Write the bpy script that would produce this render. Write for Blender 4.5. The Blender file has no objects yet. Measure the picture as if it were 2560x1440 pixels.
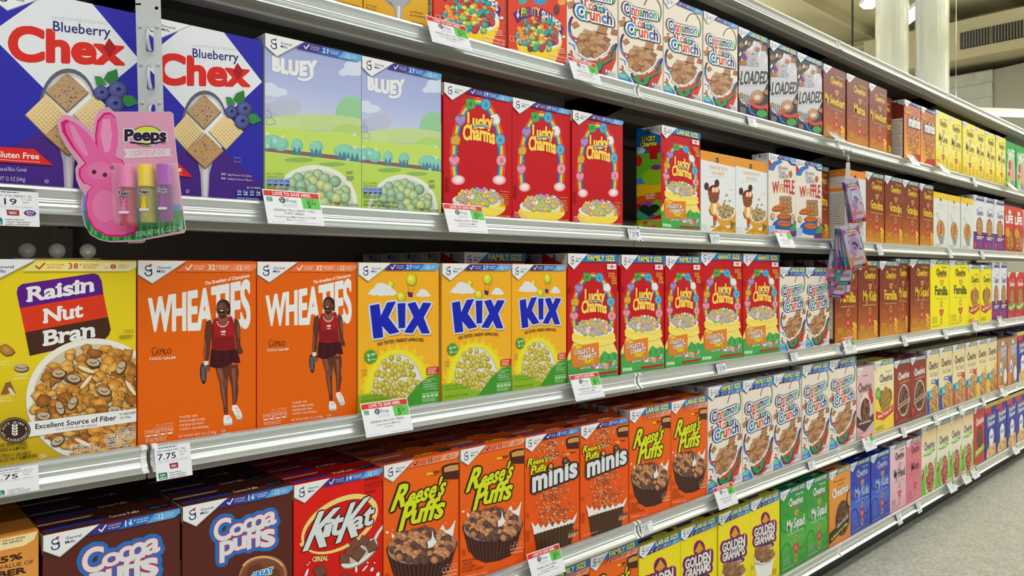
import bpy, bmesh, math, random
import numpy as np
from mathutils import Vector, Matrix
from mathutils.geometry import tessellate_polygon

SC = bpy.context.scene
COL = SC.collection
R = math.radians

# ---------------------------------------------------------------- camera, world, exposure
CH = 1.17            # camera height
CD = 1.245           # camera to the plane of the box fronts (y = 0)
cam = bpy.data.objects.new('camera', bpy.data.cameras.new('camera'))
COL.objects.link(cam)
cam.location = (0, -CD, CH)
cam.rotation_euler = (R(90), 0, R(-42.79))
cam.data.sensor_width = 36
cam.data.lens = 1870 / 2560 * 36
cam.data.shift_y = -39 / 2560
cam.data.clip_start = 0.02
cam.data.dof.use_dof = True
cam.data.dof.focus_distance = 1.35
cam.data.dof.aperture_fstop = 16.0
SC.camera = cam
SC.view_settings.view_transform = 'Standard'
SC.view_settings.look = 'None'
SC.view_settings.gamma = 1
SC.view_settings.use_curve_mapping = False
SC.view_settings.exposure = -0.78
w = bpy.data.worlds.new('store_air'); SC.world = w; w.use_nodes = True
w.node_tree.nodes['Background'].inputs[0].default_value = (0.93, 0.97, 1.0, 1)
w.node_tree.nodes['Background'].inputs[1].default_value = 0.72

def area_light(name, loc, sx, sy, power, rot=(0, 0, 0), col=(1, .99, .95)):
    d = bpy.data.lights.new(name, 'AREA'); d.shape = 'RECTANGLE'; d.size = sx; d.size_y = sy
    d.energy = power; d.color = col
    o = bpy.data.objects.new(name, d); COL.objects.link(o); o.location = loc; o.rotation_euler = rot
    return o
# the light of the lamp rows that hang over the aisle (fixtures are built further down)
LAMPS = [(x, y) for y in (-1.9, -4.6) for x in (-2.4, 0.4, 3.2, 6.0)]
# unseen pendants added to brighten the roof deck, columns and far wall
ADDED_LAMPS = [(6.5, 4.5), (8.6, -1.4), (9.0, 6.0), (11.0, -1.0), (4.0, 2.5)]
for x, y in ADDED_LAMPS:
    area_light('added_uplight', (x, y, 3.9), 1.6, .3, 230, (math.pi, 0, 0))
    area_light('lamp_light', (x, y, 3.66), 1.6, .25, 130)  # downward light of the same added pendants
for x, y in LAMPS:
    area_light('lamp_light', (x, y, 3.66), 2.3, 0.28, 54 if y > -3 else 62)

# ---------------------------------------------------------------- helpers
def lin(c):
    return tuple(((v / 255) / 12.92 if v / 255 <= .04045 else ((v / 255 + .055) / 1.055) ** 2.4) for v in c) + (1.0,)

def tag(o, label=None, cat=None, group=None, kind=None):
    if label: o['label'] = label
    if cat: o['category'] = cat
    if group: o['group'] = group
    if kind: o['kind'] = kind
    return o

def mat(name, col, rough=.5, metal=0, spec=.5, noise=None, bump=0, alpha=None, trans=0, emit=None, coat=0):
    m = bpy.data.materials.new(name); m.use_nodes = True
    nt = m.node_tree; b = nt.nodes['Principled BSDF']
    b.inputs['Base Color'].default_value = lin(col)
    b.inputs['Roughness'].default_value = rough
    b.inputs['Metallic'].default_value = metal
    b.inputs['Specular IOR Level'].default_value = spec
    b.inputs['Transmission Weight'].default_value = trans
    b.inputs['Coat Weight'].default_value = coat
    if alpha is not None: b.inputs['Alpha'].default_value = alpha
    if emit:
        b.inputs['Emission Color'].default_value = lin(col); b.inputs['Emission Strength'].default_value = emit
    if noise:
        sc, amt, col2 = noise
        tc = nt.nodes.new('ShaderNodeTexCoord'); n = nt.nodes.new('ShaderNodeTexNoise')
        n.inputs['Scale'].default_value = sc; n.inputs['Detail'].default_value = 4
        mp = nt.nodes.new('ShaderNodeMapping'); mp.inputs['Scale'].default_value = amt
        nt.links.new(tc.outputs['Object'], mp.inputs[0]); nt.links.new(mp.outputs[0], n.inputs['Vector'])
        mx = nt.nodes.new('ShaderNodeMix'); mx.data_type = 'RGBA'
        mx.inputs[6].default_value = lin(col); mx.inputs[7].default_value = lin(col2)
        nt.links.new(n.outputs[0], mx.inputs[0]); nt.links.new(mx.outputs[2], b.inputs['Base Color'])
        if bump:
            bp = nt.nodes.new('ShaderNodeBump'); bp.inputs['Strength'].default_value = bump
            bp.inputs['Distance'].default_value = .002
            nt.links.new(n.outputs[0], bp.inputs['Height']); nt.links.new(bp.outputs[0], b.inputs['Normal'])
    return m

M_rail = mat('brushed_aluminium', (226, 230, 228), .3, .75, noise=(5, (1, 40, 260), (196, 202, 202)))
M_deck = mat('grey_painted_steel', (150, 146, 138), .5, .1, noise=(6, (1, 1, 1), (138, 134, 127)))
M_back = mat('dark_back_panel', (150, 138, 122), .6, 0, noise=(9, (1, 1, 1), (140, 128, 112)))
M_kick = mat('black_kick_plate', (42, 42, 44), .5)
M_white = mat('white_plastic', (232, 234, 232), .35)
M_clear = mat('clear_plastic', (250, 252, 252), .06, 0, trans=1)
M_chrome = mat('chrome_wire', (220, 220, 225), .15, 1)
M_strip = mat('frosted_strip_plastic', (222, 226, 226), .3, 0, trans=.25)

def printed_material():
    m = bpy.data.materials.new('printed_card'); m.use_nodes = True
    nt = m.node_tree; b = nt.nodes['Principled BSDF']
    at = nt.nodes.new('ShaderNodeAttribute'); at.attribute_name = 'Ink'
    n = nt.nodes.new('ShaderNodeTexNoise'); n.inputs['Scale'].default_value = 900
    mx = nt.nodes.new('ShaderNodeMix'); mx.data_type = 'RGBA'; mx.blend_type = 'MULTIPLY'
    mx.inputs[0].default_value = .10
    nt.links.new(at.outputs['Color'], mx.inputs[6]); nt.links.new(n.outputs[0], mx.inputs[7])
    nt.links.new(mx.outputs[2], b.inputs['Base Color'])
    b.inputs['Roughness'].default_value = .42; b.inputs['Specular IOR Level'].default_value = .22
    return m
M_print = printed_material()

def link(name, me, m=None, parent=None):
    o = bpy.data.objects.new(name, me); COL.objects.link(o)
    if m is not None and not me.materials: me.materials.append(m)
    if parent is not None: o.parent = parent
    return o

def empty(name, loc=(0, 0, 0), rz=0):
    o = bpy.data.objects.new(name, None); COL.objects.link(o)
    o.location = loc; o.rotation_euler = (0, 0, rz); o.empty_display_size = .05
    return o

class MB:
    def __init__(s): s.b = bmesh.new()
    def box(s, x0, x1, y0, y1, z0, z1):
        v = [s.b.verts.new(p) for p in ((x0, y0, z0), (x1, y0, z0), (x1, y1, z0), (x0, y1, z0), (x0, y0, z1), (x1, y0, z1), (x1, y1, z1), (x0, y1, z1))]
        for f in ((3, 2, 1, 0), (4, 5, 6, 7), (0, 1, 5, 4), (1, 2, 6, 5), (2, 3, 7, 6), (3, 0, 4, 7)):
            s.b.faces.new([v[i] for i in f])
        return s
    def prism_x(s, prof, x0, x1):
        a = [s.b.verts.new((x0, y, z)) for y, z in prof]; c = [s.b.verts.new((x1, y, z)) for y, z in prof]
        n = len(prof)
        for i in range(n): s.b.faces.new((a[i], a[(i + 1) % n], c[(i + 1) % n], c[i]))
        s.b.faces.new(a[::-1]); s.b.faces.new(c)
        return s
    def tube(s, pts, r, n=10, r1=None, cap=True):
        rings = []
        for i, p in enumerate(pts):
            p = Vector(p)
            d = (Vector(pts[min(i + 1, len(pts) - 1)]) - Vector(pts[max(i - 1, 0)])).normalized()
            u = d.orthogonal().normalized(); q = d.cross(u)
            rr = r if r1 is None else r + (r1 - r) * i / (len(pts) - 1)
            if isinstance(r, (list, tuple)): rr = r[i]
            rings.append([s.b.verts.new(p + (u * math.cos(2 * math.pi * k / n) + q * math.sin(2 * math.pi * k / n)) * rr) for k in range(n)])
        for a, c in zip(rings, rings[1:]):
            # match the nearest vertices so the tube never twists
            k0 = min(range(n), key=lambda k: (a[0].co - c[k].co).length)
            same = (a[1].co - c[(k0 + 1) % n].co).length < (a[1].co - c[(k0 - 1) % n].co).length
            for k in range(n):
                k1 = (k + 1) % n
                if same: s.b.faces.new((a[k], a[k1], c[(k0 + k1) % n], c[(k0 + k) % n]))
                else: s.b.faces.new((a[k], a[k1], c[(k0 - k1) % n], c[(k0 - k) % n]))
        if cap: s.b.faces.new(rings[0][::-1]); s.b.faces.new(rings[-1])
        return s
    def sphere(s, c, r, n=16, sc=(1, 1, 1)):
        bmesh.ops.create_uvsphere(s.b, u_segments=n, v_segments=n // 2 + 2, radius=r,
            matrix=Matrix.Translation(c) @ Matrix.Diagonal((*sc, 1)))
        return s
    def build(s, name, m, parent=None, smooth=False, bevel=0):
        if bevel: bmesh.ops.bevel(s.b, geom=s.b.edges[:], offset=bevel, segments=2, affect='EDGES', profile=.6)
        bmesh.ops.recalc_face_normals(s.b, faces=s.b.faces[:])
        me = bpy.data.meshes.new(name); s.b.to_mesh(me); s.b.free()
        if smooth: me.shade_smooth()
        return link(name, me, m, parent)

def sheet(name, outlines, thick, m, parent=None):
    """a flat cut-out (first outline) with holes (the others), x-z plane, thickness along y"""
    cu = bpy.data.curves.new(name, 'CURVE'); cu.dimensions = '2D'; cu.fill_mode = 'BOTH'; cu.extrude = thick / 2
    for ol in outlines:
        sp = cu.splines.new('POLY'); sp.points.add(len(ol) - 1); sp.use_cyclic_u = True
        for p, q in zip(sp.points, ol): p.co = (q[0], q[1], 0, 1)
    o = bpy.data.objects.new(name, cu); me = bpy.data.meshes.new_from_object(o)
    bpy.data.objects.remove(o); bpy.data.curves.remove(cu)
    me.transform(Matrix.Rotation(R(90), 4, 'X')); me.name = name
    return link(name, me, m, parent)

# ---------------------------------------------------------------- lettering and printed artwork
_gl, _adv = {}, {}
def _text_mesh(s, off, res):
    c = bpy.data.curves.new('t', 'FONT'); c.body = s; c.offset = off; c.resolution_u = res
    o = bpy.data.objects.new('t', c); m = bpy.data.meshes.new_from_object(o)
    v = [(p.co.x, p.co.y) for p in m.vertices]; f = [tuple(p.vertices) for p in m.polygons]
    bpy.data.objects.remove(o); bpy.data.curves.remove(c); bpy.data.meshes.remove(m)
    return v, f
def glyph(ch, off, res):
    k = (ch, off, res)
    if k not in _gl: _gl[k] = _text_mesh(ch, off, res) if ch != ' ' else ([], [])
    if ch not in _adv:
        _adv[ch] = max(v[0] for v in _text_mesh(ch + '|', 0, 1)[0]) - max(v[0] for v in _text_mesh('|', 0, 1)[0])
    return _gl[k], _adv[ch]

def _clip(poly):
    for ax, lim, sg in ((0, 0, 1), (0, 1, -1), (1, 0, 1), (1, 1, -1)):
        out = []; n = len(poly)
        for i in range(n):
            p, q = poly[i], poly[(i + 1) % n]
            dp, dq = sg * (p[ax] - lim), sg * (q[ax] - lim)
            if dp >= 0: out.append(p)
            if (dp < 0) != (dq < 0):
                t = dp / (dp - dq); out.append((p[0] + (q[0] - p[0]) * t, p[1] + (q[1] - p[1]) * t))
        poly = out
        if len(poly) < 3: return None
    return poly

class Art:
    """flat print in unit coordinates (u right, v down); frame() says which quad the coordinates below it are read in"""
    def __init__(s, clip=True): s.F = []; s.l = 0; s.clip = clip; s.uv()
    def frame(s, q, dst=((0, 0), (1, 0), (1, 1), (0, 1))):
        A, b = [], []
        for (x, y), (u, v) in zip(q, dst):
            A.append([x, y, 1, 0, 0, 0, -u * x, -u * y]); b.append(u)
            A.append([0, 0, 0, x, y, 1, -v * x, -v * y]); b.append(v)
        h = np.linalg.solve(np.array(A, float), np.array(b, float)); s.H = [float(k) for k in h] + [1.0]
        return s
    def uv(s): return s.frame([(0, 0), (100, 0), (100, 150), (0, 150)])
    def m(s, p):
        H = s.H; x, y = p; w = H[6] * x + H[7] * y + H[8]
        return ((H[0] * x + H[1] * y + H[2]) / w, (H[3] * x + H[4] * y + H[5]) / w)
    def put(s, pts, col):
        q = [s.m(p) for p in pts]
        if s.clip and not all(0 <= a <= 1 and 0 <= b <= 1 for a, b in q):
            q = _clip(q)
            if not q: return
        s.F.append((q, s.l, col))
    def poly(s, pts, col):
        s.l += 1
        if len(pts) > 3:
            t = tessellate_polygon([[Vector((p[0], p[1], 0)) for p in pts]])
            for tri in t: s.put([pts[i] for i in tri], col)
        else: s.put(pts, col)
    def rect(s, x0, y0, x1, y1, col, sl=0):
        s.l += 1; s.put([(x0, y0), (x1, y0 + sl), (x1, y1 + sl), (x0, y1)], col)
    def ell(s, cx, cy, rx, ry, col, rot=0, n=20, a0=0, a1=360):
        s.l += 1; c, d = math.cos(R(rot)), math.sin(R(rot)); P = []
        k = n if a1 - a0 == 360 else n + 1
        for i in range(k):
            t = R(a0 + (a1 - a0) * i / n); x, y = rx * math.cos(t), ry * math.sin(t)
            P.append((cx + x * c - y * d, cy + x * d + y * c))
        s.put(P, col)
    def arc(s, cx, cy, rx, ry, wd, col, a0, a1, n=24):
        s.l += 1
        for i in range(n):
            t, u = R(a0 + (a1 - a0) * i / n), R(a0 + (a1 - a0) * (i + 1) / n)
            s.put([(cx + (rx - wd / 2) * math.cos(t), cy + (ry - wd / 2) * math.sin(t)), (cx + (rx + wd / 2) * math.cos(t), cy + (ry + wd / 2) * math.sin(t)),
                   (cx + (rx + wd / 2) * math.cos(u), cy + (ry + wd / 2) * math.sin(u)), (cx + (rx - wd / 2) * math.cos(u), cy + (ry - wd / 2) * math.sin(u))], col)
    def line(s, pts, wd, col, w1=None, caps=True):
        s.l += 1; n = len(pts)
        for i in range(n - 1):
            s.l += .5
            (x0, y0), (x1, y1) = pts[i], pts[i + 1]; d = math.hypot(x1 - x0, y1 - y0) or 1
            wa = wd if w1 is None else wd + (w1 - wd) * i / (n - 1); wb = wd if w1 is None else wd + (w1 - wd) * (i + 1) / (n - 1)
            nx, ny = -(y1 - y0) / d / 2, (x1 - x0) / d / 2
            s.put([(x0 + nx * wa, y0 + ny * wa), (x1 + nx * wb, y1 + ny * wb), (x1 - nx * wb, y1 - ny * wb), (x0 - nx * wa, y0 - ny * wa)], col)
            if caps:
                for (px, py, ww) in ((x0, y0, wa), (x1, y1, wb))[0 if i == 0 else 1:]:
                    s.l += .5
                    s.put([(px + ww / 2 * math.cos(k * .785), py + ww / 2 * math.sin(k * .785)) for k in range(8)], col)
    def T(s, t, x0, y0, x1, y1, h, col, h1=None, ol=(), b=0, sh=0, arc=0, res=1, sp=0):
        """text on the baseline (x0,y0)-(x1,y1), capitals h high (h1 at the right end), slanted by sh, bowed up by arc"""
        res = res if res < 3 else res + 2
        G, x = [], 0
        for ch in t:
            (v, f), ad = glyph(ch, min(b, .02) if b > .025 and not isinstance(col, list) else min(b, .035), res); G.append((v, f, x)); x += ad + sp
        xs = [p[0] + o for v, f, o in G for p in v]
        if not xs: return
        a0, a1 = min(xs), max(xs); W = a1 - a0; h1 = h if h1 is None else h1
        def mp(px, py, dx=0, dy=0):
            a = (px - a0) / W; k = py / .70; hh = h + (h1 - h) * a
            return (x0 + (x1 - x0) * a + sh * hh * k + dx, y0 + (y1 - y0) * a - hh * k - arc * 4 * a * (1 - a) + dy)
        fat = max(0, b - .02) * min(h / .70, math.hypot(x1 - x0, y1 - y0) / W) if b > .025 else 0
        for wd, oc in [(w_ + fat, c_) for w_, c_ in ol] + ([(fat, col)] if fat and not isinstance(col, list) else []):
            for i in range(10 if wd > fat or wd > 8 else 6):
                N_ = 10 if wd > fat or wd > 8 else 6; dx, dy = wd * math.cos(i * 6.2832 / N_), wd * math.sin(i * 6.2832 / N_)
                for par in (0, 1):
                    s.l += .5
                    for v, f, o in G[par::2]:
                        for t3 in f: s.put([mp(v[j][0] + o, v[j][1], dx, dy) for j in t3], oc)
        for par in (0, 1):
            s.l += .5
            for n in range(par, len(G), 2):
                v, f, o = G[n]
                c = col[n % len(col)] if isinstance(col, list) else col
                for t3 in f: s.put([mp(v[j][0] + o, v[j][1]) for j in t3], c)
    # --- foods and small marks
    def spots(s, cx, cy, rx, ry, n, seed=1, jit=.35):
        rr = random.Random(seed); P = []
        for i in range(n):
            q = math.sqrt((i + .5) / n); t = i * 2.39996
            P.append((cx + rx * q * math.cos(t) + rr.uniform(-jit, jit) * rx / math.sqrt(n) * 1.6, cy + ry * q * math.sin(t) + rr.uniform(-jit, jit) * ry / math.sqrt(n) * 1.6, rr))
        return sorted(P, key=lambda p: p[1])
    def ball(s, x, y, r, c, n=11, ry=None):
        ry = ry or r
        s.ell(x, y, r, ry, sh_(c, .68), n=n); s.ell(x - r * .05, y - ry * .07, r * .9, ry * .9, sh_(c, .88), n=n); s.ell(x - r * .1, y - ry * .16, r * .72, ry * .7, c, n=n); s.ell(x - r * .2, y - ry * .28, r * .4, ry * .36, sh_(c, 1.1), n=8)
    def ring(s, x, y, r, c, rot=0, hole=(190, 150, 90)):
        s.ell(x, y, r, r * .8, sh_(c, .7), rot, 11); s.ell(x, y - r * .06, r * .9, r * .7, c, rot, 11); s.ell(x, y, r * .38, r * .28, sh_(c, .6), rot, 8)
    def tile(s, x, y, r, c, rot, lines=True):
        P = [(x + r * 1.25 * math.cos(R(rot + k * 90)), y + r * 1.25 * math.sin(R(rot + k * 90))) for k in range(4)]
        s.poly(P, sh_(c, .6)); s.poly([(x + (p[0] - x) * .88 - r * .04, y + (p[1] - y) * .88 - r * .06) for p in P], c)
        if lines:
            for k in (.25, .5, .75):
                a = [P[0][i] + (P[1][i] - P[0][i]) * k for i in (0, 1)]; e = [P[3][i] + (P[2][i] - P[3][i]) * k for i in (0, 1)]
                a = [(x, y)[i] + (a[i] - (x, y)[i]) * .8 for i in (0, 1)]; e = [(x, y)[i] + (e[i] - (x, y)[i]) * .8 for i in (0, 1)]
                s.line([a, e], r * .1, sh_(c, .8), caps=False)
    def flake(s, x, y, r, c, rr):
        n = 9; k = [rr.uniform(.7, 1.15) for _ in range(n)]; rot = rr.uniform(0, 6.28); sq = rr.uniform(.5, .95)
        P = lambda f, ox=0, oy=0: [(x + ox + r * f * k[i] * math.cos(rot + i * 6.283 / n), y + oy + r * f * sq * k[i] * math.sin(rot + i * 6.283 / n)) for i in range(n)]
        s.poly(P(1), sh_(c, .55)); s.poly(P(.88, -r * .05, -r * .06), c); s.poly(P(.45, -r * .1, -r * .14), sh_(c, 1.15))
    def heart(s, x, y, r, c, n=9):
        s.poly([(x + r * 1.05 * (math.sin(t) ** 3), y - r * (.82 * math.cos(t) - .32 * math.cos(2 * t) - .12 * math.cos(3 * t) - .06 * math.cos(4 * t))) for t in [i * 6.2832 / 18 for i in range(18)]], c)
    def bars(s, x0, y0, x1, n, lead, th, col, seed=0, sl=0):
        rr = random.Random(seed + int(x0 * 7 + y0 * 3))
        s.l += 1
        for i in range(n):
            y = y0 + i * lead; x = x0; e = x1 - rr.uniform(0, .3) * (x1 - x0)
            while x < e:
                q = x + rr.uniform(.10, .22) * (x1 - x0)
                s.put([(x, y + sl * (x - x0)), (min(q, e), y + sl * (min(q, e) - x0)), (min(q, e), y + th + sl * (min(q, e) - x0)), (x, y + th + sl * (x - x0))], col); x = q + .022 * (x1 - x0)
    def faces(s, place, base=0.0):
        """place(u, v, d) gives the 3-D point for a print d metres proud of the surface"""
        V, F, C = [], [], []; st = min(6e-6, .0022 / (s.l + 1))
        for q, l, c in s.F:
            n = len(V)
            d = base + l * st
            P = [place(u, v, d) for u, v in q]
            V += P; F.append(tuple(range(n, n + len(P)))); C += [c] * len(P)
        return V, F, C

def sh_(c, k): return tuple(max(0, min(255, int(v * k))) for v in c)
def mixc(a, b, t): return tuple(int(a[i] + (b[i] - a[i]) * t) for i in range(3))

_lc = {}
def L4(c):
    if c not in _lc: _lc[c] = lin(c)
    return _lc[c]
def print_mesh(name, parts):
    """parts: list of (verts, faces, colours per corner)"""
    V, F, C = [], [], []
    for v, f, c in parts:
        n = len(V); V += v; F += [tuple(i + n for i in q) for q in f]; C += c
    me = bpy.data.meshes.new(name); me.from_pydata(V, [], F)
    at = me.color_attributes.new('Ink', 'FLOAT_COLOR', 'CORNER')
    at.data.foreach_set('color', np.array([L4(c) for c in C], dtype=np.float32).ravel())
    me.materials.append(M_print)
    return me
def plain_box(W, T, H, cols):
    """cols: front, back, left, right, top, bottom"""
    p = [(0, 0, 0), (W, 0, 0), (W, T, 0), (0, T, 0), (0, 0, H), (W, 0, H), (W, T, H), (0, T, H)]
    V, F, C = [], [], []
    for q, c in zip(((0, 1, 5, 4), (2, 3, 7, 6), (3, 0, 4, 7), (1, 2, 6, 5), (4, 5, 6, 7), (3, 2, 1, 0)), cols):
        n = len(V); V += [p[i] for i in q]; F.append((n, n + 1, n + 2, n + 3)); C += [c] * 4
    return V, F, C
# ---------------------------------------------------------------- common print elements
NAVY, WH, RED, YEL = (38, 42, 100), (236, 238, 238), (206, 22, 34), (250, 236, 40)
def maker_corner(a, full=True):
    a.uv()
    a.poly([(0, 0), (39, 0), (11, 19.2), (0, 11.8)], (150, 155, 170)); a.poly([(0, 0), (38, 0), (11, 18.4), (0, 11.2)], WH)
    n = (30, 46, 110)
    a.arc(8, 6.2, 2.3, 1.9, .9, n, 40, 330); a.arc(8.1, 10.2, 2.6, 2.2, .9, n, -60, 200); a.line([(10.2, 7), (10.6, 10), (9.6, 12.2)], .9, n)
    a.line([(6.6, 8), (9, 8.4), (10.6, 7.4)], .8, n); a.heart(9.6, 3.6, 1.15, (222, 40, 44))
    a.T('General', 14.6, 6.6, 25.6, 6.6, 2.2, n, b=.012); a.T('Mills', 14.6, 9.8, 21.4, 9.8, 2.2, n, b=.012)
STRIPS = {'blue': ((60, 50, 140), (34, 104, 196), (92, 168, 228), WH), 'orange': ((238, 118, 62), (240, 126, 70), (240, 134, 80), WH),
          'salmon': ((234, 118, 84), (240, 142, 108), (244, 164, 130), (50, 22, 16)), 'cream': ((240, 226, 130), (240, 228, 150), (240, 232, 180), (196, 74, 40)),
          'deep': ((44, 40, 118), (30, 84, 184), (60, 140, 214), WH)}
def strip(a, kind, g, v=0.6, h=7, v12='12', tx=('GOOD SOURCE', 'OF CALCIUM'), x=(30, 38)):
    a.uv(); A, B, C, t = STRIPS[kind]; xl, xt = x
    a.poly([(xt, v), (100, v), (100, v + h * .55), (95, v + h), (xl, v + h)], A)
    a.poly([(60, v), (100, v), (100, v + h * .55), (95, v + h), (52, v + h)], B)
    a.poly([(80, v), (100, v), (100, v + h * .55), (95, v + h), (73, v + h)], C)
    m = v + h / 2
    a.line([(38, m), (39.8, m + 2), (43, m - 2.2)], 1.1, t)
    a.T(tx[0], 44.5, m - .5, 54, m - .5, 1.3, t, b=.01); a.T(tx[1], 44.5, m + 1.6, 53, m + 1.6, 1.3, t, b=.01)
    a.T(g, 57, m + 2, 63, m + 2, 4.6, t, b=.02); a.T('g', 63.6, m - .8, 64.8, m - .8, 1.8, t, b=.01)
    a.T('WHOLE GRAIN', 65.8, m - .5, 75, m - .5, 1.4, t, b=.01); a.T('PER SERVING', 65.8, m + 1.5, 74, m + 1.5, 1.4, t, b=.01)
    a.T('WITH', 79, m + 1.6, 82, m + 1.6, 1.2, t); a.T(v12, 82.6, m + 2, 87, m + 2, 4, t, b=.02)
    a.T('VITAMINS &', 88, m - .5, 95, m - .5, 1.2, t); a.T('MINERALS', 88, m + 1.3, 94, m + 1.3, 1.2, t)
def banner(a, s, h=9.6):
    a.uv(); a.poly([(38, 0), (100, 0), (100, h), (23.5, h)], (14, 122, 206))
    a.T(s + ' SIZE', 38, h - 1.6, 93, h - 1.6, h * .68, YEL, b=.03, ol=((.45, (12, 90, 170)),))
def facts(a, x0, x1, y, t, bg=None, n=4):
    """the row of small nutrition keys"""
    w = (x1 - x0) / n
    a.T('PER 1 CUP SERVING', x0 + w * .5, y - 1, x1, y - 1, 1.4, t)
    for i in range(n):
        X = x0 + i * w
        if bg: a.rect(X + .3, y, X + w - .4, y + 6.4, bg)
        a.line([(X + .5, y + .2), (X + w - .6, y + .2), (X + w - .6, y + 6.2), (X + .5, y + 6.2), (X + .5, y + .2)], .28, t, caps=False)
        a.T(('150', '1g', '180', '4g')[i % 4], X + 1.1, y + 3, X + w - 1.2, y + 3, 2.1, t, b=.01); a.rect(X + 1, y + 3.7, X + w - 1.2, y + 4.2, t); a.rect(X + 1, y + 4.8, X + w - 1.2, y + 5.3, t)
    a.bars(x0, y + 7.2, x1, 2, 1.3, .6, t)
def grad(a, cols, n=16, v0=0, v1=150):
    a.uv(); n = max(n, 36)
    for i in range(n):
        t = i / (n - 1) * (len(cols) - 1); k = min(int(t), len(cols) - 2)
        a.rect(0, v0 + (v1 - v0) * i / n, 100, v0 + (v1 - v0) * (i + 1) / n + .1, mixc(cols[k], cols[k + 1], t - k))
def side_panel(base, tri=True, facts_=True, ink=(40, 40, 50)):
    a = Art(); a.uv(); a.rect(0, 0, 100, 150, base)
    if tri:
        a.poly([(100, 0), (8, 0), (100, 15)], (206, 206, 204)); a.ell(48, 4.4, 7, 3.2, NAVY, n=14); a.T('19', 44, 5.6, 52, 5.6, 2.4, WH)
        a.bars(58, 2, 94, 5, 1.9, .9, (120, 122, 140))
    if facts_:
        a.rect(10, 46, 90, 142, (226, 222, 208)); a.T('Nutrition Facts', 14, 53, 86, 53, 4.2, ink, b=.02)
        for k in range(8):
            a.rect(14, 56 + k * 10, 86, 56.8 + k * 10, ink); a.bars(14, 59 + k * 10, 84, 3, 2.3, .9, (90, 88, 84), seed=k)
    return a
def top_panel(base, title, tc, ol, bar=(20, 60, 180)):
    a = Art(); a.frame([(0, 0), (100, 0), (100, 34), (0, 34)])
    a.rect(0, 0, 100, 34, base); a.rect(0, 16.5, 100, 17, sh_(base, .7))
    a.poly([(4, 22), (45, 22), (43, 28), (2, 28)], bar); a.bars(6, 30, 40, 1, 2, 1, sh_(base, .6))
    a.poly([(0, 5), (41, 5), (36, 10), (0, 10)], (220, 220, 220))
    a.T(title, 48, 26, 71, 26, 7.5, tc, b=.03, ol=((.7, ol),))
    a.rect(78, 17, 97, 29, (22, 30, 60)); a.rect(79.5, 19, 88, 24, (40, 120, 140)); a.rect(89, 19, 95, 22, (170, 90, 100))
    a.poly([(48, 33.4), (100, 33.4), (100, 31), (50, 31)], sh_(base, .9))
    return a

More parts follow.
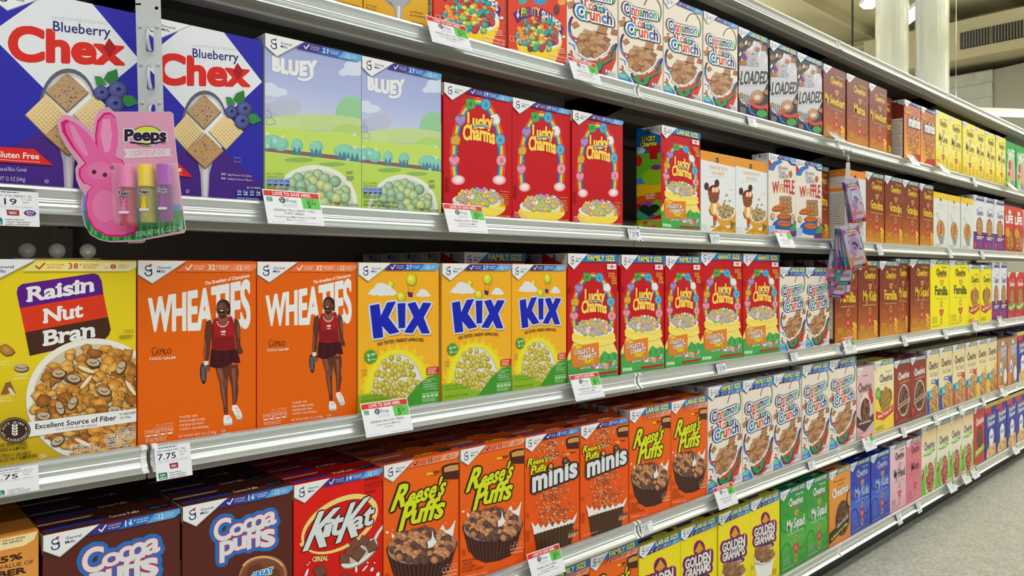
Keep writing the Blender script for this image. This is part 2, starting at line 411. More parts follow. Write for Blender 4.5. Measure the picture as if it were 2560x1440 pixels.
# ---------------------------------------------------------------- the printed fronts
def p_chex():
    a = Art(); B = (44, 42, 172)
    a.uv(); a.rect(0, 0, 100, 150, B)
    a.poly([(50, 92), (100, 133), (100, 150), (0, 150), (0, 130)], (70, 34, 132))
    a.poly([(35, 0), (66, 0), (100, 38), (52, 92), (0, 38.5)], (228, 232, 238))
    a.poly([(0, 0), (34, 0), (11, 19), (0, 20)], B)
    maker_corner(a)
    a.frame([(794, 80), (1478, 229), (1478, 1141), (794, 1096)])
    a.T('FLAVORED WITH OTHER NATURAL FLAVORS', 1078, 262, 1332, 288, 16, (190, 194, 200))
    a.T('Chex', 884, 468, 1408, 482, 172, (216, 40, 30), b=.045, h1=128, res=3)
    a.poly([(1310, 402), (1338, 352), (1372, 400), (1340, 452)], (164, 24, 28))
    a.T('Blueberry', 1082, 320, 1345, 346, 50, (40, 44, 120), b=.015, res=2, ol=((2, WH),))
    # spoon
    a.ell(1152, 700, 130, 192, (96, 98, 108), n=28); a.ell(1154, 716, 122, 186, (196, 200, 206), n=28); a.ell(1155, 722, 112, 176, (238, 240, 242), n=28)
    a.poly([(1106, 880), (1204, 880), (1178, 980), (1172, 1118), (1134, 1115), (1128, 980)], (176, 172, 190)); a.poly([(1140, 930), (1170, 930), (1164, 1118), (1146, 1117)], (214, 210, 222))
    rr = random.Random(3)
    def sq(cx, cy, w, h, c, weave):
        P = [(cx, cy - h), (cx + w, cy), (cx, cy + h), (cx - w, cy)]
        a.poly([(cx + (p[0] - cx) * 1.04, cy + (p[1] - cy) * 1.04 + 4) for p in P], sh_(c, .62)); a.poly(P, c)
        for i in range(8):
            for j in range(8):
                s, t = (i + .5) / 8 * 2 - 1, (j + .5) / 8 * 2 - 1
                x, y = cx + (s - t) / 2 * w * .92, cy + (s + t) / 2 * h * .92
                if weave: a.ell(x, y, 6, 4, sh_(c, .84), 40, 6); a.ell(x - 2, y - 4, 5, 3, sh_(c, 1.07), 40, 6)
                elif rr.random() < .8: a.ell(x + rr.uniform(-6, 6), y + rr.uniform(-6, 6), rr.uniform(2, 5), rr.uniform(2, 4), rr.choice([(60, 40, 50), sh_(c, .8), sh_(c, .7), sh_(c, 1.15), (60, 40, 70)]), 0, 6)
    sq(1050, 742, 92, 100, (232, 206, 150), 1); sq(1272, 738, 96, 100, (236, 212, 156), 1)
    sq(1146, 626, 96, 98, (186, 152, 116), 0); sq(1152, 846, 104, 98, (190, 150, 104), 0)
    # berries
    G = (52, 138, 66)
    a.poly([(1270, 545), (1300, 548), (1326, 590), (1280, 592)], G); a.poly([(1310, 560), (1330, 525), (1372, 508), (1380, 560), (1350, 590)], sh_(G, .9)); a.poly([(1400, 640), (1440, 640), (1474, 678), (1420, 700), (1396, 680)], G)
    for x, y, r in ((1300, 630, 36), (1376, 614, 44), (1362, 684, 44)):
        a.ball(x, y, r, (84, 90, 156), 18); a.ell(x + 4, y - 4, r * .3, r * .25, (34, 36, 84), n=7)
    a.T('NO', 1244, 984, 1270, 986, 12, WH, b=.02); a.T('High Fructose Corn Syrup', 1280, 988, 1415, 996, 13, (214, 210, 236))
    a.T('NO', 1244, 1008, 1270, 1010, 12, WH, b=.02); a.T('Artificial Colors or Flavors', 1280, 1012, 1418, 1020, 13, (214, 210, 236))
    a.T('PER 1 CUP SERVING', 1388, 1060, 1468, 1064, 10, WH)
    for i in range(4):
        x = 1330 + i * 36; a.rect(x, 1064 + i * 1.4, x + 32, 1104 + i * 1.4, (44, 60, 150)); a.T(('170', '1g', '230', '6g')[i], x + 4, 1084 + i, x + 27, 1085 + i, 13, WH, b=.01); a.rect(x + 4, 1092 + i, x + 28, 1096 + i, WH)
    a.bars(1332, 1110, 1470, 2, 8, 4, (190, 186, 220), sl=.05)
    a.T('INTENSO/ARTIFICIAL', 1314, 890, 1354, 893, 7, (180, 170, 210)); a.T('ENLARGED TO SHOW', 1314, 912, 1354, 915, 7, (180, 170, 210))
    a.frame([(-68, -109), (794, 80), (794, 1096), (-68, 1040)])
    a.poly([(-68, 822), (190, 838), (298, 930), (-68, 906)], (224, 36, 28))
    a.T('Gluten Free', -38, 882, 218, 896, 34, WH, b=.02, res=2); a.line([(-20, 896), (222, 912)], 2, WH)
    a.T('Sweetened Rice Cereal', -62, 958, 144, 966, 24, (214, 214, 240)); a.T('NET WT 12 OZ (340g)', -60, 1012, 138, 1022, 24, (214, 214, 240))
    a.arc(260, 1020, 11, 10, 2, WH, 0, 360, 12); a.T('U', 255, 1026, 265, 1026, 11, WH)
    return a

def p_bluey():
    a = Art(); a.frame([(47, 186), (596, 311), (596, 1178), (47, 1142)])
    a.uv(); grad(a, [(164, 172, 220), (176, 188, 232), (206, 216, 236)], 8, 0, 78)
    a.frame([(47, 186), (596, 311), (596, 1178), (47, 1142)])
    W2 = (214, 224, 244)
    for c in ([(596, 352), (540, 350), (500, 372), (480, 410), (520, 440), (596, 440)], [(40, 470), (110, 470), (140, 500), (170, 530), (40, 530)]): pass
    for x, y, rx, ry in ((560, 400, 80, 28), (540, 372, 42, 28), (586, 360, 40, 30), (498, 410, 30, 18), (70, 500, 50, 36), (110, 518, 66, 26), (140, 524, 36, 14)): a.ell(x, y, rx, ry, W2)
    # hills, bushes, lawn
    for x, y, rx, ry, c in ((80, 640, 80, 60, (184, 186, 214)), (170, 600, 90, 50, (190, 194, 218)), (540, 640, 90, 96, (150, 206, 158)), (560, 720, 90, 60, (128, 194, 176)), (300, 690, 330, 46, (196, 218, 150)), (130, 700, 120, 40, (198, 222, 154)),
                            (520, 760, 110, 60, (180, 214, 120)), (380, 800, 260, 60, (196, 224, 120))): a.ell(x, y, rx, ry, c, n=24)
    a.poly([(40, 710), (596, 770), (596, 1200), (40, 1200)], (196, 224, 106))
    a.poly([(40, 828), (596, 890), (596, 914), (40, 850)], (140, 98, 116))
    for x, y, rx in ((90, 796, 52), (140, 812, 44), (60, 800, 30), (500, 850, 60), (568, 872, 44), (230, 820, 36), (340, 830, 40)): a.ell(x, y, rx, 38, (124, 196, 178)); a.ell(x - 6, y - 8, rx * .8, 26, (142, 210, 190))
    for x in (230, 330, 350, 490, 510, 560): a.poly([(x - 26, 850 + (x - 40) * .11), (x - 16, 800 + (x - 40) * .11), (x, 842 + (x - 40) * .11), (x + 14, 800 + (x - 40) * .11), (x + 26, 854 + (x - 40) * .11)], (84, 128, 148))
    for x, y in ((60, 750), (104, 792), (150, 770), (558, 760), (520, 900), (226, 1000), (560, 830), (62, 820)):
        for k in range(5): a.ell(x + 7 * math.cos(k * 1.256), y + 7 * math.sin(k * 1.256), 4, 4, WH, n=6)
    a.poly([(40, 856), (596, 920), (596, 1200), (40, 1200)], (188, 218, 96))
    for x, y in ((80, 680), (62, 640)): a.line([(x - 24, y), (x, y - 24), (x + 24, y), (x + 24, y + 20), (x - 24, y + 20), (x - 24, y)], 3, (160, 164, 196))
    a.ell(240, 900, 84, 14, (146, 184, 92)); a.ell(430, 925, 76, 12, (146, 184, 92))
    a.T('BLUEY', 92, 392, 340, 420, 76, WH, b=.04, res=3, ol=((4, WH),), arc=-14, sp=.08); a.arc(270, 416, 46, 34, 17, WH, 10, 140)
    # bowl of pale puffs
    a.ell(330, 1140, 242, 212, (232, 236, 226), n=36); a.ell(330, 1150, 222, 196, (206, 214, 196), n=36)
    for x, y, rr in a.spots(330, 1180, 214, 210, 64, 4): a.ball(x, y, 33, rr.choice([(172, 200, 150), (186, 206, 154), (160, 196, 164), (196, 206, 142), (150, 186, 150)]), 14)
    a.T('PER 1 1/2 CUP SERVING', 56, 980, 152, 984, 9, (60, 90, 30)); a.T('POR RACION DE 1 1/2 TAZA', 56, 996, 158, 1002, 9, (60, 90, 30))
    for i in range(4):
        x = 56 + i * 34; a.rect(x, 1004 + i, x + 31, 1044 + i, (140, 168, 224)); a.T(('150', '0g', '180', '4g')[i], x + 4, 1022 + i, x + 26, 1023 + i, 13, (30, 40, 110), b=.01); a.ell(x + 15, 1038 + i, 13, 5, (40, 50, 120), n=10)
    a.bars(56, 1050, 190, 3, 8, 4, (110, 150, 40), sl=.05)
    a.bars(510, 965, 556, 2, 9, 4, (120, 130, 110)); a.bars(510, 992, 556, 3, 9, 4, (120, 130, 110))
    a.T('LIGHTLY SWEETENED CORN CEREAL', 56, 1096, 300, 1112, 15, (92, 124, 20), b=.01); a.T('CEREAL DE MAIZ LIGERAMENTE ENDULZADO', 56, 1118, 300, 1134, 15, (92, 124, 20), b=.01)
    a.T('NET WT/PESO NETO 12 OZ (340g)', 414, 1150, 576, 1162, 16, (92, 124, 20), b=.01)
    maker_corner(a); strip(a, 'blue', '21')
    return a

def _lucky(a, F, fam):
    """rainbow arch, marshmallows, wordmark and bowl; F = frame of a plain box, fam = its large-size cousin"""
    a.frame(F)
    if fam: cx, top, bot, rx = 765, 300, 790, 172
    else: cx, top, bot, rx = 278, 600, 1080, 152
    cy = (top + bot) / 2 + 20; ry = (bot - top) / 2 + 10
    if fam: cy, ry = 640, 345
    else: cy, ry = 950, 350
    k = rx / 172
    for i, c in enumerate(((236, 80, 70), (226, 60, 40), (248, 160, 40), (250, 232, 60), (110, 200, 80), (60, 180, 220), (50, 90, 190))):
        q = rx + 14 * k - i * 7 * k
        a.arc(cx, cy, q, ry + 12 - i * 7, 8 * k + 2, c, 162, 378, 40)
    rr = random.Random(5)
    for i in range(26):
        t = R(162 + i * 8.4); a.ell(cx + (rx + rr.uniform(-34, 24) * k) * math.cos(t), cy + (ry + rr.uniform(-30, 20)) * math.sin(t), 2.6, 2.6, WH, n=6)
    P = lambda t, o=0: (cx + (rx - 10 * k + o) * math.cos(R(t)), cy + (ry - 6) * math.sin(R(t)))
    M = [(252, 'sq', (96, 168, 80)), (290, 'el', (80, 176, 222)), (222, 'he', (176, 140, 206)), (318, 'st', (206, 226, 240)), (199, 'tr', (226, 168, 64)), (341, 'rb', (100, 180, 220)), (178, 'he', (234, 150, 172)), (2, 'el', (240, 160, 170))]
    for t, s, c in M:
        x, y = P(t); r = 32 * k
        a.ell(x, y, r * 1.12, r * 1.3, sh_(c, .75), n=16)
        if s == 'sq': a.poly([(x - r, y - r * 1.1), (x + r * .9, y - r * .8), (x + r, y + r * .9), (x - r * .6, y + r * 1.1)], c); a.ell(x, y, r * .45, r * .5, (40, 140, 60), n=6)
        elif s == 'he': a.heart(x, y, r * 1.1, c)
        elif s == 'st': a.poly([(x - r, y - r), (x + r * .4, y - r * 1.3), (x + r, y), (x + r * .6, y + r), (x - r * .7, y + r * .6)], WH)
        elif s == 'tr': a.poly([(x - r, y - r * .2), (x + r * .2, y - r * 1.1), (x + r, y - r * .2), (x + r * .7, y + r), (x - r * .8, y + r * .9)], c)
        else: a.ell(x, y, r * .95, r * 1.1, c, n=14); a.ell(x + 2, y + 2, r * .4, r * .5, sh_(c, .8), n=8)
    Y, O = (248, 220, 96), (196, 14, 24)
    yo = 345 if not fam else 0
    if fam:
        a.T('Lucky', 697, 540, 868, 520, 118, Y, b=.05, res=2, ol=((7, O),), h1=92); a.arc(780, 560, 74, 44, 16, (60, 150, 220), 215, 330, 12); a.arc(780, 560, 76, 52, 8, (250, 190, 50), 215, 330, 12)
        a.T('Charms', 668, 636, 882, 632, 110, Y, b=.05, res=2, ol=((7, O),), h1=96, arc=22)
    else:
        a.T('Lucky', 216, 768, 368, 762, 96, Y, b=.05, res=2, ol=((6, O),), h1=72, arc=-4); a.arc(292, 790, 66, 38, 13, (60, 150, 220), 215, 330, 12); a.arc(292, 790, 68, 46, 7, (250, 190, 50), 215, 330, 12)
        a.T('Charms', 188, 842, 382, 866, 92, Y, b=.05, res=2, ol=((6, O),), h1=86, arc=14)
def _lucky_bowl(a, cx, cy, rx, ry, n, s):
    a.ell(cx, cy + ry * .95, rx * 1.06, ry * 1.5, (250, 224, 80), n=26); a.ell(cx, cy, rx, ry, WH, n=26)
    for x, y, rr in a.spots(cx, cy - ry * .35, rx * .84, ry * 1.1, n, s):
        c = rr.choice([(226, 196, 146)] * 13 + [(196, 140, 190), (240, 180, 190), (150, 210, 90), (250, 200, 50), (236, 236, 240), (120, 180, 220)])
        if c == (226, 196, 146): a.ring(x, y, rx * .085, c)
        else: a.ball(x, y, rx * .095, c, 9)
    for i in range(5): a.ell(cx + rx * (.5 + .1 * i), cy + ry * (1.1 + .05 * i), rx * .03, ry * .08, WH, n=7)

def p_lucky(banner_=None):
    a = Art(); a.uv(); a.rect(0, 0, 100, 150, (200, 16, 28))
    if not banner_:
        F = [(70, 491), (485, 581), (485, 1316), (70, 1289)]
        _lucky(a, F, False)
        a.frame(F)
        for x in (158, 408):
            a.ell(x, 1080, 42, 30, (236, 150, 156)); a.ell(x, 1078, 32, 24, (246, 206, 210)); a.ell(x, 1076, 20, 16, WH)
        _lucky_bowl(a, 280, 1200, 158, 46, 90, 3)
        a.T('WHOLE GRAIN OATS', 408, 1152, 466, 1156, 8, (240, 190, 90)); a.bars(412, 1166, 466, 7, 11, 5, (224, 150, 60))
        a.bars(78, 1066, 104, 9, 10, 5, (130, 8, 16)); a.T('Gluten Free', 160, 1296, 226, 1300, 15, (250, 220, 120), ol=()); a.T('Sin Gluten', 160, 1310, 216, 1314, 13, (250, 220, 120))
        a.T('NET WT PESO NETO 10.5 OZ (297g)', 300, 1300, 470, 1308, 14, (250, 210, 110), b=.01)
        for i in range(4): a.line([(80 + i * 24, 1256), (100 + i * 24, 1256), (100 + i * 24, 1284), (80 + i * 24, 1284), (80 + i * 24, 1256)], 1.6, (250, 180, 170)); a.T(('140', '2g', '190', '12g')[i], 83 + i * 24, 1270, 97 + i * 24, 1271, 8, WH)
        a.bars(80, 1240, 150, 2, 7, 4, (250, 180, 170)); a.bars(80, 1290, 160, 2, 7, 4, (250, 180, 170))
        maker_corner(a); strip(a, 'blue', '19')
    else:
        F = [(547, 114), (975, 125), (975, 1163), (547, 1226)]
        _lucky(a, F, True)
        a.frame(F)
        a.poly([(547, 1000), (600, 880), (930, 860), (975, 960), (975, 1163), (547, 1226)], (246, 226, 120))
        _lucky_bowl(a, 770, 770, 176, 62, 110, 3)
        a.ell(770, 850, 190, 60, (248, 228, 110), n=26, a0=0, a1=180)
        g = (74, 170, 84)
        a.poly([(547, 1040), (580, 1020), (600, 1044), (700, 1060), (820, 1010), (860, 950), (900, 980), (940, 960), (975, 975), (975, 1163), (547, 1226)], g)
        for i in range(16): x = 550 + i * 28; a.poly([(x, 1060 - i * 3), (x + 8, 1020 - i * 4), (x + 16, 1060 - i * 3)], sh_(g, .8 + .3 * (i % 2)))
        a.rect(636, 1070, 652, 1130, (200, 110, 40)); a.rect(770, 1060, 784, 1120, (200, 110, 40))
        a.poly([(572, 914), (700, 896), (812, 876), (816, 1060), (700, 1080), (590, 1096)], (232, 130, 40)); a.line([(574, 930), (582, 1000), (578, 1010), (590, 1094)], 3, (190, 90, 30))
        a.T('NEW', 616, 936, 664, 928, 24, YEL, b=.04); a.line([(598, 916), (600, 936)], 5, YEL)
        a.T('COLLECT &', 598, 986, 772, 958, 40, WH, b=.05, ol=((3, (150, 70, 20)),)); a.T('CONNECT', 634, 1032, 792, 1006, 42, WH, b=.05, ol=((3, (150, 70, 20)),)); a.T('TRAPS', 676, 1064, 770, 1048, 40, YEL, b=.05, ol=((3, (150, 70, 20)),))
        a.T('EASY TO BUILD', 656, 1110, 744, 1096, 16, WH, b=.02)
        rr = random.Random(8)
        for i in range(26):
            x = 760 + i * 8; y = rr.uniform(1072, 1126) - i * 1.4; a.ell(x, y, rr.uniform(8, 15), rr.uniform(9, 16), rr.choice([(230, 60, 60), (250, 210, 60), (120, 180, 230), (240, 150, 180), (240, 240, 244), (180, 220, 90), (170, 130, 200), (240, 150, 50)]), n=9)
        a.poly([(744, 1146), (966, 1116), (966, 1134), (740, 1168)], (196, 30, 34))
        for i in range(4): a.rect(560 + i * 24, 1160 - i * 2, 580 + i * 24, 1190 - i * 2, (206, 236, 200))
        a.T('NET WT/PESO NETO 1 LB 2.6 OZ', 760, 1182, 966, 1156, 13, (20, 96, 40)); a.T('Gluten Free', 690, 1190, 744, 1182, 12, (20, 96, 40))
        a.rect(882, 206, 960, 252, WH); a.ell(922, 228, 11, 15, (200, 40, 40)); a.T('3', 918, 236, 926, 236, 16, WH); a.bars(888, 224, 908, 1, 4, 6, (200, 60, 60)); a.bars(936, 224, 956, 1, 4, 6, (200, 60, 60))
        a.bars(892, 282, 968, 3, 15, 8, (240, 170, 70)); a.bars(918, 326, 970, 4, 15, 8, (240, 170, 70)); a.bars(550, 410, 580, 5, 11, 5, (130, 8, 16))
        maker_corner(a); banner(a, banner_)
    return a

def lucky_side():
    a = Art(); a.frame([(280, 182), (468, 145), (468, 1308), (276, 1304)])
    a.rect(270, 130, 480, 480, (20, 110, 200)); a.ell(300, 420, 46, 40, (190, 220, 240)); a.rect(270, 450, 480, 700, (106, 190, 40))
    a.poly([(270, 760), (340, 700), (480, 690), (480, 900), (270, 930)], (240, 200, 20)); a.poly([(270, 930), (480, 880), (480, 1010), (270, 1010)], (226, 90, 30)); a.rect(270, 700, 350, 790, (60, 150, 210))
    a.ell(410, 400, 52, 70, (206, 30, 30)); a.rect(380, 430, 440, 520, (190, 24, 28)); a.ell(296, 530, 26, 60, (206, 40, 34))
    a.ell(410, 720, 90, 90, (150, 206, 30)); a.ell(430, 610, 40, 30, (140, 50, 140)); a.ell(300, 700, 40, 20, (120, 200, 40))
    a.ell(374, 1085, 90, 100, (150, 70, 160), n=20); a.ell(330, 1130, 60, 60, (60, 170, 120)); a.ell(440, 1060, 50, 90, (110, 190, 60)); a.heart(376, 1080, 80, (20, 50, 30))
    a.rect(270, 1190, 480, 1310, (170, 200, 20))
    for x, y, c in ((344, 1222, (220, 60, 60)), (384, 1238, (240, 170, 180)), (310, 1250, (240, 210, 60)), (410, 1270, (230, 90, 140)), (350, 1285, (200, 200, 60)), (440, 1215, (240, 150, 160)), (300, 1290, (240, 120, 140))): a.heart(x, y, 20, c)
    a.T('LUCKY', 322, 318, 426, 314, 52, (250, 230, 60), b=.05, ol=((5, (30, 70, 20)),)); a.T('Charms', 306, 380, 436, 364, 52, (250, 230, 60), b=.05, ol=((5, (30, 70, 20)),))
    a.rect(344, 900, 428, 964, (230, 110, 40)); a.T('ESCAPE', 350, 930, 420, 926, 22, WH, b=.03); a.T('HATCH', 354, 960, 414, 956, 22, WH, b=.03)
    a.poly([(468, 145), (310, 178), (468, 262)], (214, 214, 214)); a.ell(366, 208, 20, 22, NAVY, n=14); a.T('19', 356, 218, 376, 217, 20, WH); a.bars(390, 180, 460, 5, 11, 6, (130, 130, 150), sl=-.15)
    return a

def p_squares():
    a = Art(); a.frame([(635, 571), (920, 627), (920, 1260), (635, 1241)])
    a.rect(600, 500, 940, 1300, (232, 236, 238)); a.poly([(635, 571), (920, 627), (920, 715), (635, 648)], (232, 156, 52))
    a.ell(770, 655, 13, 22, (26, 52, 50)); a.T('p', 765, 660, 776, 660, 18, WH)
    O = (222, 150, 92)
    a.T('CINNACRUNCH', 700, 722, 850, 746, 30, O, b=.01); a.T('SQUARES', 726, 772, 828, 784, 30, O, b=.01)
    a.bars(684, 790, 880, 1, 8, 4, (206, 200, 196)); a.bars(866, 890, 908, 2, 9, 4, (200, 200, 200)); a.bars(640, 1180, 700, 4, 12, 4, (190, 190, 190))
    BR, HR = (138, 78, 50), (74, 44, 36)
    for x, y, r in ((682, 870, 25), (767, 845, 25)):
        for k in range(9): a.ell(x + r * .55 * math.cos(k * .7), y + r * .95 * math.sin(k * .7), r * .3, r * .42, HR, n=9)
        a.ell(x, y, r * .7, r, HR)
    a.ell(741, 916, 48, 58, HR, n=20); a.ell(742, 952, 43, 62, BR, n=20); a.ell(728, 892, 30, 24, HR, -30)
    for x in (740, 766): a.ell(x, 898, 16, 24, (250, 220, 190)); a.arc(x, 898, 15, 24, 5, (226, 90, 50), 0, 360, 14)
    a.line([(696, 920), (720, 910)], 6, (226, 90, 50)); a.ell(736, 952, 3, 5, HR, n=6); a.ell(764, 954, 3, 5, HR, n=6); a.line([(744, 980), (756, 982)], 3, HR)
    a.poly([(716, 1008), (786, 1006), (796, 1050), (776, 1060), (774, 1110), (716, 1108), (712, 1064), (700, 1058)], (240, 170, 60)); a.rect(734, 1010, 764, 1090, (244, 230, 210))
    a.line([(704, 1060), (716, 1096), (738, 1110)], 10, BR); a.line([(792, 1052), (800, 1080)], 9, BR)
    a.poly([(734, 1108), (768, 1108), (766, 1152), (736, 1152)], (206, 70, 40)); a.line([(742, 1150), (744, 1196)], 10, BR); a.line([(756, 1150), (756, 1180)], 9, BR); a.ell(736, 1200, 22, 9, (220, 150, 30))
    # bowl and spill
    a.poly([(710, 1242), (800, 1180), (860, 1215), (920, 1160), (920, 1262), (720, 1262)], (206, 150, 30))
    a.ell(845, 1130, 78, 60, (222, 160, 44), n=22); a.poly([(768, 1120), (920, 1070), (920, 1180), (800, 1200)], (226, 160, 50)); a.ell(842, 1085, 76, 58, (244, 244, 244), -12, 24)
    for x, y, rr in a.spots(842, 1074, 66, 56, 50, 5): a.tile(x, y, 10, rr.choice([(176, 146, 92), (196, 166, 110), (150, 118, 70)]), rr.uniform(0, 90), False)
    for x, y in ((846, 942), (832, 990), (872, 988), (820, 1060)): a.tile(x, y, 9, (190, 160, 104), 20, False)
    for k in range(6): a.line([(884, 1220), (880 + k * 8, 1150 + k * 4)], 4, (110, 120, 50))
    for x, y in ((760, 1240), (820, 1236), (870, 1250)): a.poly([(x - 34, y + 10), (x - 10, y - 18), (x + 26, y - 10), (x + 34, y + 14)], (232, 176, 40))
    return a

CTCC = [(70, 40, 92), (36, 120, 200), (214, 48, 48), (240, 96, 40), (60, 160, 80), (70, 40, 92), (36, 120, 200), (60, 160, 80)]
def ctc_title(a, P, big=True):
    """P(x, y) -> frame coordinates of the three word lines"""
    nv = (44, 34, 84)
    for s, (x0, y0, x1, y1, h, h1), cc in P:
        r = h * .11
        a.T(s, x0, y0, x1, y1, h, cc, h1=h1, b=.035, res=2 if big else 1, ol=((r * 1.6, nv), (r * .95, WH)))
def p_ctc(banner_=None):
    a = Art(); a.uv(); a.rect(0, 0, 100, 150, (238, 228, 214))
    a.frame([(928, -51), (1271, 95), (1271, 933), (928, 839)])
    # swirls
    BL, GR, RD, PU = (36, 120, 206), (44, 150, 76), (212, 56, 40), (70, 40, 92)
    a.arc(1190, 230, 66, 110, 9, (40, 34, 44), 200, 300, 16); a.arc(1196, 250, 62, 120, 12, GR, 290, 400, 16); a.arc(1196, 250, 62, 110, 8, RD, 300, 340, 8)
    a.arc(1040, 520, 96, 130, 20, PU, 130, 220, 14); a.arc(1030, 520, 90, 130, 12, BL, 110, 190, 14)
    a.line([(960, 590), (1000, 610), (1030, 616), (1090, 640)], 16, RD); a.line([(1020, 620), (1060, 628)], 12, GR); a.line([(940, 640), (976, 660), (980, 690)], 9, BL)
    a.tile(958, 345, 30, (196, 132, 84), 30); a.tile(985, 500, 26, (190, 128, 80), 10); a.tile(1250, 545, 26, (176, 112, 74), 60); a.ell(968, 300, 12, 6, (40, 30, 40)); a.line([(964, 304), (974, 316)], 5, RD)
    # lower right swirls behind the bowl
    a.poly([(1020, 790), (1080, 770), (1240, 640), (1264, 650), (1262, 760), (1230, 850), (1190, 890), (1130, 892), (1060, 860)], RD)
    a.line([(1030, 770), (1060, 850), (1110, 872), (1150, 860), (1170, 800), (1220, 770), (1250, 690), (1262, 640)], 22, PU)
    a.line([(1060, 800), (1100, 840), (1140, 826), (1150, 790)], 40, GR); a.line([(1180, 790), (1240, 740), (1254, 690)], 14, GR); a.line([(1200, 720), (1240, 660)], 22, BL); a.ell(1112, 820, 12, 14, PU); a.ell(1196, 872, 10, 9, BL)
    a.poly([(932, 760), (975, 745), (1020, 800), (1040, 862), (930, 838)], (60, 176, 160)); a.poly([(932, 790), (1020, 808), (1046, 866), (930, 842)], (30, 116, 206))
    a.bars(938, 762, 1000, 4, 10, 5, (170, 230, 210), sl=.3); a.bars(940, 812, 1022, 3, 10, 5, (180, 220, 250), sl=.28)
    # bowl
    a.ell(1110, 662, 128, 108, WH, -28, 28); a.ell(1112, 655, 112, 96, (226, 214, 200), -28, 28)
    a.line([(1090, 600), (1098, 560), (1112, 590)], 12, WH)
    for x, y, rr in a.spots(1108, 640, 108, 100, 34, 7, .5): a.tile(x, y, 29, rr.choice([(178, 124, 84), (196, 142, 98), (160, 106, 68), (206, 158, 116)]), rr.uniform(0, 90))
    a.tile(1166, 530, 34, (192, 134, 92), 62); a.line([(1000, 720), (1060, 762), (1120, 762), (1200, 700), (1228, 640)], 12, WH)
    a.bars(1186, 868, 1262, 2, 9, 4, (170, 200, 226), sl=.25)
    for i in range(4): a.rect(1184 + i * 20, 840 + i * 5, 1200 + i * 20, 862 + i * 5, (206, 220, 232))
    a.bars(938, 560, 968, 3, 10, 4, (160, 190, 214)); a.line([(952, 700), (962, 720), (950, 732), (966, 745)], 9, RD); a.ell(940, 730, 6, 7, PU)
    a.frame([(1354, 86), (1598, 40), (1598, 762), (1354, 851)])
    ctc_title(a, (('Cinnamon', (1380, 336, 1562, 250, 74, 62), CTCC), ('Toast', (1424, 392, 1537, 352, 66, 60), [RD, (240, 120, 40), PU, GR, BL]), ('Crunch', (1396, 474, 1570, 398, 80, 76), [BL, GR, RD, (240, 96, 40), BL, PU])))
    if banner_: strip(a, 'deep', '16', 8.6, 6.6, x=(24, 36)); 
    maker_corner(a)
    if banner_:
        banner(a, banner_); a.uv(); a.poly([(0, 11.2), (24, 9.6), (11, 18.4)], WH)
        a.poly([(0, 13.5), (11, 20), (24, 9.4), (24, 15.4), (0, 15.4)], (44, 40, 118)); a.poly([(0, 0), (38, 0), (11, 18.4), (0, 11.2)], WH); maker_corner(a)
    else: strip(a, 'blue', '16')
    return a

def p_waffle():
    a = Art(); a.frame([(1409, 645), (1625, 691), (1625, 1307), (1409, 1292)]); a.rect(1400, 600, 1640, 1320, (236, 228, 216))
    a.poly([(1409, 700), (1440, 720), (1490, 700), (1500, 690), (1520, 720), (1470, 745), (1450, 785), (1409, 780)], (44, 120, 206)); a.ell(1424, 730, 20, 24, (206, 48, 44))
    a.line([(1520, 690), (1560, 700), (1590, 735), (1620, 740)], 16, (80, 44, 110))
    ctc_title(a, (('Cinnamon', (1488, 770, 1560, 778, 24, 24), CTCC), ('Toast', (1490, 806, 1540, 812, 24, 24), [(214, 48, 48), (36, 120, 200)]), ('Crunch', (1494, 838, 1560, 842, 26, 26), [(36, 120, 200), (60, 160, 80), (70, 40, 92)])), False)
    a.ell(1582, 812, 15, 28, (190, 110, 66)); a.T('W', 1438, 958, 1492, 950, 84, (196, 62, 48), b=.05, ol=((3, WH),)); a.rect(1496, 888, 1526, 950, (214, 160, 90)); a.rect(1505, 900, 1517, 915, (236, 228, 216)); a.rect(1505, 928, 1517, 952, (236, 228, 216)); a.T('FFLE', 1530, 950, 1612, 968, 96, (196, 62, 48), b=.05, ol=((3, WH),), h1=108)
    BR, OR = (176, 132, 84), (216, 116, 50)
    for x in (1512, 1542, 1572):
        for y in (1000, 1034, 1068, 1096): a.ball(x + (y - 1000) * .05, y, 19, BR, 10, 21)
    a.ell(1540, 1210, 100, 60, (30, 100, 196)); a.poly([(1580, 1230), (1625, 1180), (1625, 1300), (1560, 1300)], (70, 160, 90)); a.rect(1409, 1210, 1460, 1270, (170, 196, 224)); a.poly([(1560, 1260), (1625, 1250), (1625, 1307), (1560, 1300)], (110, 50, 130))
    for x, y, r in ((1490, 1075, -12), (1530, 1140, 0), (1530, 1200, 6)):
        a.ell(x, y, 56, 26, sh_(OR, .6), r); a.ell(x, y - 5, 52, 22, OR, r)
        for k in (-30, -10, 10, 30): a.ell(x + k, y - 6, 7, 10, sh_(OR, .75), r, 8)
    for x, y in ((1440, 1140), (1600, 1150), (1596, 1180)): a.ell(x, y, 16, 28, sh_(OR, .6)); a.ell(x, y - 2, 13, 23, (226, 180, 130))
    maker_corner(a); strip(a, 'blue', '16')
    return a

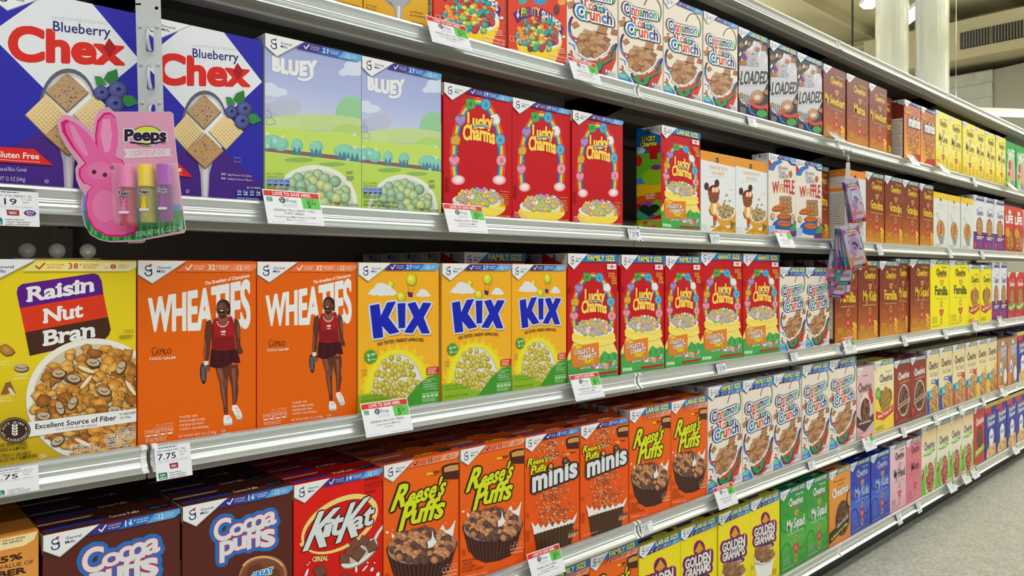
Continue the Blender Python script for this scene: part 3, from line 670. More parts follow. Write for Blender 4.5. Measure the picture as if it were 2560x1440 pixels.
def serif_word(a, s, x0, y0, x1, y1, h, c, ol=()):
    a.T(s, x0, y0, x1, y1, h, c, b=.03, ol=ol, sp=-.03)
def p_oats(cols, ink, word, banner_=None, accent=(206, 50, 50), under=(206, 60, 70), bold=True):
    """the plain gradient cartons with a two-word dedication and a column of oat rings"""
    a = Art(); grad(a, cols, 18)
    a.uv()
    for i, (x, y, r) in enumerate(((18, 60, 16), (80, 100, 20), (86, 40, 12), (20, 118, 18))): a.arc(x, y, r, r * 1.05, 5, mixc(cols[0], cols[-1], (i + 1) / 8), 0, 360, 18)
    a.T('Honey Nut', 58, 17.5, 88, 18.5, 4, ink, b=.02)
    serif_word(a, 'Cheerios', 30, 34, 86, 35, 15, ink, ol=((.8, sh_(cols[0], .7)),)); a.rect(36, 36, 80, 37.6, under, .6)
    O = (214, 158, 92)
    def oo(x, y, r): a.arc(x, y, r, r * 1.2, r * .7, sh_(O, .7), 0, 360, 14); a.arc(x - .3, y - .4, r, r * 1.2, r * .5, O, 0, 360, 14)
    a.heart(60, 50, 9, sh_(O, .8)); a.heart(59.6, 49.4, 7.4, O); a.heart(60, 49.6, 3, mixc(cols[0], cols[1], .5))
    serif_word(a, word, (6 if len(word) > 9 else 24) if len(word) > 6 else 32, 76, (97 if len(word) > 9 else 92) if len(word) > 6 else 84, 78, 19, ink, ol=((.7, sh_(cols[0], .75)),))
    a.T('MAKES MY HEART HAPPY', 26, 86, 90, 87, 2.2, mixc(ink, WH, .5), b=.01)
    oo(58, 97, 5); a.heart(58, 116, 11, accent); a.T('HEART', 53, 115, 63, 115, 2.4, WH); a.T('HEALTHY', 52, 118.5, 64, 118.5, 2.4, WH); oo(58, 135, 5)
    a.bars(8, 124, 40, 6, 2.6, 1.1, mixc(cols[-1], ink, .5)); a.bars(8, 142, 60, 2, 2.6, 1.1, mixc(cols[-1], ink, .5))
    if bold:
        for k in range(9): a.ell(84 + (k % 3) * 3, 118 + k * 3.3, 8 - k * .3, 3, mixc((240, 190, 60), (226, 160, 40), k / 9))
    if banner_: banner(a, banner_)
    maker_corner(a)
    return a

def p_loaded():
    a = Art(); a.frame([(1584, 233), (1845, 344), (1845, 1088), (1584, 1017)]); a.rect(1560, 200, 1880, 1120, (38, 38, 48))
    W2 = (206, 204, 214)
    a.ell(1720, 640, 130, 230, W2, n=26); a.ell(1780, 500, 60, 140, W2, -20, 20); a.ell(1650, 800, 70, 130, W2, n=20)
    for x, y, r in ((1610, 400, 26), (1680, 390, 20), (1750, 440, 24), (1810, 430, 26), (1640, 470, 18), (1790, 380, 18), (1600, 560, 16)): a.tile(x, y, r, random.choice([(186, 122, 74), (166, 106, 66)]), x % 80)
    for x, y in ((1700, 420), (1650, 380), (1770, 480), (1820, 540), (1720, 380), (1600, 480)): a.ell(x, y, 9, 22, WH, 20, 8)
    a.ell(1640, 505, 24, 34, (110, 44, 130))
    ctc_title(a, (('Cinnamon', (1645, 488, 1752, 496, 34, 34), CTCC), ('Toast', (1660, 534, 1740, 540, 34, 34), [(214, 48, 48), (36, 120, 200)]), ('Crunch', (1656, 578, 1758, 584, 36, 36), [(36, 120, 200), (60, 160, 80), (70, 40, 92)])), False)
    a.tile(1630, 560, 26, (196, 110, 50), 40)
    a.T('LOADED', 1596, 750, 1840, 740, 118, (24, 32, 36), b=.04, res=2, h1=106, ol=((12, W2),), sh=.12)
    a.poly([(1590, 700), (1590, 720)] + [(1600, 700)], (24, 32, 36))
    a.ell(1750, 860, 58, 60, (150, 106, 80), n=20); a.ell(1745, 850, 48, 48, (190, 144, 112), n=20); a.ell(1750, 865, 28, 22, (226, 206, 186), n=14)
    a.tile(1600, 850, 26, (190, 130, 80), 20); a.tile(1670, 930, 28, (190, 130, 80), 70); a.tile(1830, 820, 24, (190, 130, 80), 70)
    for k in range(4): a.line([(1620 + k * 18, 830 + k * 6), (1624 + k * 18, 900 + k * 5)], 6, (80, 110, 90)); a.line([(1615, 840 + k * 18), (1690, 862 + k * 18)], 4, (190, 196, 190))
    a.line([(1700, 900), (1720, 940), (1780, 960), (1840, 940), (1850, 990)], 34, (206, 64, 50)); a.line([(1668, 930), (1690, 1000), (1730, 1020)], 20, (30, 100, 200)); a.ell(1790, 1010, 50, 34, (60, 160, 70), 10, 20); a.arc(1790, 1010, 54, 38, 8, (24, 24, 34), 0, 360, 20)
    a.poly([(1584, 1017), (1660, 1020), (1845, 1060), (1845, 1088)], (110, 50, 130)); a.bars(1680, 1034, 1830, 3, 12, 5, (206, 160, 200), sl=.25); a.bars(1596, 950, 1650, 4, 13, 7, (160, 160, 176), sl=.2)
    maker_corner(a); banner(a, 'LARGE')
    return a

def p_trix():
    a = Art(); a.uv(); a.rect(0, 0, 100, 150, (226, 62, 36))
    a.frame([(458, -431), (809, -283), (809, 408), (458, 312)])
    a.T('Trix', 500, -170, 770, -110, 150, (250, 210, 40), b=.06, res=2, ol=((9, (70, 30, 110)),))
    a.ell(650, -30, 50, 60, (60, 150, 200)); a.ell(520, -40, 34, 40, (60, 170, 160)); a.ell(545, 10, 26, 16, (70, 170, 160)); a.ell(750, 60, 20, 34, (110, 50, 60), 0, 12); a.ell(782, 10, 24, 22, (240, 160, 60))
    # purple ribbon
    P = [(486, 80), (520, 54), (580, 40), (650, 44), (720, 84), (792, 170), (778, 226), (720, 160), (650, 112), (590, 100), (540, 116), (512, 142)]
    a.poly(P, (86, 36, 110))
    a.T('6 FRUITY', 508, 108, 652, 96, 48, [WH, WH, (250, 220, 50), (120, 200, 70), (240, 70, 60), (80, 180, 220), (250, 150, 50), (250, 220, 50)], b=.04, arc=10)
    a.T('SHAPES', 660, 108, 776, 188, 50, WH, b=.04, arc=6)
    a.ell(645, 250, 138, 110, (250, 216, 50), n=28); a.poly([(506, 240), (784, 260), (740, 380), (560, 350)], (250, 214, 50)); a.ell(645, 222, 138, 84, WH, 8, 28)
    for x, y, rr in a.spots(640, 205, 124, 96, 88, 2, .5): a.ball(x, y, 17, rr.choice([(214, 60, 50), (240, 150, 60), (120, 60, 70), (50, 160, 160), (150, 200, 80), (226, 214, 90), (200, 60, 60), (60, 170, 160)]), 9)
    a.ell(790, 222, 10, 8, WH)
    a.bars(464, 290, 540, 2, 12, 6, (250, 190, 170), sl=.2)
    for i in range(4): a.line([(466 + i * 22, 214 + i * 5), (484 + i * 22, 219 + i * 5), (484 + i * 22, 250 + i * 5), (466 + i * 22, 245 + i * 5), (466 + i * 22, 214 + i * 5)], 2, (250, 190, 170))
    a.T('NET WT/PESO NETO', 462, 306, 560, 334, 16, (250, 220, 160)); a.T('Naturally & Artificially Fruit', 700, 330, 806, 358, 15, (250, 220, 200)); a.T('Flavored Sweetened Corn Puffs', 700, 350, 806, 378, 15, (250, 220, 200)); a.bars(760, 292, 800, 3, 12, 5, (250, 200, 190))
    return a

def p_gold():
    a = Art(); a.uv(); grad(a, [(240, 200, 60), (236, 186, 40), (226, 168, 30)], 8)
    a.frame([(605, -750), (972, -594), (972, 171), (605, 72)])
    a.poly([(605, -640), (790, -690), (972, -400), (800, -160), (605, -420)], WH); a.T('Chex', 640, -420, 940, -370, 140, (206, 40, 30), b=.045)
    a.ell(800, -60, 90, 90, (150, 150, 150)); a.ell(806, -70, 84, 84, WH)
    for x, y, rr in a.spots(806, -80, 70, 70, 16, 3): a.tile(x, y, 22, (176, 116, 70), 40)
    a.poly([(740, -30), (880, -20), (826, 30), (818, 130), (786, 120), (784, 40)], (170, 172, 180)); a.poly([(796, 20), (812, 20), (808, 128), (796, 124)], (226, 228, 230))
    a.T('Oven Toasted', 614, 16, 676, 30, 12, (110, 80, 30)); a.T('Wheat Cereal', 614, 34, 676, 48, 12, (110, 80, 30)); a.T('NET WT 14 OZ (396g)', 614, 70, 690, 86, 10, (150, 110, 30))
    a.T('NO', 868, 56, 884, 60, 9, (120, 80, 20), b=.02); a.bars(890, 50, 960, 1, 8, 6, (170, 120, 30), sl=.2); a.T('NO', 868, 76, 884, 80, 9, (120, 80, 20), b=.02); a.bars(890, 70, 960, 1, 8, 6, (170, 120, 30), sl=.2)
    for i in range(4): x = 872 + i * 22; a.line([(x, 106 + i * 5), (x + 18, 110 + i * 5), (x + 18, 146 + i * 5), (x, 141 + i * 5), (x, 106 + i * 5)], 2, (150, 100, 20)); a.ell(x + 9, 138 + i * 5, 7, 4, (150, 100, 20), n=8); a.T(('210', '1g', '280', '6g')[i], x + 3, 126 + i * 5, x + 16, 129 + i * 5, 10, (150, 100, 20))
    return a

def p_minis_pale():
    a = p_minis(); B = Art(); grad(B, [(196, 104, 70), (206, 130, 96), (226, 150, 70), (240, 186, 60)], 12); B.uv()
    for x, y, q in B.spots(56, 70, 40, 66, 170, 4): B.ball(x, y, 2.2, q.choice([(206, 140, 110), (230, 170, 120), (170, 96, 76)]), 7)
    B.T("Reese's", 6, 34, 36, 30, 8, (240, 190, 40), b=.04); B.T('minis', 24, 62, 96, 60, 26, WH, b=.05, ol=((2, (90, 50, 40)),), res=2)
    B.poly([(20, 150), (40, 132), (100, 126), (100, 150)], (206, 40, 40)); strip(B, 'blue', '15'); maker_corner(B)
    return B
def slab(a, s, x0, y0, x1, y1, h, col):
    """heavy slab-serif word: bold letters with flat feet added under the stems"""
    a.T(s, x0, y0, x1, y1, h, col, b=.035, res=3)
    G, x = [], 0
    for ch in s:
        (v, f), ad = glyph(ch, .035, 3); G.append((ch, x, v)); x += ad
    xs = [p[0] + o for _, o, v in G for p in v]; b0, b1 = min(xs), max(xs)
    sl = (y1 - y0) / (x1 - x0); k = (x1 - x0) / (b1 - b0); w = .11
    F = {'R': 'lL.tr', 'a': 'r', 'i': 'lxr', 'n': 'lxrX', 'N': 'lLRt', 'u': 'xr', 't': '', 'B': 'lL', 'r': 'lx', 's': ''}
    for ch, o, v in G:
        l, r = min(p[0] for p in v) + o, max(p[0] for p in v) + o
        def foot(cx, py, wid=w):
            X, Y = x0 + (cx - b0) * k, y0 + (cx - b0) * k * sl - py / .7 * h
            a.l += .5; d = wid * k; t = h * .15
            a.put([(X - d, Y - sl * d), (X + d, Y + sl * d), (X + d, Y + sl * d - t), (X - d, Y - sl * d - t)], col)
        st = .05
        for c in F.get(ch, ''):
            if c == 'l': foot(l + st, 0)
            elif c == 'r': foot(r - st + (.02 if ch in 'au' else 0), 0, .08)
            elif c == 'L': foot(l + st - .03, .70 - .1, .08)
            elif c == 'x': foot(l + st - .04, .52 - .09, .07)
            elif c == 'R': foot(r - st, .70 - .1)

def p_raisin():
    a = Art(); a.uv(); grad(a, [(236, 212, 30), (230, 206, 28), (196, 164, 24)], 10)
    a.frame([(-214, 64), (818, 75), (818, 1191), (-214, 1342)])
    PU, RE, BW = (92, 22, 136), (222, 58, 22), (72, 40, 24)
    # title block
    a.poly([(97, 270), (104, 236), (130, 216), (562, 152), (592, 162), (612, 200), (622, 282), (116, 360)], PU)
    a.poly([(116, 360), (622, 278), (650, 416), (148, 506)], RE)
    a.poly([(148, 506), (650, 414), (666, 490), (654, 524), (630, 548), (500, 576), (176, 648)], BW)
    slab(a, 'Raisin', 166, 322, 562, 258, 86, WH); slab(a, 'Nut', 264, 450, 498, 410, 84, WH); slab(a, 'Bran', 264, 586, 568, 530, 88, WH)
    for x, y, r in ((40, 615, 50),): 
        rr = random.Random(2); a.flake(x, y, r, (176, 126, 56), rr)
    a.ell(126, 722, 47, 27, (96, 78, 62), 4); a.ell(122, 717, 42, 22, (190, 176, 150), 4); a.line([(90, 716), (130, 724), (160, 716)], 5, (90, 72, 56))
    a.poly([(0, 880), (30, 810), (60, 800), (96, 884), (60, 870), (30, 880)], (140, 96, 50)); a.poly([(44, 840), (60, 838), (96, 886), (60, 880)], (226, 210, 180))
    a.T('golden', -10, 690, 50, 684, 12, (250, 246, 200)); a.T('flakes', 0, 706, 60, 700, 12, (250, 246, 200)); a.T('covered', 78, 768, 156, 762, 15, (250, 246, 200), b=.01); a.T('raisins', 76, 790, 158, 784, 15, (250, 246, 200), b=.01); a.T('crunchy', -6, 908, 60, 900, 14, (250, 246, 200)); a.T('almonds', -6, 926, 70, 918, 14, (250, 246, 200))
    # bowl
    a.ell(566, 916, 414, 374, (176, 160, 130), n=56); a.ell(564, 910, 410, 368, (236, 234, 226), n=56); a.ell(572, 912, 378, 336, (210, 196, 170), n=56)
    rr = random.Random(11)
    for x, y, q in a.spots(580, 925, 372, 326, 210, 12, .6): a.flake(x, y, q.uniform(30, 58), q.choice([(186, 128, 52), (204, 146, 62), (150, 92, 36), (196, 134, 50), (214, 160, 80), (170, 110, 44)]), q)
    for x, y, r in ((352, 756, 0), (444, 786, 10), (728, 720, -60), (626, 862, 12), (436, 934, -60), (360, 962, 70), (690, 975, 0), (346, 1160, -30), (262, 1010, 0), (700, 1010, 40), (560, 690, 10)):
        a.ell(x, y, 46, 29, (86, 58, 40), r, 14); a.ell(x - 3, y - 4, 40, 23, (196, 176, 146), r, 14); a.line([(x - 20, y - 4), (x, y + 4), (x + 18, y - 6)], 5, (80, 56, 44))
    for x, y, r in ((516, 732, 20), (516, 806, -50), (784, 842, 55), (494, 1168, 25)):
        a.ell(x, y, 58, 15, (150, 110, 60), r, 12); a.ell(x, y - 3, 54, 12, (240, 222, 186), r, 12)
    # ribbon
    a.poly([(120, 1050), (818, 962), (818, 1040), (160, 1134)], (236, 236, 238))
    a.T('Excellent Source of Fiber', 208, 1086, 698, 1030, 30, (40, 36, 40), b=.02, res=2); a.T('TO HELP KEEP', 716, 1006, 816, 992, 14, (40, 36, 40), b=.02); a.T('YOU FULL', 716, 1028, 788, 1018, 14, (40, 36, 40), b=.02)
    a.T('3.5g OF TOTAL FAT PER SERVING', 332, 1094, 580, 1068, 14, (60, 56, 60))
    a.ell(84, 1092, 96, 76, (60, 38, 26), n=32); a.arc(84, 1092, 88, 68, 2, (220, 200, 170), 0, 360, 30)
    for i, ch in enumerate('WHOLE GRAIN AS'): 
        t = R(-170 + i * 12.3); x, y = 84 + 72 * math.cos(t), 1092 + 54 * math.sin(t) + 8; a.T(ch, x - 5, y + 3, x + 5 - 3 * (ch == 'I'), y + 3 + 4 * math.cos(t + 1.57), 13, WH) if ch != ' ' else None
    for i, ch in enumerate('1ST INGREDIENT'):
        t = R(165 - i * 11.4); x, y = 84 + 74 * math.cos(t), 1092 + 56 * math.sin(t) + 4; a.T(ch, x - 5, y + 4, x + 5 - 5 * (ch in 'I1'), y + 4, 12, WH) if ch != ' ' else None
    a.line([(84, 1050), (84, 1128)], 3, WH)
    for k in range(4):
        for s in (-1, 1): a.ell(84 + s * 11, 1064 + k * 17, 10, 6, WH, -s * 50, 8)
    a.T('NUT AND BRAN CEREAL', -60, 1200, 160, 1178, 22, (60, 48, 20), b=.01); a.T('WITH RAISINS & ALMONDS', -80, 1232, 162, 1204, 22, (60, 48, 20), b=.01); a.T('CEREAL DE TRIGO Y SALVADO', -100, 1270, 182, 1236, 22, (60, 48, 20), b=.01); a.T('CON PASAS DE UVA Y ALMENDRAS', -90, 1300, 220, 1252, 22, (60, 48, 20), b=.01)
    a.arc(246, 1250, 12, 11, 3, WH, 0, 360, 12); a.arc(268, 1246, 8, 8, 3, WH, 0, 360, 10); a.T('U', 240, 1256, 252, 1256, 12, WH)
    a.T('NET WT/PESO NETO', 412, 1206, 566, 1186, 22, WH, b=.02); a.T('1 LB 4.8 OZ (20.8 OZ) (589g)', 376, 1240, 600, 1206, 22, WH, b=.02)
    a.T('PER 1 CUP SERVING', 704, 1090, 812, 1072, 11, WH); a.T('POR RACION DE 1 TAZA', 690, 1106, 812, 1088, 11, WH)
    for i in range(4):
        x = 630 + i * 47; y = 1122 - i * 7; a.line([(x, y), (x + 40, y - 5), (x + 40, y + 40), (x, y + 45), (x, y)], 3, WH); a.T(('240', '1g', '200', '15g')[i], x + 5, y + 20, x + 36, y + 16, 18, WH, b=.02); a.rect(x + 5, y + 26, x + 35, y + 30, WH); a.rect(x + 8, y + 34, x + 32, y + 37, WH)
    a.bars(632, 1176, 816, 3, 10, 5, (220, 214, 200), sl=-.12)
    a.T('ENLARGED TO', 748, 500, 804, 494, 9, (150, 130, 20)); a.T('SHOW DETAIL', 748, 512, 804, 506, 9, (150, 130, 20)); a.bars(716, 526, 808, 2, 11, 6, (150, 130, 20), sl=-.05)
    maker_corner(a); strip(a, 'cream', '38', v12='8', v=1.2, h=7.6, tx=('NO COLORS FROM', 'ARTIFICIAL SOURCES'))
    return a

def p_wheat():
    a = Art(); OR = (230, 100, 0); a.uv(); a.rect(0, 0, 100, 150, OR)
    a.frame([(9, 98), (730, 106), (730, 1195), (9, 1301)])
    a.T('The Breakfast of Champions', 418, 258, 690, 206, 22, WH, b=.025, res=2)
    # the wordmark grows towards the right
    a.T('WHEATIES', 74, 552, 694, 527, 205, WH, h1=304, b=.05, res=3, arc=-4)
    def S(p, c, k=1): a.poly(p, c)
    SK, SKD, SKL = (98, 52, 36), (66, 34, 26), (140, 84, 62)
    # racket and arms behind the shirt
    a.ell(408, 835, 20, 68, (30, 34, 46), -3, 22); a.ell(408, 835, 13, 58, (70, 60, 66), -3, 22)
    for k in range(5): a.line([(398 + k * 5, 790), (398 + k * 5, 880)], 1.2, (150, 150, 160), caps=False)
    a.line([(412, 772), (432, 800), (440, 824)], 10, (60, 150, 200))
    S([(452, 480), (424, 500), (416, 560), (414, 640), (408, 700), (414, 762), (436, 768), (446, 720), (452, 650), (458, 600), (470, 540)], SK)
    S([(416, 600), (414, 660), (410, 720), (420, 760), (424, 700), (426, 640)], SKL); S([(412, 752), (438, 752), (438, 778), (414, 780)], (230, 226, 228))
    a.ell(436, 800, 15, 24, SK, 0, 14)
    for k in range(4): a.line([(426, 790 + k * 9), (444, 794 + k * 9)], 7, SKL)
    S([(596, 476), (622, 486), (634, 530), (634, 600), (636, 650), (648, 682), (640, 700), (614, 700), (608, 650), (602, 590), (596, 540)], SK); S([(618, 500), (630, 540), (630, 610), (622, 600), (614, 540)], SKL)
    a.ell(632, 690, 19, 19, SK, 0, 14)
    for k in range(4): a.line([(620 + k * 8, 682), (624 + k * 8, 702)], 6, (118, 68, 48) if k % 2 else SKD)
    # legs
    S([(476, 780), (560, 780), (562, 860), (556, 930), (556, 1000), (558, 1060), (560, 1106), (536, 1108), (530, 1040), (514, 960), (508, 900), (492, 840)], SK)
    S([(492, 800), (520, 800), (536, 880), (538, 950), (548, 1050), (538, 1050), (522, 960), (514, 900)], SKL); a.ell(538, 896, 22, 26, (120, 70, 50))
    S([(552, 780), (620, 776), (626, 830), (618, 890), (624, 940), (616, 1000), (608, 1048), (588, 1048), (584, 980), (580, 920), (566, 860)], SK)
    S([(580, 800), (604, 800), (606, 870), (602, 950), (600, 1030), (594, 1030), (592, 940), (588, 880)], SKL)
    # shoes
    S([(536, 1096), (562, 1092), (564, 1110), (536, 1112)], (190, 30, 36)); S([(534, 1106), (566, 1104), (584, 1130), (586, 1160), (570, 1170), (534, 1174), (530, 1140)], WH); S([(532, 1160), (586, 1156), (584, 1168), (534, 1174)], (200, 200, 206)); a.line([(548, 1122), (570, 1118)], 3, (200, 60, 60)); a.line([(548, 1134), (572, 1130)], 3, (180, 180, 190))
    S([(586, 1030), (610, 1028), (612, 1046), (588, 1050)], (190, 30, 36)); S([(584, 1042), (612, 1038), (636, 1076), (648, 1116), (640, 1134), (614, 1136), (594, 1090), (582, 1066)], WH); S([(600, 1106), (646, 1110), (642, 1134), (614, 1136)], (204, 204, 210)); a.line([(600, 1060), (622, 1062)], 3, (200, 60, 60)); a.line([(606, 1080), (630, 1080)], 4, (220, 150, 120)); a.line([(612, 1094), (632, 1100)], 3, (180, 180, 190))
    # skirt
    S([(456, 676), (606, 672), (620, 700), (628, 730), (634, 764), (612, 768), (590, 762), (566, 780), (540, 790), (514, 800), (480, 798), (446, 786), (450, 730)], (64, 14, 22))
    for k in range(6): a.line([(478 + k * 24, 690), (470 + k * 28, 776)], 3, (96, 24, 34) if k % 2 else (40, 8, 14))
    # shirt, neck, head
    S([(504, 440), (552, 440), (560, 470), (590, 474), (560, 520), (500, 520), (470, 480), (496, 470)], SKL); S([(500, 452), (548, 452), (540, 474), (516, 478)], SKD)
    S([(480, 474), (496, 470), (510, 520), (530, 534), (548, 520), (560, 464), (582, 462), (594, 500), (600, 560), (596, 600), (604, 650), (606, 676), (530, 684), (458, 678), (462, 620), (456, 560), (462, 510)], (168, 26, 30))
    S([(462, 600), (598, 590), (606, 676), (458, 678)], (136, 18, 26)); S([(458, 560), (470, 500), (476, 560), (468, 640), (460, 650)], (130, 16, 24))
    for k in range(5): a.line([(474 + k * 26, 600 + (k % 2) * 8), (500 + k * 22, 610)], 2.5, (110, 14, 22))
    for k in range(13): t = R(14 + k * 12.6); a.ell(526 + 36 * math.cos(t), 486 + 44 * math.sin(t), 3.6, 4, WH, n=7)
    a.T('NB', 516, 570, 544, 568, 15, WH, b=.05); a.rect(516, 578, 542, 583, WH)
    a.ell(530, 398, 42, 46, (44, 24, 20), 0, 24); a.ell(562, 420, 12, 34, (44, 24, 20), 0, 12); a.ell(522, 414, 34, 48, SK, 0, 24); a.ell(518, 396, 26, 18, SKL, 0, 16)
    for k in range(7): a.line([(498 + k * 10, 360 + abs(k - 3) * 3), (510 + k * 7, 378)], 2, (90, 56, 44))
    a.ell(519, 432, 17, 21, (40, 12, 12), 0, 16); S([(508, 420), (530, 420), (527, 428), (511, 428)], WH); a.ell(519, 446, 10, 5, (170, 70, 70))
    for x in (506, 532): a.line([(x - 7, 400), (x + 6, 403)], 3, (24, 12, 12)); a.line([(x - 9, 390), (x + 7, 388)], 4, (36, 18, 16))
    a.poly([(518, 396), (513, 414), (526, 414)], (124, 74, 54)); a.ell(556, 418, 6, 11, SKL); a.ell(488, 416, 4, 9, SKL)
    # signature and name
    a.line([(120, 666), (104, 662), (94, 686), (104, 714), (116, 706), (130, 682)], 3, (40, 24, 16)); a.arc(138, 690, 10, 16, 3, (40, 24, 16), 0, 360, 14); a.line([(148, 690), (160, 668), (164, 690), (170, 704)], 3, (40, 24, 16)); a.line([(178, 680), (170, 676), (166, 694), (176, 706), (186, 692)], 3, (40, 24, 16)); a.arc(200, 686, 11, 16, 3, (40, 24, 16), 0, 360, 14)
    a.T('COCO GAUFF', 78, 746, 238, 738, 17, WH, b=.03, res=2)
    a.T('PER 1 CUP SERVING', 118, 1174, 222, 1158, 11, (250, 200, 160)); a.T('POR RACION DE 1 TAZA', 104, 1192, 222, 1174, 11, (250, 200, 160))
    for i in range(4):
        x, y = 52 + i * 44, 1204 - i * 6; a.line([(x, y), (x + 38, y - 5), (x + 38, y + 36), (x, y + 42), (x, y)], 2.5, (250, 206, 176)); a.T(('130', '1g', '260', '5g')[i], x + 5, y + 18, x + 34, y + 14, 16, (250, 220, 196), b=.01); a.ell(x + 19, y + 32, 15, 6, (250, 216, 190), -6, 10)
    a.bars(54, 1256, 226, 3, 10, 5, (250, 196, 150), sl=-.13)
    for i, s in enumerate(('TOASTED 100%', 'WHOLE WHEAT FLAKES', 'HOJUELAS DE TRIGO', 'TOSTADO 100% INTEGRAL')): a.T(s, 260, 1126 + i * 26, (370, 418, 410, 440)[i], 1114 + i * 26 - (0, 4, 4, 6)[i], 16, (250, 210, 180), b=.02)
    a.T('NET WT/PESO NETO 15.6 OZ (442g)', 256, 1252, 486, 1222, 18, (250, 214, 186), b=.01); a.arc(524, 1208, 8, 8, 2, WH, 0, 360, 10); a.arc(538, 1206, 5, 5, 2, WH, 0, 360, 10)
    maker_corner(a); strip(a, 'orange', '32', v=2, h=7, tx=('GOOD SOURCE', 'OF FIBER'))
    return a

def p_kix():
    a = Art(); a.uv(); grad(a, [(244, 176, 34), (244, 178, 36), (246, 186, 60)], 6)
    a.frame([(734, 106), (1318, 112), (1318, 1108), (734, 1194)])
    CL = (226, 230, 234)
    def cloud(x0, x1, y, h):
        w = x1 - x0
        for f, r, dy in ((.22, .13, .2), (.45, .24, .42), (.62, .2, .36), (.8, .12, .16)): a.ell(x0 + w * f, y - h * dy, w * r, h * (r * 2.4), CL, n=18)
        a.poly([(x0, y), (x0 + w * .1, y - h * .3), (x0 + w * .9, y - h * .3), (x1, y)], CL)
    PF = (222, 216, 60)
    a.ball(972, 262, 25, PF, 16)
    cloud(800, 1024, 334, 84); cloud(1148, 1262, 346, 52)
    a.ball(1122, 230, 41, PF, 22, 48); a.ball(1047, 352, 34, PF, 20, 38)
    for x in (1092, 1104, 1140, 1160): a.line([(x, 262), (1112 + (x - 1122) * .45, 318)], 1.4, (150, 90, 30))
    a.poly([(1092, 316), (1132, 322), (1126, 356), (1098, 350)], (60, 40, 120))
    # big wordmark, drawn letter by letter
    BL, NV = (20, 34, 182), (206, 214, 226)
    K = [(820, 418), (884, 406), (896, 500), (946, 396), (1004, 388), (950, 500), (1030, 604), (964, 618), (902, 552), (912, 640), (846, 650)]
    I = [(1022, 402), (1074, 400), (1072, 572), (1030, 576)]
    X = [(1094, 404), (1146, 392), (1176, 452), (1206, 396), (1262, 400), (1206, 500), (1250, 612), (1196, 612), (1164, 548), (1126, 610), (1070, 606), (1138, 498)]
    def fat(P, r, c):
        a.poly(P, c); a.line(P + [P[0]], r * 2, c)
    for P in (K, I, X): fat([(x + 4, y + 10) for x, y in P], 13, (196, 120, 20))
    for P in (K, I, X): fat(P, 16, NV)
    for P in (K, I, X): fat([(x * .985 + (sum(p[0] for p in P) / len(P)) * .015, y) for x, y in P], 3, BL)
    a.T('KID-TESTED. PARENT-APPROVED.', 876, 706, 1214, 676, 24, (70, 44, 40), b=.02, res=2, arc=14)
    # sun, bowl
    for k in range(13):
        t = R(-172 + k * 13.6); t2 = t + R(7); t0 = t - R(7)
        a.poly([(1020 + 240 * math.cos(t0), 1050 + 310 * math.sin(t0)), (1020 + 292 * math.cos(t), 1050 + 372 * math.sin(t)), (1020 + 240 * math.cos(t2), 1050 + 310 * math.sin(t2))], (242, 206, 40))
    a.ell(1020, 1050, 256, 326, (242, 208, 40), n=40); a.ell(1022, 1060, 238, 326, (238, 228, 40), n=40); a.ell(1024, 1064, 194, 302, (196, 196, 190), n=40); a.ell(1024, 1066, 186, 292, (232, 228, 214), n=40)
    for x, y, rr in a.spots(1010, 1040, 170, 256, 108, 6, .4): a.ball(x, y, 20, rr.choice([(206, 190, 74), (196, 178, 66), (214, 200, 90)]), 12, 22)
    a.poly([(734, 1060), (800, 1050), (880, 1054), (980, 1090), (1080, 1120), (1080, 1160), (734, 1200)], (140, 184, 40))
    a.poly([(1318, 904), (1230, 930), (1150, 1000), (1080, 1090), (1020, 1160), (1318, 1130)], (66, 152, 44))
    a.ell(824, 782, 46, 48, (76, 158, 50), n=22); a.T('4g', 794, 782, 814, 780, 22, WH, b=.03); a.T('sugar', 820, 772, 858, 766, 16, WH, b=.02); a.T('4g', 798, 812, 816, 810, 18, WH, b=.03); a.T('de azucar', 822, 808, 862, 804, 11, WH, b=.02)
    a.poly([(1228, 862), (1316, 852), (1316, 904), (1228, 914)], (200, 40, 30)); a.bars(1234, 868, 1310, 4, 11, 6, (250, 200, 190), sl=-.1)
    a.line([(1180, 948), (1186, 960), (1198, 938)], 4, WH)
    for i, s in enumerate(('No high fructose', 'corn syrup,', 'artificial colors, or', 'artificial flavors')): a.T(s, 1202, 956 + i * 17, (1294, 1264, 1302, 1296)[i], 944 + i * 17, 12, WH)
    a.T('PER 1 1/4 CUP SERVING', 1216, 1022, 1306, 1012, 7, WH)
    for i in range(4): x, y = 1194 + i * 30, 1044 - i * 4; a.rect(x, y, x + 26, y + 34, (150, 206, 130)); a.ell(x + 13, y + 28, 11, 4, WH, n=8); a.T(('130', '0g', '190', '4g')[i], x + 4, y + 14, x + 22, y + 12, 10, (40, 110, 40), b=.01)
    a.bars(1194, 1086, 1308, 3, 9, 4, (190, 226, 170), sl=-.1)
    a.T('CRISPY CORN PUFFS', 756, 1086, 910, 1066, 15, (80, 110, 20)); a.T('BOLITAS DE MAIZ CRUJIENTES', 756, 1110, 946, 1086, 15, (80, 110, 20)); a.T('NET WT/PESO NETO 12 OZ (340g)', 756, 1168, 950, 1140, 18, (70, 100, 20))
    a.bars(760, 876, 800, 2, 8, 4, (190, 140, 40)); a.bars(760, 904, 800, 3, 8, 4, (190, 140, 40))
    maker_corner(a); strip(a, 'blue', '21')
    return a

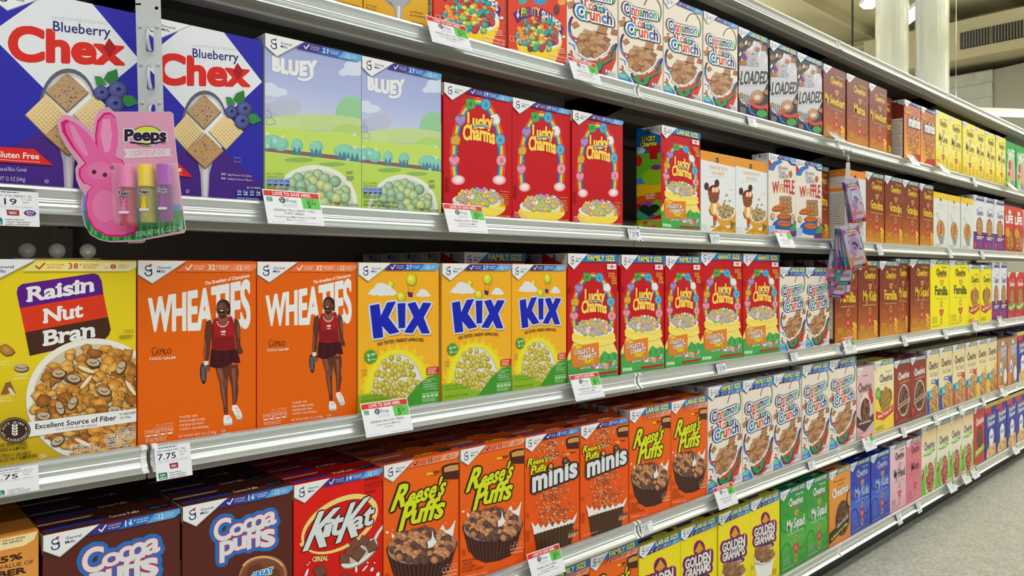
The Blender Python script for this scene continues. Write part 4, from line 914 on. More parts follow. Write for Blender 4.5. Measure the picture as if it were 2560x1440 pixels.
def p_fiber():
    a = Art(); a.uv(); grad(a, [(224, 146, 60), (236, 176, 96), (226, 150, 66)], 12)
    a.frame([(-640, 821), (357, 620), (357, 2352), (-640, 2713)])
    a.poly([(-640, 850), (350, 634), (330, 700), (270, 748), (-640, 930)], (244, 226, 170))
    a.T('18', 50, 754, 112, 740, 54, (70, 40, 24), b=.03, res=2); a.T('g', 118, 704, 134, 702, 22, (70, 40, 24)); a.T('WHOLE GRAIN', 142, 706, 276, 680, 16, (90, 60, 40), b=.02); a.T('PER SERVING', 142, 730, 262, 706, 16, (90, 60, 40), b=.02)
    a.T('65%', 72, 896, 262, 852, 50, (70, 36, 24), b=.035, res=2); a.T('DAILY VALUE OF', -10, 958, 326, 900, 34, (80, 46, 30), res=2); a.T('FIBER', 44, 1014, 284, 972, 48, (70, 36, 24), b=.05, res=2)
    a.T('Fiber', -560, 1400, 300, 1250, 260, WH, b=.04); a.T('One', -400, 1700, 200, 1600, 240, WH, b=.04); a.ell(-140, 2200, 420, 260, WH, n=28)
    for x, y, rr in a.spots(-140, 2120, 380, 220, 40, 4): a.flake(x, y, 60, (190, 130, 70), rr)
    return a

def p_cocoa():
    a = Art(); BR = (92, 40, 32); a.uv(); a.rect(0, 0, 100, 150, BR)
    a.frame([(1534, 430), (2469, 237), (2469, 1587), (1534, 1925)])
    LT, BL, PK = (224, 228, 230), (24, 120, 210), (214, 40, 90)
    for s, x0, y0, x1, y1, h, h1 in (('Cocoa', 1808, 744, 2346, 570, 150, 116),):
        pass
    W = [('C', 1800, 724, 1945, 690, 176), ('o', 1936, 680, 2062, 648, 136), ('c', 2046, 648, 2136, 616, 150), ('o', 2122, 628, 2236, 590, 160), ('a', 2224, 594, 2330, 560, 156)]
    V = [('p', 1850, 842, 1974, 812, 170), ('u', 1962, 800, 2074, 768, 150), ('f', 2066, 792, 2150, 758, 156), ('f', 2140, 770, 2226, 734, 158), ('s', 2200, 768, 2318, 742, 200)]
    for pas in ((34, BL), (10, PK), (0, LT)):
        for ch, x0, y0, x1, y1, h in W + V:
            o = () if pas[0] == 0 else ((pas[0], pas[1]),)
            c = LT if pas[0] == 0 else pas[1]
            if pas[0] == 10: o = ((7, PK),)
            a.T(ch, x0, y0, x1, y1, h, c, b=.034, res=3, ol=o)
    # doughnut-like chocolate swirl
    a.ell(2215, 1010, 210, 170, (176, 116, 76), -16, 34); a.ell(2210, 1015, 190, 148, (128, 76, 50), -16, 34); a.arc(2215, 1005, 196, 156, 16, (226, 176, 130), 210, 330, 18)
    a.poly([(2090, 940), (2180, 900), (2230, 950), (2280, 920), (2350, 960), (2380, 1080), (2060, 1080)], (104, 58, 38))
    a.T('GREAT', 2120, 1040, 2300, 985, 50, (40, 130, 220), b=.05, ol=((6, WH),))
    a.ell(2120, 1560, 380, 240, WH, -18, 34)
    for x, y, rr in a.spots(2120, 1500, 340, 220, 60, 4): a.ball(x, y, 44, rr.choice([(112, 64, 44), (94, 52, 36), (130, 80, 54)]), 12)
    maker_corner(a); strip(a, 'blue', '16')
    return a

def p_bar():
    """red box: cream ring, slanted white lettering, spoon of ridged wafers"""
    a = Art(); a.uv(); grad(a, [(226, 28, 16), (218, 26, 14), (196, 20, 14)], 6)
    a.frame([(126, 564), (944, 395), (944, 1717), (126, 2013)])
    CR = (238, 216, 130)
    a.ell(550, 918, 392, 222, CR, -31, 48); a.ell(540, 930, 356, 186, (206, 22, 14), -31, 48)
    a.ell(210, 1105, 30, 20, CR)
    for s, x0, y0, x1, y1, h, h1 in (('Kit', 206, 1166, 520, 1010, 340, 150), ('Kat', 510, 1090, 850, 900, 350, 180)): pass
    dk = (60, 24, 16); LT = (220, 226, 228)
    L = [('K', 212, 1158, 432, 1108, 350, .42), ('i', 382, 1042, 462, 1020, 170, .25), ('t', 446, 1030, 560, 1000, 220, .22), ('K', 516, 1086, 720, 1010, 356, .38), ('a', 654, 976, 762, 944, 172, .2), ('t', 752, 940, 850, 912, 200, .2)]
    for ps in (0, 1):
        for ch, x0, y0, x1, y1, h, s in L: a.T(ch, x0, y0, x1, y1, h, dk if ps == 0 else LT, b=.03, res=2, sh=s, ol=((11, dk),) if ps == 0 else ())
    a.T('CEREAL', 288, 1262, 440, 1248, 44, CR, b=.05, sh=.15, ol=((3, (120, 14, 10)),))
    # spoon
    a.line([(860, 1080), (900, 1000), (950, 930)], 34, (190, 196, 200), 22); a.line([(866, 1070), (904, 1000), (950, 936)], 14, (232, 236, 236))
    a.ell(730, 1190, 205, 92, (150, 120, 110), -36, 28); a.ell(728, 1184, 196, 84, (232, 234, 232), -36, 28); a.ell(730, 1176, 170, 62, (206, 190, 176), -36, 24)
    rr = random.Random(4)
    for x, y, r, t in ((596, 1232, 50, 40), (704, 1180, 72, 80), (842, 1118, 56, 20), (776, 1070, 48, 70), (690, 1100, 48, 10), (640, 1170, 40, 60)): a.tile(x, y, r, (128, 82, 66), t)
    for x, y, r in ((366, 1350, 60), (600, 1420, 50), (300, 1560, 60), (760, 1500, 60)): a.tile(x, y, r, (124, 76, 56), x % 70)
    for x, y, rx, ry, t in ((250, 1290, 10, 6, 0), (268, 1270, 6, 8, 0), (240, 1370, 12, 50, 20), (780, 1320, 8, 40, 40), (846, 1330, 14, 22, 30), (806, 1268, 8, 10, 0), (870, 1270, 8, 7, 0), (900, 1380, 16, 30, 20), (700, 1330, 12, 30, 0)): a.ell(x, y, rx, ry, WH, t, 10)
    a.ell(480, 1760, 330, 190, WH, -18, 30)
    for i in range(4): x, y = 780 + i * 42, 548 - i * 10; a.line([(x, y), (x + 34, y - 8), (x + 34, y + 46), (x, y + 54), (x, y)], 2.5, (140, 12, 10)); a.T(('170', '2g', '170', '14g')[i], x + 5, y + 24, x + 30, y + 18, 16, (140, 12, 10), b=.01)
    a.bars(780, 500, 940, 2, 14, 7, (140, 12, 10), sl=-.2); a.bars(780, 622, 900, 2, 12, 6, (140, 12, 10), sl=-.2)
    maker_corner(a); strip(a, 'blue', '14')
    return a

def _cup_pic(a, x0, x1, y0, y1):
    """the half peanut cup, cut open"""
    w, h = x1 - x0, y1 - y0
    a.poly([(x0, y0 + h * .3), (x1, y0), (x1, y1 * 1 - h * .06), (x0 + w * .1, y1)], (66, 32, 26))
    a.ell(x0 + w * .55, y0 + h * .22, w * .55, h * .16, (66, 32, 26), -12, 20)
    a.poly([(x0 + w * .16, y0 + h * .32), (x0 + w * .5, y0 + h * .18), (x1, y0 + h * .12), (x1, y0 + h * .46), (x0 + w * .2, y0 + h * .62)], (206, 156, 90))
    a.poly([(x0 + w * .02, y0 + h * .6), (x1, y0 + h * .44), (x1, y1 - h * .04), (x0 + w * .1, y1)], (82, 36, 30))
    for k in range(10): X = x0 + w * (.1 + k * .09); a.line([(X, y0 + h * .62 - k * h * .015), (X + 1, y1 - k * h * .004)], w * .022, (58, 24, 20), caps=False)
def _puffs_word(a, L, sc=1, lime=(216, 226, 30)):
    dk = (52, 32, 18)
    for s, x0, y0, x1, y1, h, h1, sh in L: a.T(s, x0, y0, x1, y1, h, dk, h1=h1, b=.03, sh=sh, res=2, ol=((h * .085, dk),))
    for s, x0, y0, x1, y1, h, h1, sh in L: a.T(s, x0, y0, x1, y1, h, lime, h1=h1, b=.036, sh=sh, res=2)
def p_puffs(banner_=None):
    a = Art(); OR = (240, 98, 14); a.uv(); grad(a, [(240, 106, 22), (238, 96, 14), (236, 90, 14)], 6)
    if banner_: a.frame([(951, 340), (1642, 190), (1642, 1464), (951, 1714)])
    else: a.frame([(951, 384), (1642, 241), (1642, 1464), (951, 1714)])
    a.line([(1482, 480), (1470, 505), (1560, 530)], 8, sh_(OR, .8)); _cup_pic(a, 1482, 1644, 352, 512)
    a.T('made with', 1388, 446, 1444, 436, 14, (90, 30, 10)); a.T('REAL', 1352, 472, 1412, 460, 22, YEL, b=.04); a.T("REESE'S", 1414, 460, 1480, 446, 22, (70, 30, 16), b=.04); a.T('Peanut Butter', 1376, 482, 1460, 468, 12, (90, 30, 10))
    _puffs_word(a, [("R", 1016, 800, 1150, 742, 236, 220, .36), ("eese's", 1162, 748, 1500, 646, 158, 176, .30), ('P', 1092, 978, 1206, 930, 262, 244, .26), ('uffs', 1196, 916, 1490, 850, 178, 206, .26)])
    # milk, puffs and cup
    rr = random.Random(9)
    for p in ([(1030, 1080), (1024, 1000), (1060, 1030), (1100, 1040), (1160, 965), (1200, 1010), (1240, 990), (1300, 1080)], [(1440, 1000), (1500, 920), (1520, 975), (1560, 960), (1612, 884), (1600, 960), (1590, 1020), (1500, 1060)]): a.poly(p, WH)
    for x, y, r in ((984, 994, 16), (1034, 968, 6), (1526, 906, 6), (1606, 892, 9), (1000, 1104, 12)): a.ell(x, y, r, r * .7, WH, n=9)
    DK = (66, 34, 26)
    a.poly([(976, 1150), (1000, 1110), (1300, 1060), (1600, 1040), (1632, 1088), (1560, 1330), (1500, 1420), (1380, 1470), (1230, 1500), (1110, 1460), (1040, 1370)], DK)
    for k in range(30):
        t = k / 29; X0 = 980 + t * 650; X1 = 1050 + t * 500; yb = 1400 + 90 * math.sin(t * 3.14) - t * 90; yt = 1160 - t * 60 + 140 * math.sin(t * 3.14)
        a.line([(X0, yt), (X1, yb)], 8, (98, 56, 46) if k % 2 else (48, 24, 20), caps=False)
    a.ell(1305, 1130, 318, 150, (170, 140, 120), -8, 34)
    for x, y, q in a.spots(1300, 1120, 296, 150, 96, 3, .4): a.ball(x, y, 37, q.choice([(206, 146, 100), (186, 124, 84), (104, 72, 64), (92, 62, 56), (196, 134, 92), (112, 78, 68)]), 12)
    a.poly([(1350, 1080), (1390, 1050), (1396, 960), (1412, 1040), (1440, 1080), (1400, 1120), (1360, 1140)], WH)
    for i, s in enumerate(('SWEET & CRUNCHY', 'CORN PUFFS', 'BOLITAS DE MAIZ', 'ENDULZADAS Y CRUJIENTES')): a.T(s, 968, 1500 + i * 34, (1130, 1080, 1120, 1200)[i], 1466 + i * 34 - (0, -10, 0, 18)[i], 22, (90, 36, 16), b=.01)
    a.T('NET WT/PESO NETO 11.5 OZ (326g)', 972, 1660, 1240, 1600, 24, (250, 190, 150), b=.01)
    a.T('PER 1 CUP SERVING', 1530, 1296, 1632, 1278, 12, (250, 190, 150))
    for i in range(4): x, y = 1490 + i * 36, 1320 - i * 8; a.line([(x, y), (x + 28, y - 6), (x + 28, y + 42), (x, y + 48), (x, y)], 2.5, (250, 190, 150)); a.ell(x + 14, y + 36, 11, 5, (250, 190, 150), n=8)
    a.bars(1490, 1384, 1632, 2, 12, 6, (250, 190, 150), sl=-.2); a.bars(968, 1370, 1010, 5, 12, 6, (160, 60, 20))
    if banner_: strip(a, 'salmon', '15', 9.8, 7)
    else: strip(a, 'salmon', '15', 1)
    if banner_: banner(a, banner_); a.uv(); a.poly([(0, 11), (24, 9.4), (23, 15), (10, 16.8), (0, 12.5)], (240, 106, 22))
    maker_corner(a)
    return a

def p_minis():
    a = Art(); a.uv(); grad(a, [(240, 98, 24), (236, 88, 16), (238, 92, 18)], 6)
    a.frame([(39, 447), (432, 365), (432, 1184), (39, 1327)])
    _cup_pic(a, 334, 430, 430, 528)
    a.T('made with', 362, 556, 396, 550, 8, (90, 30, 10)); a.T('REAL', 336, 572, 366, 566, 11, YEL, b=.04); a.T("REESE'S", 368, 562, 412, 554, 11, (70, 30, 16), b=.04)
    rr = random.Random(6)
    C = [(226, 170, 120), (240, 196, 150), (150, 90, 70), (176, 110, 84)]
    for i in range(330):
        t = rr.random()
        if t < .28: x, y = rr.gauss(225, 44), rr.uniform(460, 610)
        else:
            y = rr.uniform(770, 1090); x = rr.gauss(240, 62)
        if not 70 < x < 400 or (x > 326 and y < 535) or y > 1110 - x * .12 + 40: continue
        a.ball(x, y, rr.uniform(5, 8), rr.choice(C), 7)
    a.poly([(95, 1110), (80, 1050), (112, 1084), (130, 1060), (150, 1096), (170, 1070), (186, 1096), (210, 1056), (236, 1086), (256, 1050), (280, 1074), (300, 1040), (320, 1062), (360, 1030), (376, 1040), (414, 980), (404, 1030), (388, 1060), (392, 1075), (100, 1140)], WH)
    a.poly([(104, 1140), (392, 1052), (372, 1220), (130, 1300)], (74, 46, 24))
    for k in range(18): x = 112 + k * 15.6; a.line([(x, 1136 - k * 4.7), (134 + k * 13.6, 1296 - k * 4.6)], 3, (98, 64, 36) if k % 2 else (58, 34, 18), caps=False)
    a.line([(104, 1140)] + [(104 + k * 12, 1132 - k * 3.6 + (k % 2) * 10) for k in range(1, 24)] + [(392, 1052)], 5, WH)
    _puffs_word(a, [('R', 52, 654, 90, 640, 56, 54, .22), ("eese's", 92, 640, 196, 616, 38, 42, .12), ('P', 76, 712, 112, 700, 62, 60, .16), ('uffs', 108, 698, 186, 680, 46, 50, .16)])
    dk = (50, 34, 26)
    for c, o in ((dk, 13), ((226, 230, 236), 0)):
        a.T('m\u0131n\u0131s' if False else 'minis', 92, 836, 412, 716, 150, c, h1=136, b=.045, res=3, sp=.03, ol=((o, dk),) if o else ())
    for x, y, c in ((224, 652, (224, 160, 90)), (330, 610, (150, 90, 66))): a.ell(x, y, 22, 27, dk, n=18); a.ball(x, y, 15, c, 16, 19)
    for i in range(4): x, y = 352 + i * 19, 1118 - i * 5; a.rect(x, y, x + 15, y + 26, (120, 80, 60)); a.ell(x + 7, y + 22, 6, 3, WH, n=7)
    a.bars(348, 1150, 426, 3, 7, 3.5, (250, 200, 170), sl=-.3); a.T('PER 1 CUP', 380, 1092, 426, 1078, 8, (250, 200, 170)); a.bars(42, 1120, 78, 9, 9, 4.5, (170, 66, 26), sl=-.2); a.bars(44, 990, 72, 4, 9, 4.5, (170, 66, 26)); a.T('NET WT/PESO NETO 11.5 OZ', 60, 1296, 180, 1258, 12, (250, 200, 170))
    maker_corner(a); strip(a, 'deep', '15')
    return a

def p_graham():
    a = Art(); a.uv(); grad(a, [(240, 222, 30), (240, 226, 24), (232, 206, 20)], 8)
    a.frame([(1142, 553), (1493, 412), (1493, 1428), (1142, 1625)]) 
    MG, PU = (214, 30, 96), (78, 34, 92)
    a.ell(1323, 765, 58, 96, MG, 0, 26); a.ell(1323, 768, 50, 88, PU, 0, 26)
    L = [('GOLDEN', 1186, 976, 1432, 896, 100, 110), ('GRAHAMS', 1188, 1082, 1430, 996, 92, 104)]
    for w_, c in ((26, MG), (19, PU), (0, (236, 232, 220))):
        for s, x0, y0, x1, y1, h, h1 in L: a.T(s, x0, y0, x1, y1, h, c, h1=h1, b=.05, res=2, ol=((w_, c),) if w_ else ())
    a.poly([(1278, 790), (1322, 690), (1364, 764), (1318, 812)], (226, 156, 40)); a.line([(1312, 804), (1350, 740)], 3, (180, 110, 30))
    a.line([(1226, 1150), (1260, 1112), (1320, 1080), (1400, 1060)], 54, PU); a.line([(1230, 1156), (1262, 1122), (1322, 1092), (1398, 1072)], 12, (220, 200, 200)); a.T('S\'mores Honey Graham', 1240, 1128, 1396, 1062, 22, (200, 150, 170), b=.02)
    a.poly([(1184, 1260), (1424, 1150), (1396, 1420), (1220, 1500)], WH); a.ell(1304, 1208, 124, 84, (230, 220, 214), -20, 26)
    for x, y, q in a.spots(1306, 1180, 112, 84, 42, 4, .5): a.tile(x, y, 24, q.choice([(160, 112, 74), (182, 136, 96), (140, 94, 62)]), q.uniform(0, 90))
    a.line([(1190, 1290), (1290, 1300), (1400, 1230)], 14, (206, 150, 120)); a.arc(1304, 1208, 126, 88, 10, WH, 10, 170, 20)
    a.T('TM', 1420, 1030, 1450, 1022, 9, (190, 150, 20)); a.bars(1144, 1320, 1180, 4, 14, 7, (190, 160, 20)); a.bars(1400, 1360, 1460, 5, 14, 7, (190, 160, 20), sl=-.3)
    a.uv(); strip(a, 'deep', '14', 9.4, 6.4, x=(2, 8)); a.poly([(0, 9.4), (24, 9.4), (24, 15.8), (0, 15.8)], (44, 40, 118)); a.line([(26, 12.6), (28, 14.4), (31, 10.6)], 1, WH)
    banner(a, 'LARGE'); maker_corner(a)
    return a

# --- the quieter cartons further along
def bowl_pic(a, cx, cy, r, cols, n=46, rim=WH, kind='ring', seed=3, ry=None):
    ry = ry or r
    a.ell(cx, cy, r, ry, rim, n=24); a.ell(cx, cy, r * .88, ry * .88, sh_(cols[0], .7), n=24)
    for x, y, q in a.spots(cx, cy, r * .8, ry * .8, n, seed, .4):
        if kind == 'ring': a.ring(x, y, r * .15, q.choice(cols))
        elif kind == 'flake': a.flake(x, y, r * .17, q.choice(cols), q)
        else: a.ball(x, y, r * .13, q.choice(cols), 8)
TAN = [(206, 152, 84), (190, 136, 70), (216, 166, 100)]
CHO = [(110, 66, 44), (140, 90, 60), (90, 52, 38)]
def p_heart(base, lower, word_ink, pic, ribbon, banner_='LARGE', sub='Honey Nut', dot=None, kind='ring', rim=(150, 30, 30), heartshape=True):
    a = Art(); grad(a, [base, base, lower, lower], 12); a.uv()
    a.T(sub, 56, 27, 86, 27, 4, word_ink, b=.01); serif_word(a, 'Cheerios', 26, 46, 92, 46, 17, word_ink); a.bars(30, 51, 80, 1, 2, 1, mixc(base, word_ink, .5))
    if heartshape: a.heart(56, 88, 34, rim); a.heart(56, 88, 31, sh_(pic[0], .7))
    else: a.ell(56, 88, 33, 40, rim, n=24); a.ell(56, 88, 30, 37, sh_(pic[0], .7), n=24)
    for x, y, q in a.spots(56, 86, 24, 27, 58, 4, .4): a.ring(x, y, 4.2, q.choice(pic))
    a.poly([(8, 104), (40, 112), (96, 100), (96, 116), (44, 128), (8, 120)], ribbon); a.T('HEART HEALTHY', 16, 120, 90, 110, 6, WH, b=.03, arc=-3)
    if dot: a.ell(18, 68, 12, 13, dot, n=18); a.T('LOW', 11, 67, 25, 67, 4, WH, b=.02); a.T('FAT', 12, 73, 24, 73, 4, WH, b=.02)
    a.bars(8, 138, 50, 3, 3, 1.4, mixc(lower, word_ink, .5)); 
    maker_corner(a)
    if banner_: banner(a, banner_); maker_corner(a)
    return a
def p_bowlbrown():
    a = Art(); grad(a, [(140, 44, 36), (150, 52, 40), (126, 40, 30)], 8); a.uv()
    a.T('Cheerios', 22, 46, 92, 44, 17, WH, b=.035); a.T('CHOCOLATE PEANUT BUTTER', 30, 56, 92, 54, 4, (230, 190, 110), b=.02)
    bowl_pic(a, 58, 96, 34, CHO, 50, (206, 200, 196), seed=6, ry=38); a.poly([(20, 104), (96, 92), (96, 102), (20, 114)], (206, 170, 150)); a.bars(24, 106, 90, 1, 3, 4, (110, 50, 40), sl=-.16)
    a.ell(12, 130, 9, 10, (206, 40, 50)); a.bars(30, 140, 90, 2, 3, 1.3, (190, 120, 110)); banner(a, 'LARGE'); maker_corner(a); return a
def p_oatcr(foot, tagc, word='Oat Crunch'):
    a = Art(); grad(a, [(236, 214, 160), (240, 226, 180), (238, 222, 180)], 8); a.uv()
    a.poly([(0, 108), (30, 100), (100, 70), (100, 150), (0, 150)], foot); serif_word(a, 'Cheerios', 16, 46, 94, 46, 20, (74, 64, 60)); a.T(word, 26, 64, 90, 64, 13, (150, 130, 100), b=.01)
    a.rect(38, 72, 84, 81, tagc); a.bars(42, 74.4, 80, 1, 3, 3.6, WH)
    bowl_pic(a, 66, 124, 42, TAN, 56, (220, 200, 160), 'flake', 8, 40); a.rect(2, 96, 48, 114, (60, 166, 190)); a.rect(8, 101, 22, 110, (30, 110, 130)); a.bars(25, 101, 45, 3, 3.5, 1.8, WH)
    banner(a, 'LARGE'); maker_corner(a); return a
def p_greenoat(pic=(196, 110, 84)):
    a = Art(); grad(a, [(226, 188, 120), (240, 232, 206), (240, 234, 210), (240, 234, 210)], 10); a.uv()
    serif_word(a, 'Cheerios', 16, 54, 88, 54, 19, (84, 78, 70)); a.poly([(14, 60), (88, 56), (88, 63), (50, 68), (14, 66)], (120, 186, 70)); a.bars(20, 60, 84, 1, 3, 3, (226, 240, 200))
    a.poly([(0, 104), (20, 98), (30, 150), (0, 150)], (110, 190, 40)); a.poly([(84, 84), (100, 76), (100, 150), (80, 150)], (140, 204, 90)); a.ell(58, 84, 26, 16, (236, 226, 220))
    bowl_pic(a, 56, 118, 32, [pic, sh_(pic, .85), sh_(pic, 1.1)], 60, (230, 224, 214), 'flake', 5, 38); a.ell(28, 98, 13, 15, (196, 220, 170), n=18); a.ell(28, 98, 9, 11, (120, 180, 90), n=14)
    for x, y in ((8, 96), (12, 104), (6, 112)): a.ell(x, y, 4, 4, (206, 50, 40), n=9)
    banner(a, 'LARGE'); maker_corner(a); return a
def p_pinkchoc():
    a = Art(); grad(a, [(226, 190, 196), (222, 184, 190), (218, 176, 184)], 5); a.uv(); a.T('Chocolate', 34, 20, 60, 20, 4, (110, 60, 50), b=.01); serif_word(a, 'Cheerios', 8, 52, 84, 52, 20, (96, 50, 44)); a.bars(20, 60, 70, 1, 3, 1.4, (150, 90, 90))
    a.ell(48, 92, 33, 36, (236, 220, 220), n=24); bowl_pic(a, 48, 94, 31, CHO + [(200, 90, 90)], 54, (230, 200, 200)); a.ell(78, 60, 11, 12, (200, 40, 50)); a.ell(86, 74, 8, 9, (200, 40, 50)); a.poly([(0, 100), (40, 120), (96, 104), (96, 120), (44, 138), (0, 122)], (70, 40, 38)); a.bars(10, 116, 88, 1, 3, 4, (200, 180, 170)); maker_corner(a); return a
def p_orangechoc():
    a = Art(); grad(a, [(232, 160, 60), (228, 150, 56), (214, 130, 46)], 8); a.uv(); a.T('Frosted', 20, 26, 70, 26, 5, (120, 60, 30), b=.02); a.T('Honey Nut', 36, 34, 70, 34, 4, (120, 60, 30), b=.02); a.T('Cheerios', 12, 56, 90, 54, 20, WH, b=.04, ol=((1, (170, 90, 30)),)); bowl_pic(a, 62, 104, 34, CHO, 54, (90, 50, 36), seed=2, ry=36); a.arc(96, 70, 14, 18, 4, (60, 34, 26), 90, 270, 14)
    a.poly([(0, 122), (50, 112), (92, 104), (92, 118), (50, 132), (0, 144)], (40, 30, 34)); a.T('CHOCOLATE', 34, 120, 88, 108, 6, WH, b=.03); a.T('& PEANUT BUTTER', 8, 138, 84, 122, 5, YEL, b=.03); banner(a, 'LARGE'); maker_corner(a); return a
def p_frost():
    a = Art(); grad(a, [(30, 34, 150), (34, 40, 160), (50, 40, 140)], 6); a.uv(); a.rect(0, 0, 56, 26, (206, 40, 60)); a.rect(0, 0, 100, 10, (240, 226, 60)); a.T('NEW LOOK', 10, 8, 90, 8, 5, (200, 40, 60), b=.03)
    a.ell(50, 34, 20, 6, (200, 30, 50)); a.T('Frosted', 24, 50, 92, 44, 14, (206, 220, 240), b=.04, ol=((1, (20, 20, 90)),)); a.T('Flakes', 26, 66, 90, 60, 14, (206, 220, 240), b=.04, ol=((1, (20, 20, 90)),))
    a.ell(60, 142, 46, 26, WH, n=22)
    for x, y, q in a.spots(60, 134, 40, 22, 44, 3, .4): a.flake(x, y, 7, q.choice([(226, 176, 90), (236, 196, 120), (210, 150, 70)]), q)
    a.ell(56, 96, 22, 24, WH, n=22); a.T('FREE', 40, 100, 72, 98, 9, (30, 60, 150), b=.03); return a
def p_redchoc(dark=False):
    a = Art(); grad(a, [(206, 44, 40), (200, 40, 40), (190, 60, 50)], 6); a.uv(); a.T('Cheerios', 18, 50, 92, 46, 18, WH, b=.035); bowl_pic(a, 56, 82, 30, CHO, 44, (110, 50, 40), seed=9); a.poly([(10, 116), (94, 104), (94, 118), (10, 130)], (150, 206, 60)); a.bars(16, 118, 90, 1, 3, 3, WH, sl=-.14)
    banner(a, 'LARGE'); maker_corner(a); return a
def p_purple(banner_='LARGE'):
    a = Art(); grad(a, [(228, 230, 238), (226, 228, 236)], 3); a.uv(); a.T('Multi Grain', 52, 34, 90, 34, 4, (110, 100, 150)); serif_word(a, 'Cheerios', 30, 54, 92, 54, 17, (84, 84, 140)); a.ell(62, 61, 4, 3, (110, 100, 150))
    a.rect(0, 100, 100, 150, (108, 42, 140)); a.rect(0, 100, 100, 112, (70, 36, 120)); bowl_pic(a, 58, 86, 32, TAN, 50, (150, 50, 110), seed=7, ry=27); a.bars(30, 112, 94, 2, 5, 3, WH); a.ell(16, 136, 11, 10, (222, 60, 70)); a.bars(40, 128, 90, 4, 4, 1.6, (160, 110, 180))
    banner(a, banner_, 9); a.rect(0, 9.4, 100, 13.6, (80, 60, 150)); maker_corner(a); return a
def p_whiteyel():
    a = Art(); grad(a, [(226, 230, 226), (222, 226, 222)], 3); a.uv(); a.rect(0, 0, 100, 17, (244, 202, 40)); a.ell(50, 19, 5, 4.6, (60, 70, 60)); a.T('CRUNCH OATS', 28, 36, 78, 36, 4.5, (226, 190, 100)); a.bars(24, 44, 84, 1, 2, 1, (200, 200, 196))
    a.line([(24, 56), (52, 92)], 3, (150, 150, 146)); a.ell(52, 104, 30, 28, (176, 176, 170)); bowl_pic(a, 50, 100, 30, TAN, 46, (196, 186, 160), 'flake', 4, 27); a.ell(52, 98, 9, 9, (206, 90, 60)); a.poly([(36, 124), (74, 120), (66, 140), (46, 140)], (150, 156, 152)); a.bars(12, 142, 60, 2, 3, 1.3, (190, 190, 186)); return a
def p_greenbox():
    a = Art(); grad(a, [(30, 170, 76), (26, 160, 72), (40, 170, 60)], 4); a.uv(); a.ell(54, 96, 44, 66, (200, 220, 190)); a.T('OATS', 14, 46, 92, 44, 22, WH, b=.05); a.ell(64, 100, 26, 46, (226, 160, 160)); a.ell(36, 120, 22, 14, (170, 210, 90)); a.ell(30, 104, 12, 9, (210, 70, 60)); a.ell(70, 134, 16, 12, (140, 130, 200)); bowl_pic(a, 40, 76, 20, TAN, 20, WH); return a
def p_redgran():
    a = Art(); grad(a, [(214, 60, 46), (206, 50, 44), (196, 44, 40)], 5); a.uv(); a.ell(56, 20, 16, 8, (226, 220, 206)); a.T('LIFE', 12, 56, 92, 54, 24, WH, b=.06, ol=((1.4, (120, 40, 30)),)); bowl_pic(a, 60, 112, 44, [(190, 130, 60), (170, 100, 50), (210, 150, 60)], 44, (140, 50, 40), 'flake', 7, 40); a.ell(30, 86, 26, 16, (226, 150, 40)); return a
def p_pinkgran(): 
    a = Art(); grad(a, [(220, 150, 170), (190, 60, 90), (230, 200, 206)], 8); a.uv(); a.T('Berry', 16, 60, 90, 56, 20, WH, b=.05); bowl_pic(a, 55, 110, 36, TAN, 40, WH); return a
def p_browngran():
    a = Art(); grad(a, [(170, 130, 100), (176, 134, 104), (150, 110, 84)], 5); a.uv(); a.ell(56, 14, 14, 7, (226, 220, 206)); a.T('Frosted', 34, 42, 92, 34, 14, (150, 170, 220), b=.05, ol=((1, WH),)); a.T('Flakes', 36, 58, 90, 50, 14, (150, 170, 220), b=.05, ol=((1, WH),)); a.T('CHOCO', 46, 82, 96, 66, 13, (60, 36, 30), b=.05, ol=((1, WH),)); a.ell(80, 118, 18, 24, (230, 226, 220)); a.ell(12, 130, 22, 24, (230, 130, 50)); a.ell(12, 56, 12, 26, (230, 140, 60)); a.ell(36, 92, 14, 22, (226, 230, 236)); a.ell(36, 96, 7, 10, (60, 120, 190))
    return a
def p_backpanel():
    a = Art(); a.uv(); a.rect(0, 0, 100, 150, (220, 222, 220)); a.rect(0, 0, 100, 15, (236, 140, 46)); a.ell(48, 14, 5, 5, (30, 40, 40)); a.T('CINNACRUNCH', 24, 32, 76, 32, 5, (222, 160, 110)); a.bars(30, 44, 76, 3, 6, 2, (190, 160, 140)); a.ell(66, 90, 26, 34, (196, 156, 110))
    for x, y, q in a.spots(66, 90, 24, 30, 40, 3): a.tile(x, y, 4, (180, 140, 90), q.uniform(0, 90), False)
    a.bars(60, 100, 94, 10, 4, 1.6, (180, 180, 176)); return a
def side_orange():
    a = Art(); a.uv(); a.rect(0, 0, 100, 150, (216, 218, 216)); a.rect(0, 0, 100, 15, (236, 140, 46)); a.T('Ingredients', 26, 10, 76, 10, 4, (250, 210, 160)); a.rect(12, 38, 100, 46, (236, 150, 60)); a.bars(14, 24, 90, 3, 5, 2, (226, 170, 120)); a.bars(14, 52, 90, 18, 5, 1.8, (170, 174, 172)); return a
